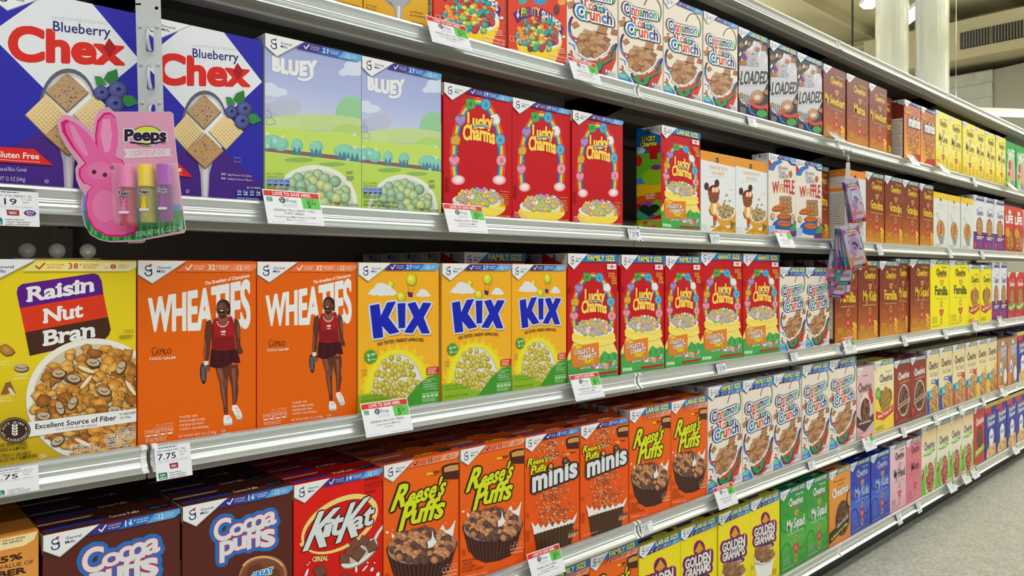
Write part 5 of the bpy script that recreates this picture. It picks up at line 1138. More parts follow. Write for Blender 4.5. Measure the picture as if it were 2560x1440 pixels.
# ---------------------------------------------------------------- shelving
ZROW = {'A': CH + .4975, 'B': CH + .1205, 'C': CH - .2695, 'D': CH - .664, 'E': CH - 1.028, 'T': CH + .872}
ROWNAME = {'A': 'highest stocked shelf', 'B': 'second shelf', 'C': 'middle shelf', 'D': 'fourth shelf', 'E': 'bottom shelf'}
SEAMS = [-.845, .374, 1.592, 2.811, 4.03, 5.249, 6.468]
SECN = ['leftmost bay at the frame edge', 'nearest full bay', 'third bay', 'fourth bay', 'far bay before the last', 'farthest bay at the right']
DEPTH = .56
RAIL = [(-.004, .001), (-.010, .003), (-.016, .001), (-.017, -.003), (-.0135, -.006), (-.0118, -.010), (-.0112, -.015), (-.0118, -.0165), (-.0128, -.017), (-.0118, -.0178),
        (-.0122, -.020), (-.0135, -.0212), (-.0124, -.0222), (-.0138, -.026), (-.0170, -.030), (-.0215, -.0335), (-.0245, -.0352), (-.0245, -.0378), (-.004, -.0378)]
def gondola():
    t = empty('shelving_unit', (0, 0, 0)); tag(t, 'dark back panel, uprights and black kick base of the long shelving run', 'shelving unit')
    b = MB(); b.box(SEAMS[0], SEAMS[-1], DEPTH, DEPTH + .02, .0, ZROW['T'] + .06); b.build('back_panel', M_back, t)
    for x in SEAMS:
        b = MB(); b.box(x - .015, x + .015, DEPTH - .03, DEPTH, 0, ZROW['T'] + .06)
        b.build('upright', M_deck, t)
    for x0, x1 in zip(SEAMS, SEAMS[1:]):
        b = MB(); b.box(x0 + .002, x1 - .002, .06, .08, 0, ZROW['E'] - .03); b.build('kick_plate', M_kick, t)
gondola()
SHELF = None
n_ = 0
for r in 'TABCDE':
    for i, (x0, x1) in enumerate(zip(SEAMS, SEAMS[1:])):
        z = ZROW[r]; nm = {'T': 'empty top shelf', 'A': 'highest stocked shelf', 'B': 'second stocked shelf', 'C': 'middle shelf', 'D': 'fourth stocked shelf', 'E': 'bottom shelf'}[r]
        t = empty('metal_shelf', (x0, 0, z))
        tag(t, 'grey metal %s with silver price rail, %s' % (nm, SECN[i]), 'shelf', 'shelves of the cereal run')
        w_ = x1 - x0
        b = MB(); g = .0015
        b.box(g, w_ - g, -.004, DEPTH - .031, -.004, -.0005)
        b.box(g, w_ - g, -.004, .012, -.052, -.004)               # turned-down front lip
        b.box(g, w_ - g, .012, .03, -.052, -.048)
        b.box(g + .03, w_ - g - .03, .22, .25, -.03, -.004)       # stiffening ribs
        b.box(g + .03, w_ - g - .03, DEPTH - .06, DEPTH - .035, -.03, -.004)
        b.build('shelf_deck', M_deck, t)
        b = MB(); b.prism_x(RAIL, g + .001, w_ - g - .001); b.build('price_rail', M_rail, t)
        BK = .085 if r in 'TA' else .03
        if r != 'E':
            for s in (0, 1):
                X = .006 if s == 0 else w_ - .010
                b = MB(); b.b.faces.new([b.b.verts.new(p) for p in ((X, .031, -.0045), (X, DEPTH - .032, -.0045), (X, DEPTH - .032, -BK), (X, .17, -BK), (X, .031, -.05))])
                bmesh.ops.solidify(b.b, geom=b.b.faces[:], thickness=.003); b.build('bracket', M_deck, t)
        # rounded end clips of the rail
        for X in (.004, w_ - .012):
            b = MB(); b.prism_x([(y - .0016, q) for y, q in RAIL[1:-1]] + [(y + .003, q) for y, q in RAIL[-2:0:-1]], X, X + .008); b.build('rail_clip', M_white, t)

# ---------------------------------------------------------------- cartons
OR, BRN = (240, 98, 14), (116, 46, 28)
HNC = [(118, 46, 38), (126, 46, 36), (140, 54, 36), (176, 84, 34), (214, 142, 42)]
YLC = [(248, 234, 90), (250, 240, 150), (250, 238, 130), (240, 216, 40)]
YLG = [(252, 234, 10), (250, 236, 20), (252, 236, 0)]
GRC = [(40, 150, 60), (60, 160, 60), (90, 180, 70), (50, 140, 50)]
BLC = [(36, 50, 160), (40, 70, 190), (70, 110, 210), (40, 60, 170)]
PKC = [(236, 206, 214), (232, 190, 204), (226, 170, 190)]
PK2 = [(224, 130, 150), (220, 110, 136), (226, 130, 150)]
INK = (36, 40, 60)
# key: (print, height, depth, side colour, has maker corner on the side, short description, top title, title ink)
D = {
 'chex': (p_chex, .281, .06, (44, 42, 172), 'blue cereal box with red word and four cereal squares', ''),
 'bluey': (p_bluey, .295, .06, (200, 214, 236), 'pale lilac and green box with a meadow and green puffs', ''),
 'lucky': (p_lucky, .278, .06, (196, 16, 26), 'red box with rainbow arch and yellow lettering', ''),
 'luckyL': (lambda: p_lucky('LARGE'), .291, .085, (196, 16, 26), 'red large-size rainbow box with a green-and-blue side', ''),
 'luckyF': (lambda: p_lucky('FAMILY'), .316, .085, (196, 16, 26), 'red family-size rainbow box with orange sign', 'Lucky Charms'),
 'luckyG': (lambda: p_lucky('GIANT'), .329, .09, (196, 16, 26), 'red giant-size rainbow box with orange sign', 'Lucky Charms'),
 'squares': (p_squares, .243, .06, (228, 230, 230), 'white box with orange band and child beside a bowl', ''),
 'waffle': (p_waffle, .277, .06, (230, 222, 210), 'white box with red slanted word and stacked waffles', ''),
 'back': (p_backpanel, .28, .085, (216, 218, 216), 'white box with orange bands turned sideways', ''),
 'honA': (lambda: p_oats(HNC, (240, 200, 50), 'My Sweetheart'), .275, .06, BRN, 'brown-to-gold heart box with wide yellow word', ''),
 'honM': (lambda: p_oats(HNC, (240, 200, 50), 'Mama', bold=False), .276, .06, BRN, 'brown-to-gold box with short yellow word', ''),
 'grandma': (lambda: p_oats(HNC, (240, 200, 50), 'Grandma', 'LARGE'), .289, .07, BRN, 'brown-to-gold large box with Grandma in yellow', ''),
 'grandpa': (lambda: p_oats(HNC, (240, 200, 50), 'Grandpa', 'LARGE'), .290, .07, BRN, 'brown-to-gold large box with Grandpa in yellow', ''),
 'familia': (lambda: p_oats(HNC, (240, 200, 50), 'Familia', 'FAMILY'), .317, .08, BRN, 'brown-to-gold family-size box with Familia in yellow', 'Cheerios'),
 'kids': (lambda: p_oats(HNC, (240, 200, 50), 'My Kids', 'FAMILY'), .317, .08, BRN, 'brown-to-gold family-size box with My Kids in yellow', 'Cheerios'),
 'squadG': (lambda: p_oats(HNC, (240, 200, 50), 'My Squad', 'GIANT'), .329, .09, BRN, 'brown-to-gold giant-size box with My Squad', 'Cheerios'),
 'minis': (p_minis, .282, .06, (226, 86, 20), 'orange box with scattered tiny balls and white word', 'minis'),
 'minisA': (p_minis_pale, .268, .06, (120, 40, 34), 'orange-to-yellow box with white word and red foot', ''),
 'yel': (lambda: p_oats(YLC, (120, 110, 60), 'My Love'), .28, .06, (246, 230, 60), 'plain pale yellow box', ''),
 'yelG': (lambda: p_oats(YLG, (70, 74, 30), 'Familia', 'GIANT', bold=False), .33, .09, (244, 226, 0), 'bright yellow giant-size box', 'Cheerios'),
 'green': (p_greenbox, .275, .06, (20, 150, 64), 'bright green box with white word', ''),
 'whY': (p_whiteyel, .265, .06, (222, 226, 222), 'white box with yellow band and bowl', ''),
 'purp': (p_purple, .292, .07, (220, 220, 232), 'white-over-purple box with oat bowl', ''),
 'purpF': (lambda: p_purple('FAMILY'), .326, .08, (220, 220, 232), 'tall white-over-purple family box', ''),
 'red': (p_redgran, .271, .06, (196, 50, 40), 'red box with white word and granola', ''),
 'pinkg': (p_pinkgran, .27, .06, (214, 150, 170), 'pink box with berry bowl', ''),
 'redC': (lambda: p_heart((206, 44, 50), (190, 40, 60), WH, TAN, (130, 190, 70), None, 'Fruit', heartshape=False), .27, .06, (190, 36, 44), 'red box with round bowl and green ribbon', ''),
 'raisin': (p_raisin, .288, .07, (226, 200, 28), 'yellow box with tilted three-colour title and flake bowl', ''),
 'wheat': (p_wheat, .288, .065, OR, 'orange box with shouting tennis player and tall white letters', 'WHEATIES'),
 'kix': (p_kix, .288, .06, (240, 174, 34), 'golden box with big blue letters and corn-ball bowl', 'KIX'),
 'ctc': (p_ctc, .28, .06, (236, 226, 212), 'cream box with multicolour title and cinnamon squares', ''),
 'ctcL': (lambda: p_ctc('LARGE'), .287, .07, (236, 226, 212), 'cream large-size box with multicolour title', 'Cinnamon'),
 'ctcF': (lambda: p_ctc('FAMILY'), .318, .08, (236, 226, 212), 'cream family-size box with multicolour title', 'Cinnamon'),
 'ctcG': (lambda: p_ctc('GIANT'), .332, .085, (236, 226, 212), 'cream giant-size box with multicolour title', 'Cinnamon'),
 'heart': (lambda: p_heart((246, 230, 30), (246, 226, 0), (60, 56, 40), TAN, (206, 40, 36), 'FAMILY'), .31, .08, (240, 222, 0), 'yellow family box with heart bowl and red ribbon', ''),
 'heartD': (lambda: p_heart((244, 232, 190), (240, 214, 60), (70, 70, 80), [(196, 160, 70), (180, 140, 60)], (214, 50, 36), 'LARGE', dot=(110, 180, 50)), .294, .075, (240, 214, 70), 'cream-and-yellow box with heart bowl and red ribbon', 'Cheerios'),
 'fiber': (p_fiber, .295, .07, (226, 146, 60), 'orange-tan box with brown percent lettering', ''),
 'cocoa': (p_cocoa, .286, .06, (92, 40, 32), 'brown box with white bubble lettering', 'Cocoa Puffs'),
 'bar': (p_bar, .283, .06, (206, 22, 14), 'red box with cream ring and spoon of wafers', 'KitKat'),
 'puffs': (p_puffs, .285, .06, (232, 90, 14), 'orange box with lime lettering and brown paper cup', 'Puffs'),
 'puffsL': (lambda: p_puffs('LARGE'), .297, .07, (232, 90, 14), 'orange large-size box with lime lettering', 'Puffs'),
 'puffsF': (lambda: p_puffs('FAMILY'), .310, .08, (232, 90, 14), 'orange family-size box with blue banner', 'Puffs'),
 'pinkC': (p_pinkchoc, .283, .06, (222, 184, 190), 'dusty pink box with cocoa ring bowl', ''),
 'brown': (p_bowlbrown, .28, .07, (140, 46, 36), 'red-brown box with round bowl', 'Cheerios'),
 'oatB': (lambda: p_oatcr((40, 70, 160), (50, 80, 170)), .296, .075, (236, 218, 170), 'cream granola box with blue foot', 'Crunch'),
 'oatR': (lambda: p_oatcr((196, 70, 60), (196, 60, 60)), .296, .075, (236, 218, 170), 'cream granola box with red foot', 'Crunch'),
 'oatY': (lambda: p_oatcr((236, 196, 60), (240, 200, 110)), .296, .075, (236, 218, 170), 'cream granola box with yellow foot', 'Crunch'),
 'browng': (p_browngran, .279, .06, (160, 120, 92), 'brown-grey box with blue title', ''),
 'frost': (p_frost, .3, .07, (34, 40, 150), 'dark blue box with red corner and flakes', 'Frosted'),
 'graham': (p_graham, .288, .07, (236, 216, 20), 'bright yellow box with purple-edged title', 'GRAHAMS'),
 'squad': (lambda: p_oats(GRC, WH, 'My Squad', 'LARGE', bold=False), .28, .07, (50, 150, 60), 'green box with white dedication', 'Cheerios'),
 'orangeC': (p_orangechoc, .28, .07, (224, 150, 56), 'orange-tan box with dark cocoa bowl', 'Cheerios'),
 'kidsB': (lambda: p_oats(BLC, (170, 196, 236), 'My Kids', 'LARGE', bold=False), .278, .07, (36, 54, 170), 'blue box with pale dedication', 'Cheerios'),
 'friend': (lambda: p_oats(PKC, (60, 50, 60), 'My Friend', 'LARGE', bold=False), .283, .07, (232, 190, 204), 'pale pink box with dark dedication', 'Cheerios'),
 'mom': (lambda: p_oats(PK2, (130, 50, 70), 'Mom', 'LARGE', bold=False), .281, .07, (220, 110, 136), 'rose pink box with short dedication', 'Cheerios'),
 'veg': (p_greenoat, .310, .075, (236, 226, 196), 'tall cream box with green sides', 'Oats'),
 'redch': (p_redchoc, .309, .07, (190, 40, 36), 'red box with cocoa bowl and green ribbon', ''),
 'trix': (p_trix, .28, .06, (220, 56, 32), 'red-orange box with bowl of coloured fruit shapes', ''),
 'gold': (p_gold, .28, .06, (232, 184, 40), 'gold box with silver spoon', ''),
 'loaded': (p_loaded, .278, .06, (44, 44, 54), 'black-and-grey large box with jagged black word', ''),
}
# rows: (kind, left edge, width) of the box fronts, left to right
ROWS = {
 'A': [('gold', .580, .19), ('gold', .772, .155), ('trix', .934, .2), ('trix', 1.141, .193), ('ctc', 1.337, .194), ('ctc', 1.535, .194), ('ctc', 1.732, .193), ('ctc', 1.928, .192),
       ('loaded', 2.124, .186), ('loaded', 2.324, .193), ('loaded', 2.521, .193), ('honA', 2.72, .188), ('honM', 2.923, .205), ('honA', 3.134, .184), ('minisA', 3.515, .2), ('minisA', 3.72, .186),
       ('yel', 3.91, .182), ('yel', 4.097, .2), ('yel', 4.305, .196), ('yel', 4.506, .178), ('yel', 4.69, .188), ('yel', 4.883, .192), ('green', 5.09, .2), ('green', 5.3, .2)],
 'B': [('chex', .171, .195), ('chex', .3675, .196), ('bluey', .567, .193), ('bluey', .762, .192), ('lucky', .958, .196), ('lucky', 1.156, .195), ('lucky', 1.353, .197), ('luckyL', 1.721, .194),
       ('squares', 1.918, .195), ('squares', 2.115, .196), ('waffle', 2.313, .192), ('waffle', 2.508, .2), ('back', 2.905, .193), ('grandma', 3.104, .189), ('grandpa', 3.296, .2), ('grandpa', 3.502, .193),
       ('grandma', 3.7, .179), ('whY', 3.883, .2), ('whY', 4.087, .186), ('whY', 4.279, .2), ('purp', 4.483, .184), ('purp', 4.671, .176), ('purp', 4.85, .2), ('red', 5.06, .187), ('red', 5.252, .19), ('pinkg', 5.45, .19)],
 'C': [('raisin', .144, .216), ('wheat', .362, .191), ('wheat', .5545, .197), ('kix', .753, .193), ('kix', .953, .198), ('kix', 1.154, .182), ('luckyF', 1.338, .192), ('luckyF', 1.543, .19), ('luckyF', 1.736, .178),
       ('luckyG', 1.916, .235), ('luckyG', 2.153, .235), ('ctcL', 2.392, .188), ('ctcL', 2.583, .191), ('familia', 2.821, .204), ('kids', 3.028, .198), ('familia', 3.241, .2), ('squadG', 3.586, .249),
       ('yelG', 3.838, .262), ('yelG', 4.104, .29), ('heart', 4.401, .198), ('heart', 4.603, .203), ('purpF', 4.81, .136), ('purpF', 4.95, .15), ('redC', 5.115, .164), ('redC', 5.284, .188)],
 'D': [('fiber', .041, .19), ('cocoa', .235, .191), ('cocoa', .429, .191), ('bar', .622, .187), ('puffs', .811, .189), ('puffs', 1.002, .190), ('minis', 1.195, .187), ('minis', 1.384, .190), ('puffsL', 1.578, .187), ('puffsL', 1.767, .183),
       ('ctcF', 1.952, .196), ('ctcF', 2.151, .198), ('ctcF', 2.352, .197), ('ctcG', 2.552, .215), ('ctcG', 2.77, .238), ('pinkC', 3.012, .17), ('heartD', 3.186, .208), ('brown', 3.398, .19), ('brown', 3.592, .194),
       ('oatB', 3.79, .16), ('oatB', 3.953, .192), ('oatR', 4.149, .192), ('oatR', 4.345, .19), ('oatY', 4.539, .18), ('oatY', 4.723, .188), ('browng', 4.918, .192), ('browng', 5.114, .2), ('frost', 5.33, .2)],
 'E': [('puffsF', 1.03, .194), ('puffsF', 1.227, .193), ('puffsF', 1.422, .195), ('graham', 1.62, .192), ('graham', 1.815, .191), ('graham', 2.009, .191), ('graham', 2.203, .191), ('squad', 2.397, .189), ('squad', 2.588, .175),
       ('orangeC', 2.766, .186), ('kidsB', 2.955, .194), ('kidsB', 3.152, .195), ('friend', 3.35, .182), ('mom', 3.535, .182), ('veg', 3.722, .197), ('veg', 3.922, .186), ('veg', 4.111, .182), ('veg', 4.296, .19),
       ('redch', 4.495, .186), ('frost', 4.69, .202), ('frost', 4.896, .208), ('frost', 5.108, .19), ('frost', 5.3, .2)],
}
HN = {'heart': 'heart2'}
ORD = ['first', 'second', 'third', 'fourth', 'fifth', 'sixth', 'seventh', 'eighth']
NUM = {2: 'two', 3: 'three', 4: 'four', 5: 'five', 6: 'six', 7: 'seven', 8: 'eight'}
N0 = {r_: len(ROWS[r_]) for r_ in ROWS}
for r_, k_, n_ in (('A', 'green', 4), ('B', 'pinkg', 4), ('C', 'redC', 4), ('D', 'frost', 4), ('E', 'frost', 4)):
    for q_ in range(n_): ROWS[r_].append((k_, ROWS[r_][-1][1] + .2, .19))
_front, _mesh = {}, {}
SIDES = {'luckyL': lucky_side, 'back': side_orange}
def side_for(kind, col):
    k = ('side', kind if kind in SIDES else col)
    if k not in _front: _front[k] = SIDES[kind]() if kind in SIDES else side_panel(col)
    return _front[k]
def carton_mesh(kind, W):
    if kind not in D: raise KeyError(kind)
    k = (kind, round(W, 3))
    if k in _mesh: return _mesh[k]
    fn, H, T, col, desc, title = D[kind]
    if kind not in _front: _front[kind] = fn()
    F = _front[kind]; S = side_for(kind, col)
    parts = [plain_box(W, T, H, (col, col, col, col, sh_(col, .96), (160, 140, 110)))]
    parts.append(F.faces(lambda u, v, d: (u * W, -.0002 - d, (1 - v) * H)))
    parts.append(S.faces(lambda u, v, d: (-.0002 - d, (1 - u) * T, (1 - v) * H)))
    me = print_mesh('cereal_box', parts); top = None
    if title:
        tk = ('top', kind)
        if tk not in _front:
            c = col; _front[tk] = top_panel(c, title, {'puffs': (206, 216, 30), 'puffsL': (206, 216, 30), 'puffsF': (206, 216, 30), 'bar': (230, 222, 200)}.get(kind, WH if kind not in ('ctcL', 'ctcF', 'ctcG') else (206, 60, 50)), sh_(c, .45))
        g = .0012
        P = plain_box(W - 2 * g, T - 2 * g, .0009, (sh_(col, .92),) * 6); P = ([(x + g, y + g, z + H) for x, y, z in P[0]], P[1], P[2])
        top = print_mesh('top_flap', [P, _front[tk].faces(lambda u, v, d: (g + u * (W - 2 * g), g + (1 - v) * (T - 2 * g), H + .0011 + d))])
    _mesh[k] = (me, top, T, H); return _mesh[k]
def carton(kind, x, y, z, W, label, group, rz=0, flap=False):
    me, top, T, H = carton_mesh(kind, W)
    o = link('cereal_box', me); o.location = (x, y, z); o.rotation_euler = (0, 0, rz)
    tag(o, label, 'cereal box', group)
    if flap and top:
        f = link('top_flap', top); f.parent = o
    return o
rnd = random.Random(17)
def spot_phrase(r, kind, i):
    if i >= N0[r]: return 'past the right frame edge'
    idx = [j for j, q in enumerate(ROWS[r][:N0[r]]) if q[0] == kind]; n = len(idx); k = idx.index(i)
    return '' if n == 1 else ('left of the pair' if k == 0 else 'right of the pair') if n == 2 else '%s of %s from the left' % (ORD[k], NUM[n])
ROWN2 = {'A': 'top stocked shelf', 'B': 'second shelf', 'C': 'middle shelf', 'D': 'fourth shelf', 'E': 'bottom shelf'}
def short(s, n):
    w = s.split(); w = w[:n]
    while w and w[-1] in ('with', 'and', 'of', 'in', 'the', 'a', 'beside', 'over', 'four'): w.pop()
    return ' '.join(w)
for r in 'ABCDE':
    for i, (kind, x0, W) in enumerate(ROWS[r]):
        if i + 1 < len(ROWS[r]): W = min(W, ROWS[r][i + 1][1] - x0)
        W = W - .0012; T = D[kind][2]; desc = D[kind][4]; sp = spot_phrase(r, kind, i)
        tail = (', %s, %s' % (sp, ROWN2[r])) if sp else ', %s' % ROWN2[r]
        lab = short(desc, 16 - len(tail.split()) + 0) + tail
        grp = short(desc, 6) + ', ' + ROWN2[r]
        jit = rnd.uniform(0, .004)
        if kind in ('gold',): jit = .012
        carton(kind, x0 + .0006, jit, ZROW[r], W, lab, grp, 0, r in 'CDE')
        # the stock that stands behind
        nb = {'D': 5, 'E': 4, 'C': 0}.get(r, 0)
        if x0 > 2.7: nb = min(nb, 3 if x0 < 4 else 2)
        if r == 'C' and kind in ('luckyF', 'luckyG', 'ctcL', 'familia', 'kids'): nb = 2
        yy = jit + T
        for k in range(nb):
            yy += rnd.uniform(.003, .0045) + (.01 if k > 2 else 0)
            if yy + T > DEPTH - .035: break
            if (kind == 'cocoa' and k == 4 and i == 2): break
            pos = (sp.replace('of the pair', 'one').replace(' from the left', '') if sp else 'front one')
            bt = ', %s row back behind %s, %s' % (ORD[k], pos, ROWN2[r])
            carton(kind, x0 + .0006 + rnd.uniform(-.0002, .0002), yy, ZROW[r], W, short(desc, 16 - len(bt.split())) + bt, grp + ', behind', 0, True)
            yy += T
# taller family-size stock that shows over the golden boxes
for c, (x0, n) in enumerate(((1.08, 5), (1.31, 4))):
    yy = .085 + .02 * c if c == 0 else .11
    for k in range(n):
        if c == 1 and k == 0: yy = .1
        carton('ctcF' if c == 0 and k > 0 else 'luckyF', x0, yy, ZROW['C'], .195, '%s %s row back behind the golden boxes, %s column, middle shelf' % ('family-size box', ORD[k], ('left', 'right')[c]), 'family-size boxes behind the golden boxes', 0, True) if c == 0 else None
        yy += .0875
carton('squadG', 3.447, .012, ZROW['C'], .137, 'brown-to-gold giant-size box partly behind Familia box, middle shelf', 'brown giant-size boxes')
carton('honA', 3.33, .05, ZROW['A'], .17, 'brown-to-gold box set back in the gap, top stocked shelf', 'set-back boxes')
carton('grandma', 2.715, .06, ZROW['B'], .184, 'dark brown box set back beside the waffle box, second shelf', 'set-back boxes')
carton('puffs', .3, .36, ZROW['B'], .19, 'orange box far back in the nearest bay, second shelf', 'set-back boxes') if False else None
# stock deep on the second shelf, seen through the gap
carton('loaded', 1.70, .40, ZROW['B'], .19, 'dark box far back in the gap of the second shelf', 'set-back boxes')
# ---------------------------------------------------------------- price tags
def tag_print(kind, l1, price, extra):
    a = Art(); a.frame([(0, 0), (107, 0), (107, 68), (0, 68)])
    a.rect(0, 0, 107, 68, (232, 234, 240))
    if kind == 'sale':
        a.rect(1.5, 2, 105.5, 12.6, (214, 46, 42)); a.T('LOVE TO SAVE HERE.', 18, 10.4, 90, 10.4, 6.6, WH, b=.03, res=2, sp=.06)
        a.poly([(70, 12.6), (105.5, 12.6), (105.5, 35), (71, 35)], (104, 196, 84)); a.T('SAVE', 79, 19.5, 94, 19.5, 5, (30, 110, 60)); d, c = price.split('.')
        a.T(d, 80, 32, 87, 32, 12, (20, 50, 40), b=.01, res=2); a.T(c, 88, 26.6, 98, 26.6, 6.4, (20, 90, 60), res=2)
        a.ell(34, 19.6, 6.2, 6, (24, 60, 62), n=22); a.T('BUY 1', 30, 18.8, 38.4, 18.8, 3, WH, b=.02); a.T('GET 1', 30, 23, 38.4, 23, 3, WH, b=.02)
        a.T('Free', 42, 24.4, 60, 24.4, 8.6, (70, 110, 112), res=2); a.T('Compre 1 y Reciba 1 Gratis', 32, 29, 60, 29, 2.2, (110, 120, 124)); a.T('of Equal or Lesser Price', 33, 32.4, 60, 32.4, 2.2, (110, 120, 124))
        if extra.get('green'): a.poly([(5, 15), (14, 15), (15.5, 17), (15.5, 24), (6.5, 24), (5, 22)], (40, 150, 120)); a.T('made', 7, 18.8, 13.4, 18.8, 2.4, WH, b=.02); a.T('without', 6, 22.6, 14.4, 22.6, 2.2, WH, b=.02)
        L = l1; y = 42
        for i, s in enumerate(L):
            h = (4.4, 3.2, 2.9, 2.9)[i] if len(L) == 3 else (4.2, 4.2, 3.1, 2.9)[i]; w_ = min(78, len(s) * h * .74)
            a.T(s, 53 - w_ / 2, y, 53 + w_ / 2, y, h, (40, 40, 56) if h > 4 else (60, 60, 76), b=.006 if h < 4 else 0); y += 6.3 if h > 4 else 5.4
        a.T('TRU: 05/13/25', 8, 65, 30, 65, 1.5, (140, 140, 150)); a.T('QUANTITY LIMITS ON HOUSEHOLD SUPPLY', 52, 65, 100, 65, 1.6, (140, 140, 150))
    elif kind == 'wic':
        a.bars(12, 2, 70, 1, 3, 2, (90, 90, 96)); a.T(l1[0], 5, 12, 94, 12, 4.6, (60, 60, 70))
        a.T(price, 8, 27, 62, 27, 12, (30, 32, 60), b=.012, res=2); a.T(l1[1], 72, 18, 92, 18, 4.4, (110, 112, 120)); a.bars(74, 21, 90, 1, 3, 1.5, (120, 120, 126)); a.T('UPC 000 16000 27565', 8, 32, 94, 32, 2.6, (100, 100, 106))
        a.line([(2, 34), (105, 34)], .4, (190, 192, 198))
        if extra.get('wic', 1): a.poly([(40, 37), (66, 37), (66, 48), (42, 48)], (150, 36, 48)); a.T('WIC', 45, 45.4, 61, 45.4, 5, WH, b=.03)
        if extra.get('gf'): a.ell(88, 42, 13, 6, (86, 44, 130), n=18); a.T('gluten', 80, 41.4, 96, 41.4, 3.4, WH, b=.02); a.T('free', 83, 46, 93, 46, 3.2, WH, b=.02)
        a.poly([(6, 53), (30, 53), (32, 56), (32, 66), (9, 66), (6, 62)], (20, 128, 96)); a.T('made', 11, 59, 26, 59, 4, WH, b=.03); a.T('without', 9.5, 64.4, 29, 64.4, 3.6, WH, b=.03)
        for i, s in enumerate(('made without', 'certain ingredients', 'publix.com/thelist')): a.T(s, 38, 57 + i * 4.6, (74, 88, 86)[i], 57 + i * 4.6, 3.2, (90, 96, 104), b=.01)
    else:
        a.T(price, 10, 48, 62, 48, 30, (36, 40, 56), b=.01, res=2); a.bars(10, 6, 96, 1, 8, 5, (130, 132, 140)); a.bars(10, 56, 90, 1, 8, 4, (130, 132, 140))
        if extra.get('sq'): a.rect(72, 20, 92, 46, extra['sq']); a.bars(75, 28, 90, 2, 8, 4, WH)
    return a
def price_tag(r, x, w_, kind, lines, price, label, group, hl=None, tilt=21, z0=.022, yaw=0, **ex):
    h = hl or w_ * (.607 if kind == 'sale' else .64)
    A = tag_print(kind, lines, price, ex)
    z = ZROW[r] + z0 if kind != 'small' else ZROW[r] - .006
    t = R(tilt) if kind != 'small' else R(14)
    dy, dz = -math.sin(t), -math.cos(t); n = (0, -math.cos(t), math.sin(t)); th = .0004
    V = []; bw = [(0, 0), (w_, 0), (w_, h), (0, h)]
    for s in (0, -th):
        for u, v in bw: V.append((u, dy * v + n[1] * s, dz * v + n[2] * s))
    F = [(3, 2, 1, 0), (4, 5, 6, 7), (0, 1, 5, 4), (1, 2, 6, 5), (2, 3, 7, 6), (3, 0, 4, 7)]
    C = [(222, 224, 230)] * 24
    P = A.faces(lambda u, v, d: (u * w_, dy * v * h + n[1] * (d + .0003), dz * v * h + n[2] * (d + .0003)))
    o = link('price_tag', print_mesh('price_tag', [(V, F, C), P]))
    o.location = (x, -.0185 if kind != 'small' else -.016, z); o.rotation_euler = (0, 0, yaw)
    tag(o, label, 'price tag', group)
    if kind != 'small':
        b = MB(); b.box(w_ * .2, w_ * .8, -.0006, .004, -.024, -.020)
        c = b.build('tag_clip', M_clear, o)
    return o
SG = 'sale tags on the price rails'
price_tag('A', .8975, .104, 'sale', ('GENERAL MILLS TRIX CEREAL', 'Cereal General Mills Trix', '10.7 oz box'), '5.45', 'white sale tag under the left fruit-shape box, save 5.45', SG)
price_tag('A', 1.315, .104, 'sale', ('GENERAL MILLS CEREAL', 'Cereal General Mills', 'Cinnamon Toast Crunch, 12-oz box'), '5.89', 'white sale tag below the first cream box on the top stocked shelf', SG)
price_tag('B', .554, .106, 'sale', ('GENERAL MILLS CRISPY CORN', 'PUFFS CEREAL', 'Cereal General Mills Crispy Corn Puffs', 'Bluey, 12 oz box'), '5.89', 'white sale tag with teal mark below the lilac meadow box, save 5.89', SG, green=1)
price_tag('B', .940, .106, 'sale', ('GENERAL MILLS CEREAL', 'Cereal General Mills', 'Lucky Charms, 10.5-oz box'), '5.89', 'white sale tag below the first red rainbow box, save 5.89', SG)
price_tag('B', 2.315, .106, 'sale', ('GENERAL MILLS CEREAL', 'Cereal General Mills', 'Waffle, 12-oz box'), '5.89', 'white sale tag below the left waffle box', SG)
price_tag('C', .7455, .106, 'sale', ('GENERAL MILLS KIX CEREAL', 'Cereal General Mills Kix', '12 oz box'), '5.89', 'white sale tag with teal mark below the first golden box', SG, green=1)
price_tag('C', 1.322, .106, 'sale', ('GENERAL MILLS CEREAL', 'Cereal General Mills', 'Lucky Charms, Family Size, 18.6-oz box'), '8.25', 'white sale tag below the first red family-size box, save 8.25', SG)
price_tag('C', 2.83, .104, 'sale', ('GENERAL MILLS CEREAL', 'Cereal General Mills', 'Cheerios, 18.8 oz box'), '8.25', 'white sale tag at the hanging packs, middle shelf', SG, tilt=14)
price_tag('D', 1.18, .106, 'sale', ('GENERAL MILLS CEREAL', 'Cereal General Mills', "Reese's Puffs Minis, 11.7-oz box"), '5.89', 'white sale tag below the left scattered-ball orange box, fourth shelf', SG)
price_tag('D', 1.948, .106, 'sale', ('GENERAL MILLS CEREAL', 'Cereal General Mills', 'Cinnamon Toast Crunch'), '8.25', 'white sale tag below the first cream family-size box, fourth shelf', SG)
price_tag('D', 3.0, .106, 'sale', ('GENERAL MILLS CEREAL', 'Cereal General Mills', 'Chocolate Cheerios'), '8.25', 'white sale tag below the dusty pink box, fourth shelf', SG)
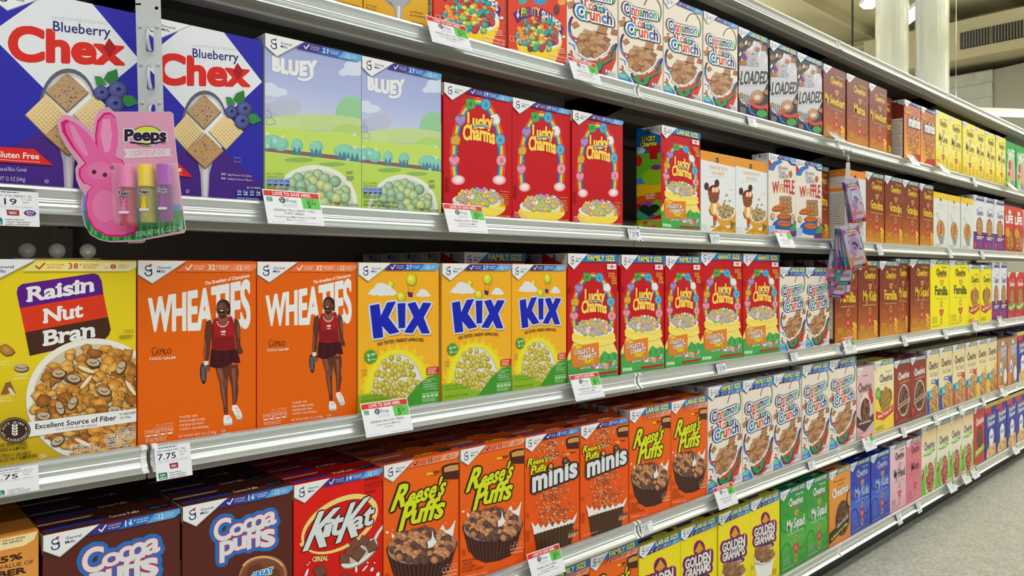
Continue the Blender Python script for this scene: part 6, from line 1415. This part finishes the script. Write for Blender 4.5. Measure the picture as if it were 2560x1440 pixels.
for i, (r, x, t, lab) in enumerate((('A', 2.70, 44, 'curled white sale tag below the leftmost brown box, top stocked shelf'), ('A', 3.47, 30, 'white sale tag below the orange boxes, top stocked shelf'), ('A', 3.85, 34, 'white sale tag below the first pale yellow box, top stocked shelf'), ('A', 5.0, 40, 'white tag near the green boxes, top stocked shelf'),
        ('C', 4.38, 16, 'white sale tag below the yellow heart-bowl boxes, middle shelf'), ('C', 4.82, 24, 'white tag below the white-over-purple boxes, middle shelf'), ('D', 4.86, 24, 'white sale tag below the brown-grey boxes, fourth shelf'), ('E', 3.98, 24, 'white sale tag, leftmost of three under the cream green-sided boxes'),
        ('E', 4.2, 24, 'white sale tag, middle of three under the cream green-sided boxes'), ('E', 4.34, 24, 'white sale tag, right of three under the cream green-sided boxes'), ('E', 5.1, 24, 'white sale tag below the dark blue flake boxes, bottom shelf'))):
    price_tag(r, x, .1, 'sale', ('GENERAL MILLS CEREAL', 'Cereal General Mills', 'Cheerios'), '5.89', lab, SG, tilt=t)
price_tag('B', .164, .062, 'wic', ('GM CHEX GF BLUEBERRY CRL', '51.58'), '6.19', 'white price tag 6.19 below the left blue box', 'regular price tags', wic=1, gf=1, tilt=12, z0=-.008, hl=.05)
price_tag('C', .168, .058, 'wic', ('GM RAISIN NUT BRAN CRL LG', '37.26'), '7.75', 'white price tag below the yellow flake box at left edge', 'regular price tags', wic=0, tilt=12, z0=-.001, hl=.035)
price_tag('C', .380, .054, 'wic', ('GM WHEATIES CRL', '49.68'), '7.75', 'white price tag 7.75 with dark red mark below left tennis-player box', 'regular price tags', tilt=14, z0=-.002, hl=.051)
price_tag('A', .36, .07, 'wic', ('GM CHEX HONEY NUT', '49.68'), '6.19', 'white price tag hanging at the top edge, left bay', 'regular price tags', tilt=14, z0=.0, hl=.05)
PV = (80, 60, 140)
for r, x, p, lab, q in (('B', 1.548, '7.29', 'small 7.29 label below the rainbow boxes, second shelf', PV), ('B', 1.935, '3.29', 'small 3.29 label below the first white-and-orange box', (60, 150, 110)), ('B', 2.745, '5.29', 'small label before the hanging packs, second shelf', None),
        ('C', 1.97, '9.29', 'small 9.29 label below the red giant-size boxes', PV), ('C', 2.43, '7.55', 'small 7.55 label below the cream large-size boxes, middle shelf', None), ('D', 1.602, '7.55', 'small 7.55 label below the orange large-size boxes', None), ('D', 2.56, '9.29', 'small label below the cream giant-size boxes', None), ('A', 2.15, '7.00', 'small 7.00 label below the black-and-grey boxes', None)):
    price_tag(r, x, .05, 'small', (), p, lab, 'small rail labels', hl=.029, **({'sq': q} if q else {}))
for i, (r, x, what) in enumerate((('B', 3.16, 'first Grandma box'), ('B', 4.02, 'second white yellow-band box'), ('B', 4.53, 'first white-over-purple box'), ('C', 3.43, 'second Familia box'), ('C', 3.95, 'first bright yellow giant box'), ('D', 3.42, 'first red-brown box'), ('D', 3.82, 'first blue-foot box'), ('D', 4.18, 'first red-foot box'), ('D', 4.55, 'first yellow-foot box'),
        ('E', 3.37, 'pale pink box'), ('E', 3.6, 'rose pink box'), ('A', 4.4, 'third pale yellow box'))):
    price_tag(r, x, .05, 'small', (), ('5.29', '7.55', '3.29')[i % 3], 'small white rail label below the ' + what, 'small rail labels', hl=.045)

# ---------------------------------------------------------------- hanging strips
def spot(px, py, dep):
    """a place in the aisle: where the sight line through a point of the picture is dep metres deep"""
    x, z = (px - 1280) / 1870 * dep, CH - (py - 681) / 1870 * dep
    s, c = math.sin(R(42.79)), math.cos(R(42.79))
    return Vector((dep * s + x * c, -CD + dep * c - x * s, z))
def rect_pts(x0, y0, x1, y1, r=0, n=4):
    if r == 0: return [(x0, y0), (x1, y0), (x1, y1), (x0, y1)]
    P = []
    for cx, cy, a in ((x1 - r, y1 - r, 0), (x0 + r, y1 - r, 90), (x0 + r, y0 + r, 180), (x1 - r, y0 + r, 270)):
        P += [(cx + r * math.cos(R(a + k * 90 / n)), cy + r * math.sin(R(a + k * 90 / n))) for k in range(n + 1)]
    return P
def circ(x, y, r, n=14): return [(x + r * math.cos(k * 6.2832 / n), y + r * math.sin(k * 6.2832 / n)) for k in range(n)]
YAW = R(-42.79)
def clip_strip():
    S = 1.12 / 1870
    p = spot(370, 0, 1.12)
    t = empty('clip_strip', p, YAW + R(6)); t.rotation_euler.y = R(-1.5)
    tag(t, 'frosted white plastic strip hanging from the top rail in front of blue boxes', 'display strip')
    holes = [circ(-.004, .012 - .0, .0025)] + [rect_pts(-.005, -.042 - k * .057 - .036, .0065, -.042 - k * .057, .004) for k in range(5)] + [circ(.012, -.012, .0028), rect_pts(-.018, -.008, -.010, -.005)]
    sheet('strip', [rect_pts(-.018, -.352, .018, .02, .006)] + holes, .0011, M_strip, t)
    for k in range(5):
        z = -.042 - k * .057
        b = MB(); b.tube([(0, -.0006, z - .001), (.001, -.009, z - .006), (.002, -.013, z - .018), (.0025, -.009, z - .032), (.003, -.006, z - .036)], .0028, 8)
        b.build('hook', M_strip, t, smooth=True)
        for s in (-.012, .013):
            b = MB(); b.sphere((s, -.0012, z + .002), .0028, 8); b.build('stud', M_strip, t, smooth=True)
    b = MB(); b.tube([(0, .0, .018), (0, -.001, .10), (0, .004, .20), (0, .01, .262)], .0022, 8); b.build('hanger_hook', M_chrome, t, smooth=True)
clip_strip()

def lip_card():
    dep = 1.085; S = dep / 1870; C0 = (305, 435)
    t = empty('lip_oil_card', spot(C0[0], C0[1], dep), YAW)
    tag(t, 'pink rabbit-shaped card of three lip oils hanging on the plastic strip', 'lip oil card')
    Z = lambda x, y: ((x / 2.25 - C0[0]) * S, (C0[1] - y / 2.25) * S)
    out = [(640, 628), (960, 628), (974, 640), (986, 800), (1008, 1000), (1022, 1120), (1046, 1290), (1036, 1310), (800, 1352), (700, 1362), (620, 1362), (560, 1350), (510, 1322), (478, 1270), (460, 1200), (458, 1130), (470, 1086), (448, 1056), (430, 1010), (424, 950), (440, 920),
           (420, 890), (370, 820), (336, 760), (322, 700), (330, 664), (360, 644), (400, 650), (440, 672), (480, 700), (520, 740), (526, 700), (534, 664), (552, 628), (580, 606), (610, 602)]
    slot = [(770, 672), (800, 670), (806, 660), (834, 660), (838, 670), (870, 674), (872, 686), (862, 692), (776, 690), (768, 684)]
    sheet('backing_card', [[Z(*p) for p in out], [Z(*p) for p in slot]], .0009, mat('card_edge', (236, 196, 216), .5), t)
    sc = lambda k, cx=640, cy=990: [(cx + (x - cx) * k, cy + (y - cy) * k) for x, y in out]
    a = Art(clip=False); a.frame([(0, 0), (1500, 0), (1500, 1500), (0, 1500)])
    PKL, PK, DP = (240, 160, 196), (244, 110, 176), (236, 20, 130)
    inn = [(x * .992 + 5.5, y * .994 + 6) for x, y in out]
    a.poly(inn[:9] + inn[9:10] + [(700, 1356), (640, 628)][:1] + [(640, 640)], PKL)
    a.poly(inn, (234, 168, 200))
    a.poly([(470, 1090), (640, 1180), (1018, 1150), (1040, 1290), (800, 1346), (620, 1356), (560, 1344), (512, 1316), (482, 1268), (464, 1196)], (96, 160, 220))
    a.poly([(474, 1180), (640, 1240), (1026, 1180), (1042, 1290), (800, 1346), (620, 1356), (560, 1344), (512, 1316), (486, 1262)], (20, 150, 80))
    for k in range(26):
        x = 490 + k * 21; y = 1300 + min(50, (x - 490) * .5) - max(0, (x - 720) * .17); a.poly([(x, y), (x + 9, y - 96), (x + 14, y)], (90, 200, 70) if k % 3 else (30, 120, 60))
    E = [(480, 918), (400, 820), (352, 740), (344, 690), (372, 672), (420, 690), (480, 740), (530, 800), (540, 826), (536, 760), (548, 680), (584, 636), (620, 632), (652, 660), (664, 740), (660, 820), (650, 884), (690, 900), (712, 940), (716, 1040), (716, 1180), (780, 1260), (770, 1310), (700, 1334), (600, 1330), (530, 1290), (490, 1220), (480, 1150), (492, 1080), (520, 1046), (470, 1030), (444, 990), (446, 950)]
    a.poly(E, DP); cx, cy = 600, 980
    a.poly([(cx + (x - cx) * .93 + (6 if y < 880 else 0), cy + (y - cy) * .965) for x, y in E], PK)
    a.poly([(390, 700), (420, 710), (470, 800), (500, 870), (480, 880), (420, 800)], (248, 150, 200)); a.poly([(580, 670), (620, 670), (632, 760), (620, 850), (590, 860), (566, 760)], (250, 160, 206)); a.ell(560, 960, 70, 50, (246, 130, 188)); a.ell(590, 1160, 70, 90, (248, 134, 190))
    for x, y in ((531, 968), (592, 984), (634, 943)): a.ell(x, y, 13, 13, (84, 44, 40), n=14)
    # title
    a.ell(828, 766, 86, 56, (226, 236, 60), n=28); a.arc(828, 766, 86, 56, 4, (70, 40, 90), 0, 360, 28)
    a.T('Peeps', 704, 792, 936, 790, 62, (50, 26, 60), b=.05, res=3, ol=((7, WH),), arc=2); a.line([(736, 802), (830, 812), (930, 796)], 9, (50, 26, 60)); a.T('BRAND', 912, 812, 938, 811, 7, (60, 40, 60))
    a.poly([(694, 838), (966, 836), (956, 858), (970, 878), (698, 892), (712, 866)], (236, 226, 232)); a.T('3 SCENTED LIP OILS', 736, 878, 930, 868, 30, (226, 130, 176), res=2)
    a.T('TOTAL NET 0.42 FL. OZ. (12 mL)', 766, 1330, 1030, 1290, 26, WH, b=.015, res=2)
    me = print_mesh('card_print', [a.faces(lambda u, v, d: (Z(u * 1500, v * 1500)[0], -.0006 - d, Z(u * 1500, v * 1500)[1]))]); link('card_print', me, None, t)
    # second card behind
    o = sheet('spare_card', [[Z(*p) for p in ((700, 1340), (806, 1340), (806, 1356), (790, 1366), (710, 1368))]], .0009, mat('spare_card_grey', (206, 190, 190), .6), t); o.location.y = .006
    mg = {'pink': (240, 130, 190), 'yel': (250, 214, 20), 'vio': (170, 40, 180)}
    gl = {'pink': (226, 90, 120), 'yel': (206, 200, 20), 'vio': (150, 50, 160)}
    for nm, x0, x1, yt, ym, yb in (('pink', 684, 786, 942, 1062, 1275), ('yel', 796, 892, 936, 1056, 1255), ('vio', 900, 988, 932, 1048, 1248)):
        cx = (x0 + x1) / 2; X, Zt = Z(cx, yt); Zm = Z(cx + 4, ym)[1]; X2, Zb = Z(cx + 16, yb); r = (x1 - x0) / 2 / 2.25 * S
        Xm = X + (X2 - X) * .35
        tube = MB(); tube.tube([(Xm, -.0135, Zm + .0005), (Xm, -.0135, Zm - .003), (Xm + .0004, -.0135, Zm - .004), (X2, -.0135, Zb + .006), (X2, -.0135, Zb)], [r * .55, r * .55, r * .85, r * .85, r * .8], 20)
        to = tube.build('lip_oil_tube', mat('oil_' + nm, gl[nm], .08, trans=.45, coat=.6), t, smooth=False)
        c = MB(); c.tube([(X, -.0135, Zt), (X, -.0135, Zt - .001), (Xm, -.0135, Zm + .001), (Xm, -.0135, Zm)], [r * .8, r * .86, r * .9, r * .88], 20); c.build('cap', mat('cap_' + nm, mg[nm], .25, coat=.4), to, smooth=False)
        w_ = Art(clip=False); w_.frame([(0, 0), (100, 0), (100, 150), (0, 150)])
        w_.T('Peeps', 8, 20, 92, 20, 24, (50, 26, 60), b=.05, ol=((3, WH),)); col = mg[nm]; w_.ell(50, 110, 22, 26, col); w_.ell(52, 82, 17, 15, col); w_.ell(42, 56, 7, 20, col, -12); w_.ell(60, 56, 7, 20, col, 10); w_.rect(10, 122, 94, 138, (246, 226, 236))
        lw = r * 1.3; lh = (Zm - Zb) * .62; zt = Zm - (Zm - Zb) * .12
        link('tube_label', print_mesh('tube_label', [w_.faces(lambda u, v, d: (Xm + (X2 - Xm) * .6 + (u - .5) * lw, -.0135 - r * .88 - .0003 - d, zt - v * lh))]), None, to)
    # clear blister over the tubes
    x0, z1 = Z(668, 916); x1, z0 = Z(1018, 1278)
    b = MB(); v = [b.b.verts.new(p) for p in ((x0, -.0012, z0), (x1 + .004, -.0012, z0), (x1 - .004, -.0012, z1), (x0 - .004, -.0012, z1), (x0 + .004, -.024, z0 + .004), (x1, -.024, z0 + .004), (x1 - .008, -.024, z1 - .004), (x0, -.024, z1 - .004))]
    for f in ((4, 5, 6, 7), (0, 1, 5, 4), (1, 2, 6, 5), (2, 3, 7, 6), (3, 0, 4, 7)): b.b.faces.new([v[i] for i in f])
    bl = b.build('blister', mat('thin_clear_shell', (255, 255, 255), .08, alpha=.12, spec=.6), t, smooth=False)
    m = bl.modifiers.new('round', 'BEVEL'); m.width = .003; m.segments = 3
lip_card()

def booster_pack(px, py, dep, wpx, hpx, tilt, lean, label, inkset):
    S = dep / 1870; W, H = wpx * S, hpx * S
    t = empty('card_pack', spot(px, py, dep), YAW + lean); t.rotation_euler.y = tilt
    tag(t, label, 'card pack', 'foil packs on the hanging strip')
    nx, nz = 8, 12; me = bpy.data.meshes.new('pack'); V, F = [], []
    prof = lambda u, v: .0028 * (math.sin(math.pi * u) ** .6) * (math.sin(math.pi * min(max((v - .08) / .84, 0), 1)) ** .5)
    for s in (-1, 1):
        for j in range(nz + 1):
            for i in range(nx + 1):
                u, v = i / nx, j / nz; V.append(((u - .5) * W, s * (prof(u, v) + .0003), -v * H))
    n = (nx + 1) * (nz + 1)
    for j in range(nz):
        for i in range(nx):
            a = j * (nx + 1) + i; F.append((a, a + nx + 1, a + nx + 2, a + 1)); b = a + n; F.append((b, b + 1, b + nx + 2, b + nx + 1))
    edge = [j * (nx + 1) for j in range(nz + 1)] + [nz * (nx + 1) + i for i in range(1, nx + 1)] + [j * (nx + 1) + nx for j in range(nz - 1, -1, -1)] + [i for i in range(nx - 1, 0, -1)]
    for a, b in zip(edge, edge[1:] + edge[:1]): F.append((b, a, a + n, b + n))
    me.from_pydata(V, [], F)
    foil = mat('silver_foil', (196, 190, 206), .28, .35)
    link('foil_wrapper', me, foil, t)
    a = Art(); a.uv()
    a.poly([(0, 8), (20, 16), (80, 16), (100, 6), (100, 40), (0, 40)], inkset[0]); a.poly([(0, 36), (60, 30), (100, 50), (100, 100), (0, 90)], inkset[1]); a.poly([(0, 80), (50, 96), (100, 84), (100, 150), (0, 150)], inkset[2])
    a.ell(54, 64, 30, 24, mixc(inkset[1], WH, .4), 20); a.ell(40, 84, 22, 14, mixc(inkset[0], WH, .3), -30); a.poly([(20, 54), (60, 60), (90, 90), (50, 84)], sh_(inkset[1], .7))
    a.T('Pok\u00e9mon', 22, 26, 80, 28, 11, (226, 214, 120), b=.05, ol=((1.4, (50, 40, 110)),), arc=3); a.rect(28, 34, 74, 39, (206, 60, 130))
    a.rect(16, 112, 84, 122, (190, 130, 120)); a.rect(0, 136, 16, 150, (226, 36, 34)); a.rect(84, 136, 100, 150, (226, 36, 34)); a.poly([(16, 138), (84, 138), (84, 147), (16, 147)], (40, 46, 50)); a.bars(20, 141, 80, 1, 4, 3, (196, 200, 196)); a.ell(48, 6, 6, 3, WH); a.ell(48, 6, 4, 2, (60, 60, 70))
    link('pack_print', print_mesh('pack_print', [a.faces(lambda u, v, d: ((u - .5) * W, -prof(u, v) - .0009 - d, -v * H))]), None, t)
def pack_strip():
    dep = 2.815; S = dep / 1870
    t = empty('clip_strip', spot(2120, 398, dep), YAW); tag(t, 'clear narrow hanging strip with chrome swivel holding the foil packs', 'display strip')
    sheet('strip', [rect_pts(-.008, -.50, .008, -.012, .003)], .0008, M_strip, t)
    b = MB(); b.tube([(0, 0, .0), (.005, 0, -.005), (0, 0, -.011), (-.005, 0, -.005), (0, 0, 0)], .0014, 8, cap=False); b.build('swivel_ring', M_chrome, t, smooth=True)
    b = MB(); b.sphere((0, 0, .004), .005, 10); b.tube([(0, 0, .004), (0, .002, .02)], .002, 8); b.build('swivel', M_chrome, t, smooth=True)
    b = MB(); b.box(-.013, .013, -.001, .012, .014, .040); b.build('rail_clip', M_clear, t)
    PU, BLU, TL, PK = (150, 90, 160), (70, 80, 150), (60, 150, 160), (206, 120, 160)
    P = [(2121, 447, 2.80, 32, 110, 8, -.25, 'foil card pack, rear of the upper three', (BLU, TL, PU)), (2124, 447, 2.785, 33, 111, 10, -.12, 'foil card pack, middle of the upper three', (BLU, PU, TL)), (2127, 448, 2.77, 34, 111, 12, 0, 'silver foil card pack, front of the upper three', (PU, (170, 170, 200), PK)),
         (2093, 640, 2.80, 38, 96, -10, -.2, 'foil card pack, lowest rear one of the hanging bunch', (TL, BLU, PU)), (2100, 640, 2.787, 42, 106, -4, -.1, 'foil card pack, lowest front one of the hanging bunch', (PK, TL, PU)),
         (2098, 600, 2.774, 38, 104, -7, -.2, 'foil card pack, rear one of the middle pair in bunch', (BLU, TL, PK)), (2110, 604, 2.761, 42, 109, 0, -.05, 'foil card pack, front one of the middle pair in bunch', (PU, PK, TL)),
         (2108, 564, 2.748, 40, 110, 1, -.25, 'foil card pack, rearmost of the large fanned four', (BLU, TL, PU)), (2113, 563, 2.735, 42, 111, 5, -.15, 'foil card pack, third from front of the fanned four', (TL, PK, BLU)), (2117, 562, 2.722, 43, 112, 9, -.06, 'foil card pack, second from front of the fanned four', (PU, BLU, TL)),
         (2122, 562, 2.709, 46, 113, 14, .04, 'silver foil card pack, frontmost of the fanned four', (PU, (110, 90, 130), (190, 140, 110)))]
    for px, py, d, w_, h_, ti, le, lab, ink in P: booster_pack(px, py, d, w_, h_, R(-ti), le, lab, ink)
pack_strip()

# clear plastic blister pieces lying on the yellow flake box
def domes():
    t = empty('plastic_blister', (.262, .034, ZROW['C'] + .2892), R(-20)); tag(t, 'clear blister strip with three domes lying on the yellow flake box', 'plastic blister')
    b = MB()
    b.box(-.055, .055, -.014, .014, 0, .0012); b.build('base_strip', mat('blister_sheet', (240, 244, 246), .06, alpha=.3), t)
    for i, (x, c) in enumerate(((-.040, (196, 150, 170)), (-.002, (130, 160, 190)), (.038, (190, 196, 90)))):
        b = MB(); b.sphere((x, 0, .0125), .0112, 20); d = b.build('dome', mat('blister_dome', (250, 252, 252), .04, alpha=.22, spec=1), t, smooth=True)
        b = MB(); b.sphere((x, 0, .011), .0035, 12); b.build('bead', mat('bead', c, .2), d, smooth=True)
domes()

# ---------------------------------------------------------------- store around the run
def floor_mat():
    m = bpy.data.materials.new('speckled_terrazzo'); m.use_nodes = True; nt = m.node_tree; b = nt.nodes['Principled BSDF']
    tc = nt.nodes.new('ShaderNodeTexCoord')
    def vor(sc, lo, hi, ca, cb):
        v = nt.nodes.new('ShaderNodeTexNoise'); v.inputs['Scale'].default_value = sc; v.inputs['Detail'].default_value = 3
        r = nt.nodes.new('ShaderNodeValToRGB'); r.color_ramp.elements[0].position = lo; r.color_ramp.elements[1].position = hi
        r.color_ramp.elements[0].color = lin(ca); r.color_ramp.elements[1].color = lin(cb)
        nt.links.new(tc.outputs['Object'], v.inputs['Vector']); nt.links.new(v.outputs[0], r.inputs[0]); return r
    a = vor(60, .38, .62, (150, 150, 140), (206, 208, 196)); c = vor(14, .3, .7, (170, 170, 158), (200, 202, 190))
    mx = nt.nodes.new('ShaderNodeMix'); mx.data_type = 'RGBA'; mx.inputs[0].default_value = .5
    nt.links.new(a.outputs[0], mx.inputs[6]); nt.links.new(c.outputs[0], mx.inputs[7]); nt.links.new(mx.outputs[2], b.inputs['Base Color'])
    b.inputs['Roughness'].default_value = .35; return m
b = MB(); b.box(-6, 14, -9, 9, -.02, 0); tag(b.build('floor', floor_mat()), kind='structure')
M_ceil = mat('painted_roof_deck', (196, 188, 150), .8, noise=(1.5, (1, 1, 1), (178, 170, 134)))
M_wall = mat('painted_block_wall', (190, 180, 146), .8, noise=(1.2, (1, 1, 1), (178, 168, 134)))
M_grey = mat('grey_plaster', (164, 162, 150), .8)
b = MB(); b.box(-6, 14, -9, 9, 4.95, 5.0); tag(b.build('ceiling', M_ceil), kind='structure')
b = MB(); b.box(12.5, 12.6, -9, 9, 0, 4.95); tag(b.build('wall_far', M_wall), kind='structure')
# roof ribs
for i in range(9):
    y = -2.0 + i * 1.1
    b = MB(); b.box(3, 12.49, y, y + .06, 4.84, 4.95); tag(b.build('ceiling_rib', M_ceil), 'painted roof rib running to the far wall, number %s from the aisle side' % ORD[min(i, 7)] if i < 8 else 'painted roof rib farthest from the aisle', 'roof rib', 'roof ribs')
def column(x, y, lab):
    t = empty('column', (x, y, 0), R(20)); tag(t, lab, 'column', 'glossy white columns')
    n = 10; P = []
    for k in range(24):
        a_ = k * 15; P.append((.172 * math.cos(R(a_)), .172 * math.sin(R(a_))))
    b = MB(); lo = [b.b.verts.new((x_, y_, 0)) for x_, y_ in P]; hi = [b.b.verts.new((x_, y_, 4.95)) for x_, y_ in P]
    for k in range(24): b.b.faces.new((lo[k], lo[(k + 1) % 24], hi[(k + 1) % 24], hi[k]))
    b.b.faces.new(hi); b.b.faces.new(lo[::-1])
    b.build('shaft', mat('gloss_white_cladding', (244, 250, 250), .12, coat=.6), t, smooth=False)
    b = MB(); b.box(-.26, .26, -.26, .26, 0, .12); b.build('plinth', M_grey, t)
column(8.94, 2.06, 'glossy white column, left of the two above the shelves')
column(9.28, 1.75, 'glossy white column, right of the two above the shelves')
def duct_rods():
    p = spot(2131, 60, 9.0)
    b = MB(); b.tube([(p.x, p.y, 2.1), (p.x, p.y, 4.95)], .012, 8); tag(b.build('hanging_rod', M_kick), 'thin dark rod hanging from the ceiling left of the columns', 'rod')
duct_rods()
def pipe(name, pts, r, m, lab, cat):
    b = MB(); b.tube(pts, r, 10); tag(b.build(name, m, smooth=True), lab, cat)
pipe('conduit', [(7.2, 6.5, 4.45), (10.4, 4.8, 4.45), (12.4, 3.9, 4.45)], .05, M_ceil, 'beige pipe slanting under the ceiling towards the columns', 'pipe')
pipe('conduit', [(5.0, 5.0, 4.6), (7.0, 5.4, 4.6)], .04, M_ceil, 'beige pipe crossing below the ceiling at the left', 'pipe')
pipe('conduit', [(12.3, 6.4, 4.8), (12.3, -.5, 4.8)], .05, M_wall, 'beige pipe along the top of the far wall', 'pipe')
# soffit with air grilles on the far wall
b = MB(); b.box(11.6, 12.49, -4, 3.45, 4.12, 4.66); tag(b.build('duct_soffit', M_wall), 'beige boxed-in duct below the ceiling on the far wall', 'duct')
def grille(y0, y1, lab):
    t = empty('air_grille', (11.59, (y0 + y1) / 2, 4.37)); tag(t, lab, 'air grille', 'air grilles'); w_ = (y1 - y0) / 2
    b = MB(); b.box(-.004, .008, -w_, w_, -.115, .115); b.build('duct_opening', M_kick, t)
    b = MB()
    n = int(w_ * 2 / .035)
    for k in range(n): b.box(-.02, -.004, -w_ + k * .035, -w_ + k * .035 + .012, -.105, .105)
    b.build('louvres', mat('louvre_grey', (120, 116, 100), .5), t)
grille(1.77, 2.14, 'dark air grille on the duct, left of the two'); grille(.9, 1.75, 'dark air grille on the duct, right at the frame edge')
# dark recess, arched grey wall and wave panel below
b = MB(); b.box(12.38, 12.485, -2, 2.9, 3.6, 4.11); tag(b.build('dark_recess', M_kick), 'dark opening above the arched grey wall', 'opening')
def arch():
    b = MB(); P = [(3.9, 0), (3.9, 3.66)] + [(3.9 - k * .39, 3.66 + .36 * math.sin(R(min(90, k * 13)))) for k in range(1, 13)] + [(-1.2, 3.9), (-1.2, 0)]
    f = [b.b.verts.new((12.0, y, z)) for y, z in P]; k = [b.b.verts.new((12.3, y, z)) for y, z in P]
    b.b.faces.new(f); b.b.faces.new(k[::-1])
    for i in range(len(P)): b.b.faces.new((f[i], k[i], k[(i + 1) % len(P)], f[(i + 1) % len(P)]))
    tag(b.build('department_sign_wall', M_grey), 'grey wall with arched top behind the right column', 'partition')
arch()
def wave_panel():
    nx, nz = 60, 60; V, F = [], []
    for j in range(nz + 1):
        for i in range(nx + 1):
            u, v = i / nx, j / nz
            ph = (v * 7) % 1; off = int(v * 7) % 2
            V.append((11.98 - .05 * ph * (.6 + .4 * math.sin((u * 5 + off * .5) * 6.2832)), 2.95 - u * 1.1, 2.7 + v * 1.3))
    for j in range(nz):
        for i in range(nx): a_ = j * (nx + 1) + i; F.append((a_, a_ + 1, a_ + nx + 2, a_ + nx + 1))
    me = bpy.data.meshes.new('wave_panel'); me.from_pydata(V, [], F)
    o = link('wave_panel', me, mat('wave_tile', (190, 190, 184), .6)); m = o.modifiers.new('s', 'SOLIDIFY'); m.thickness = .01
    tag(o, 'pale grey wall panel with raised wave pattern beside the right column', 'wall panel')
wave_panel()
# lamps
M_glow = mat('lit_diffuser', (250, 252, 255), .4, emit=9.0)
def lamp(loc, L, rz, lab, z_body=.05, w_=.22):
    t = empty('ceiling_light', loc, rz); tag(t, lab, 'ceiling light', 'strip lights')
    b = MB(); b.box(-L / 2, L / 2, -w_ / 2, w_ / 2, 0, z_body); b.build('housing', M_white, t)
    b = MB(); b.prism_x([(-w_ / 2 + .01, 0), (w_ / 2 - .01, 0), (w_ / 4, -w_ * .2), (-w_ / 4, -w_ * .2)], -L / 2 + .02, L / 2 - .02); b.build('diffuser', M_glow, t)
    for s in (-1, 1):
        b = MB(); b.tube([(s * L * .35, 0, z_body), (s * L * .35, 0, 4.95 - loc[2])], .004, 6); b.build('hanger', M_chrome, t)
AIS = ['first', 'second', 'third', 'fourth']
for i, (x, y) in enumerate(LAMPS):
    lamp((x, y, 3.74), 2.4, 0, 'strip light above the %s, %s along the run' % ('near aisle' if y > -3 else 'next aisle', AIS[i % 4]))
for i, (x, y) in enumerate(ADDED_LAMPS): lamp((x, y, 3.74), 1.7, 0, 'unseen pendant strip light added to brighten the roof deck, %s of the five' % ORD[i])  # fixture bodies for the added, unseen pendants
p = spot(2520, 285, 8.6); lamp((p.x, p.y, p.z), 1.9, R(-34), 'long bright strip light above the far right shelf end', w_=.12)
p = spot(2285, 34, 9.9); lamp((p.x, p.y, p.z), 1.1, R(40), 'bright strip light showing between the two columns')
p = spot(2190, -6, 9.4); lamp((p.x, p.y, p.z), .6, R(40), 'strip light touching the upper frame edge left of the columns')
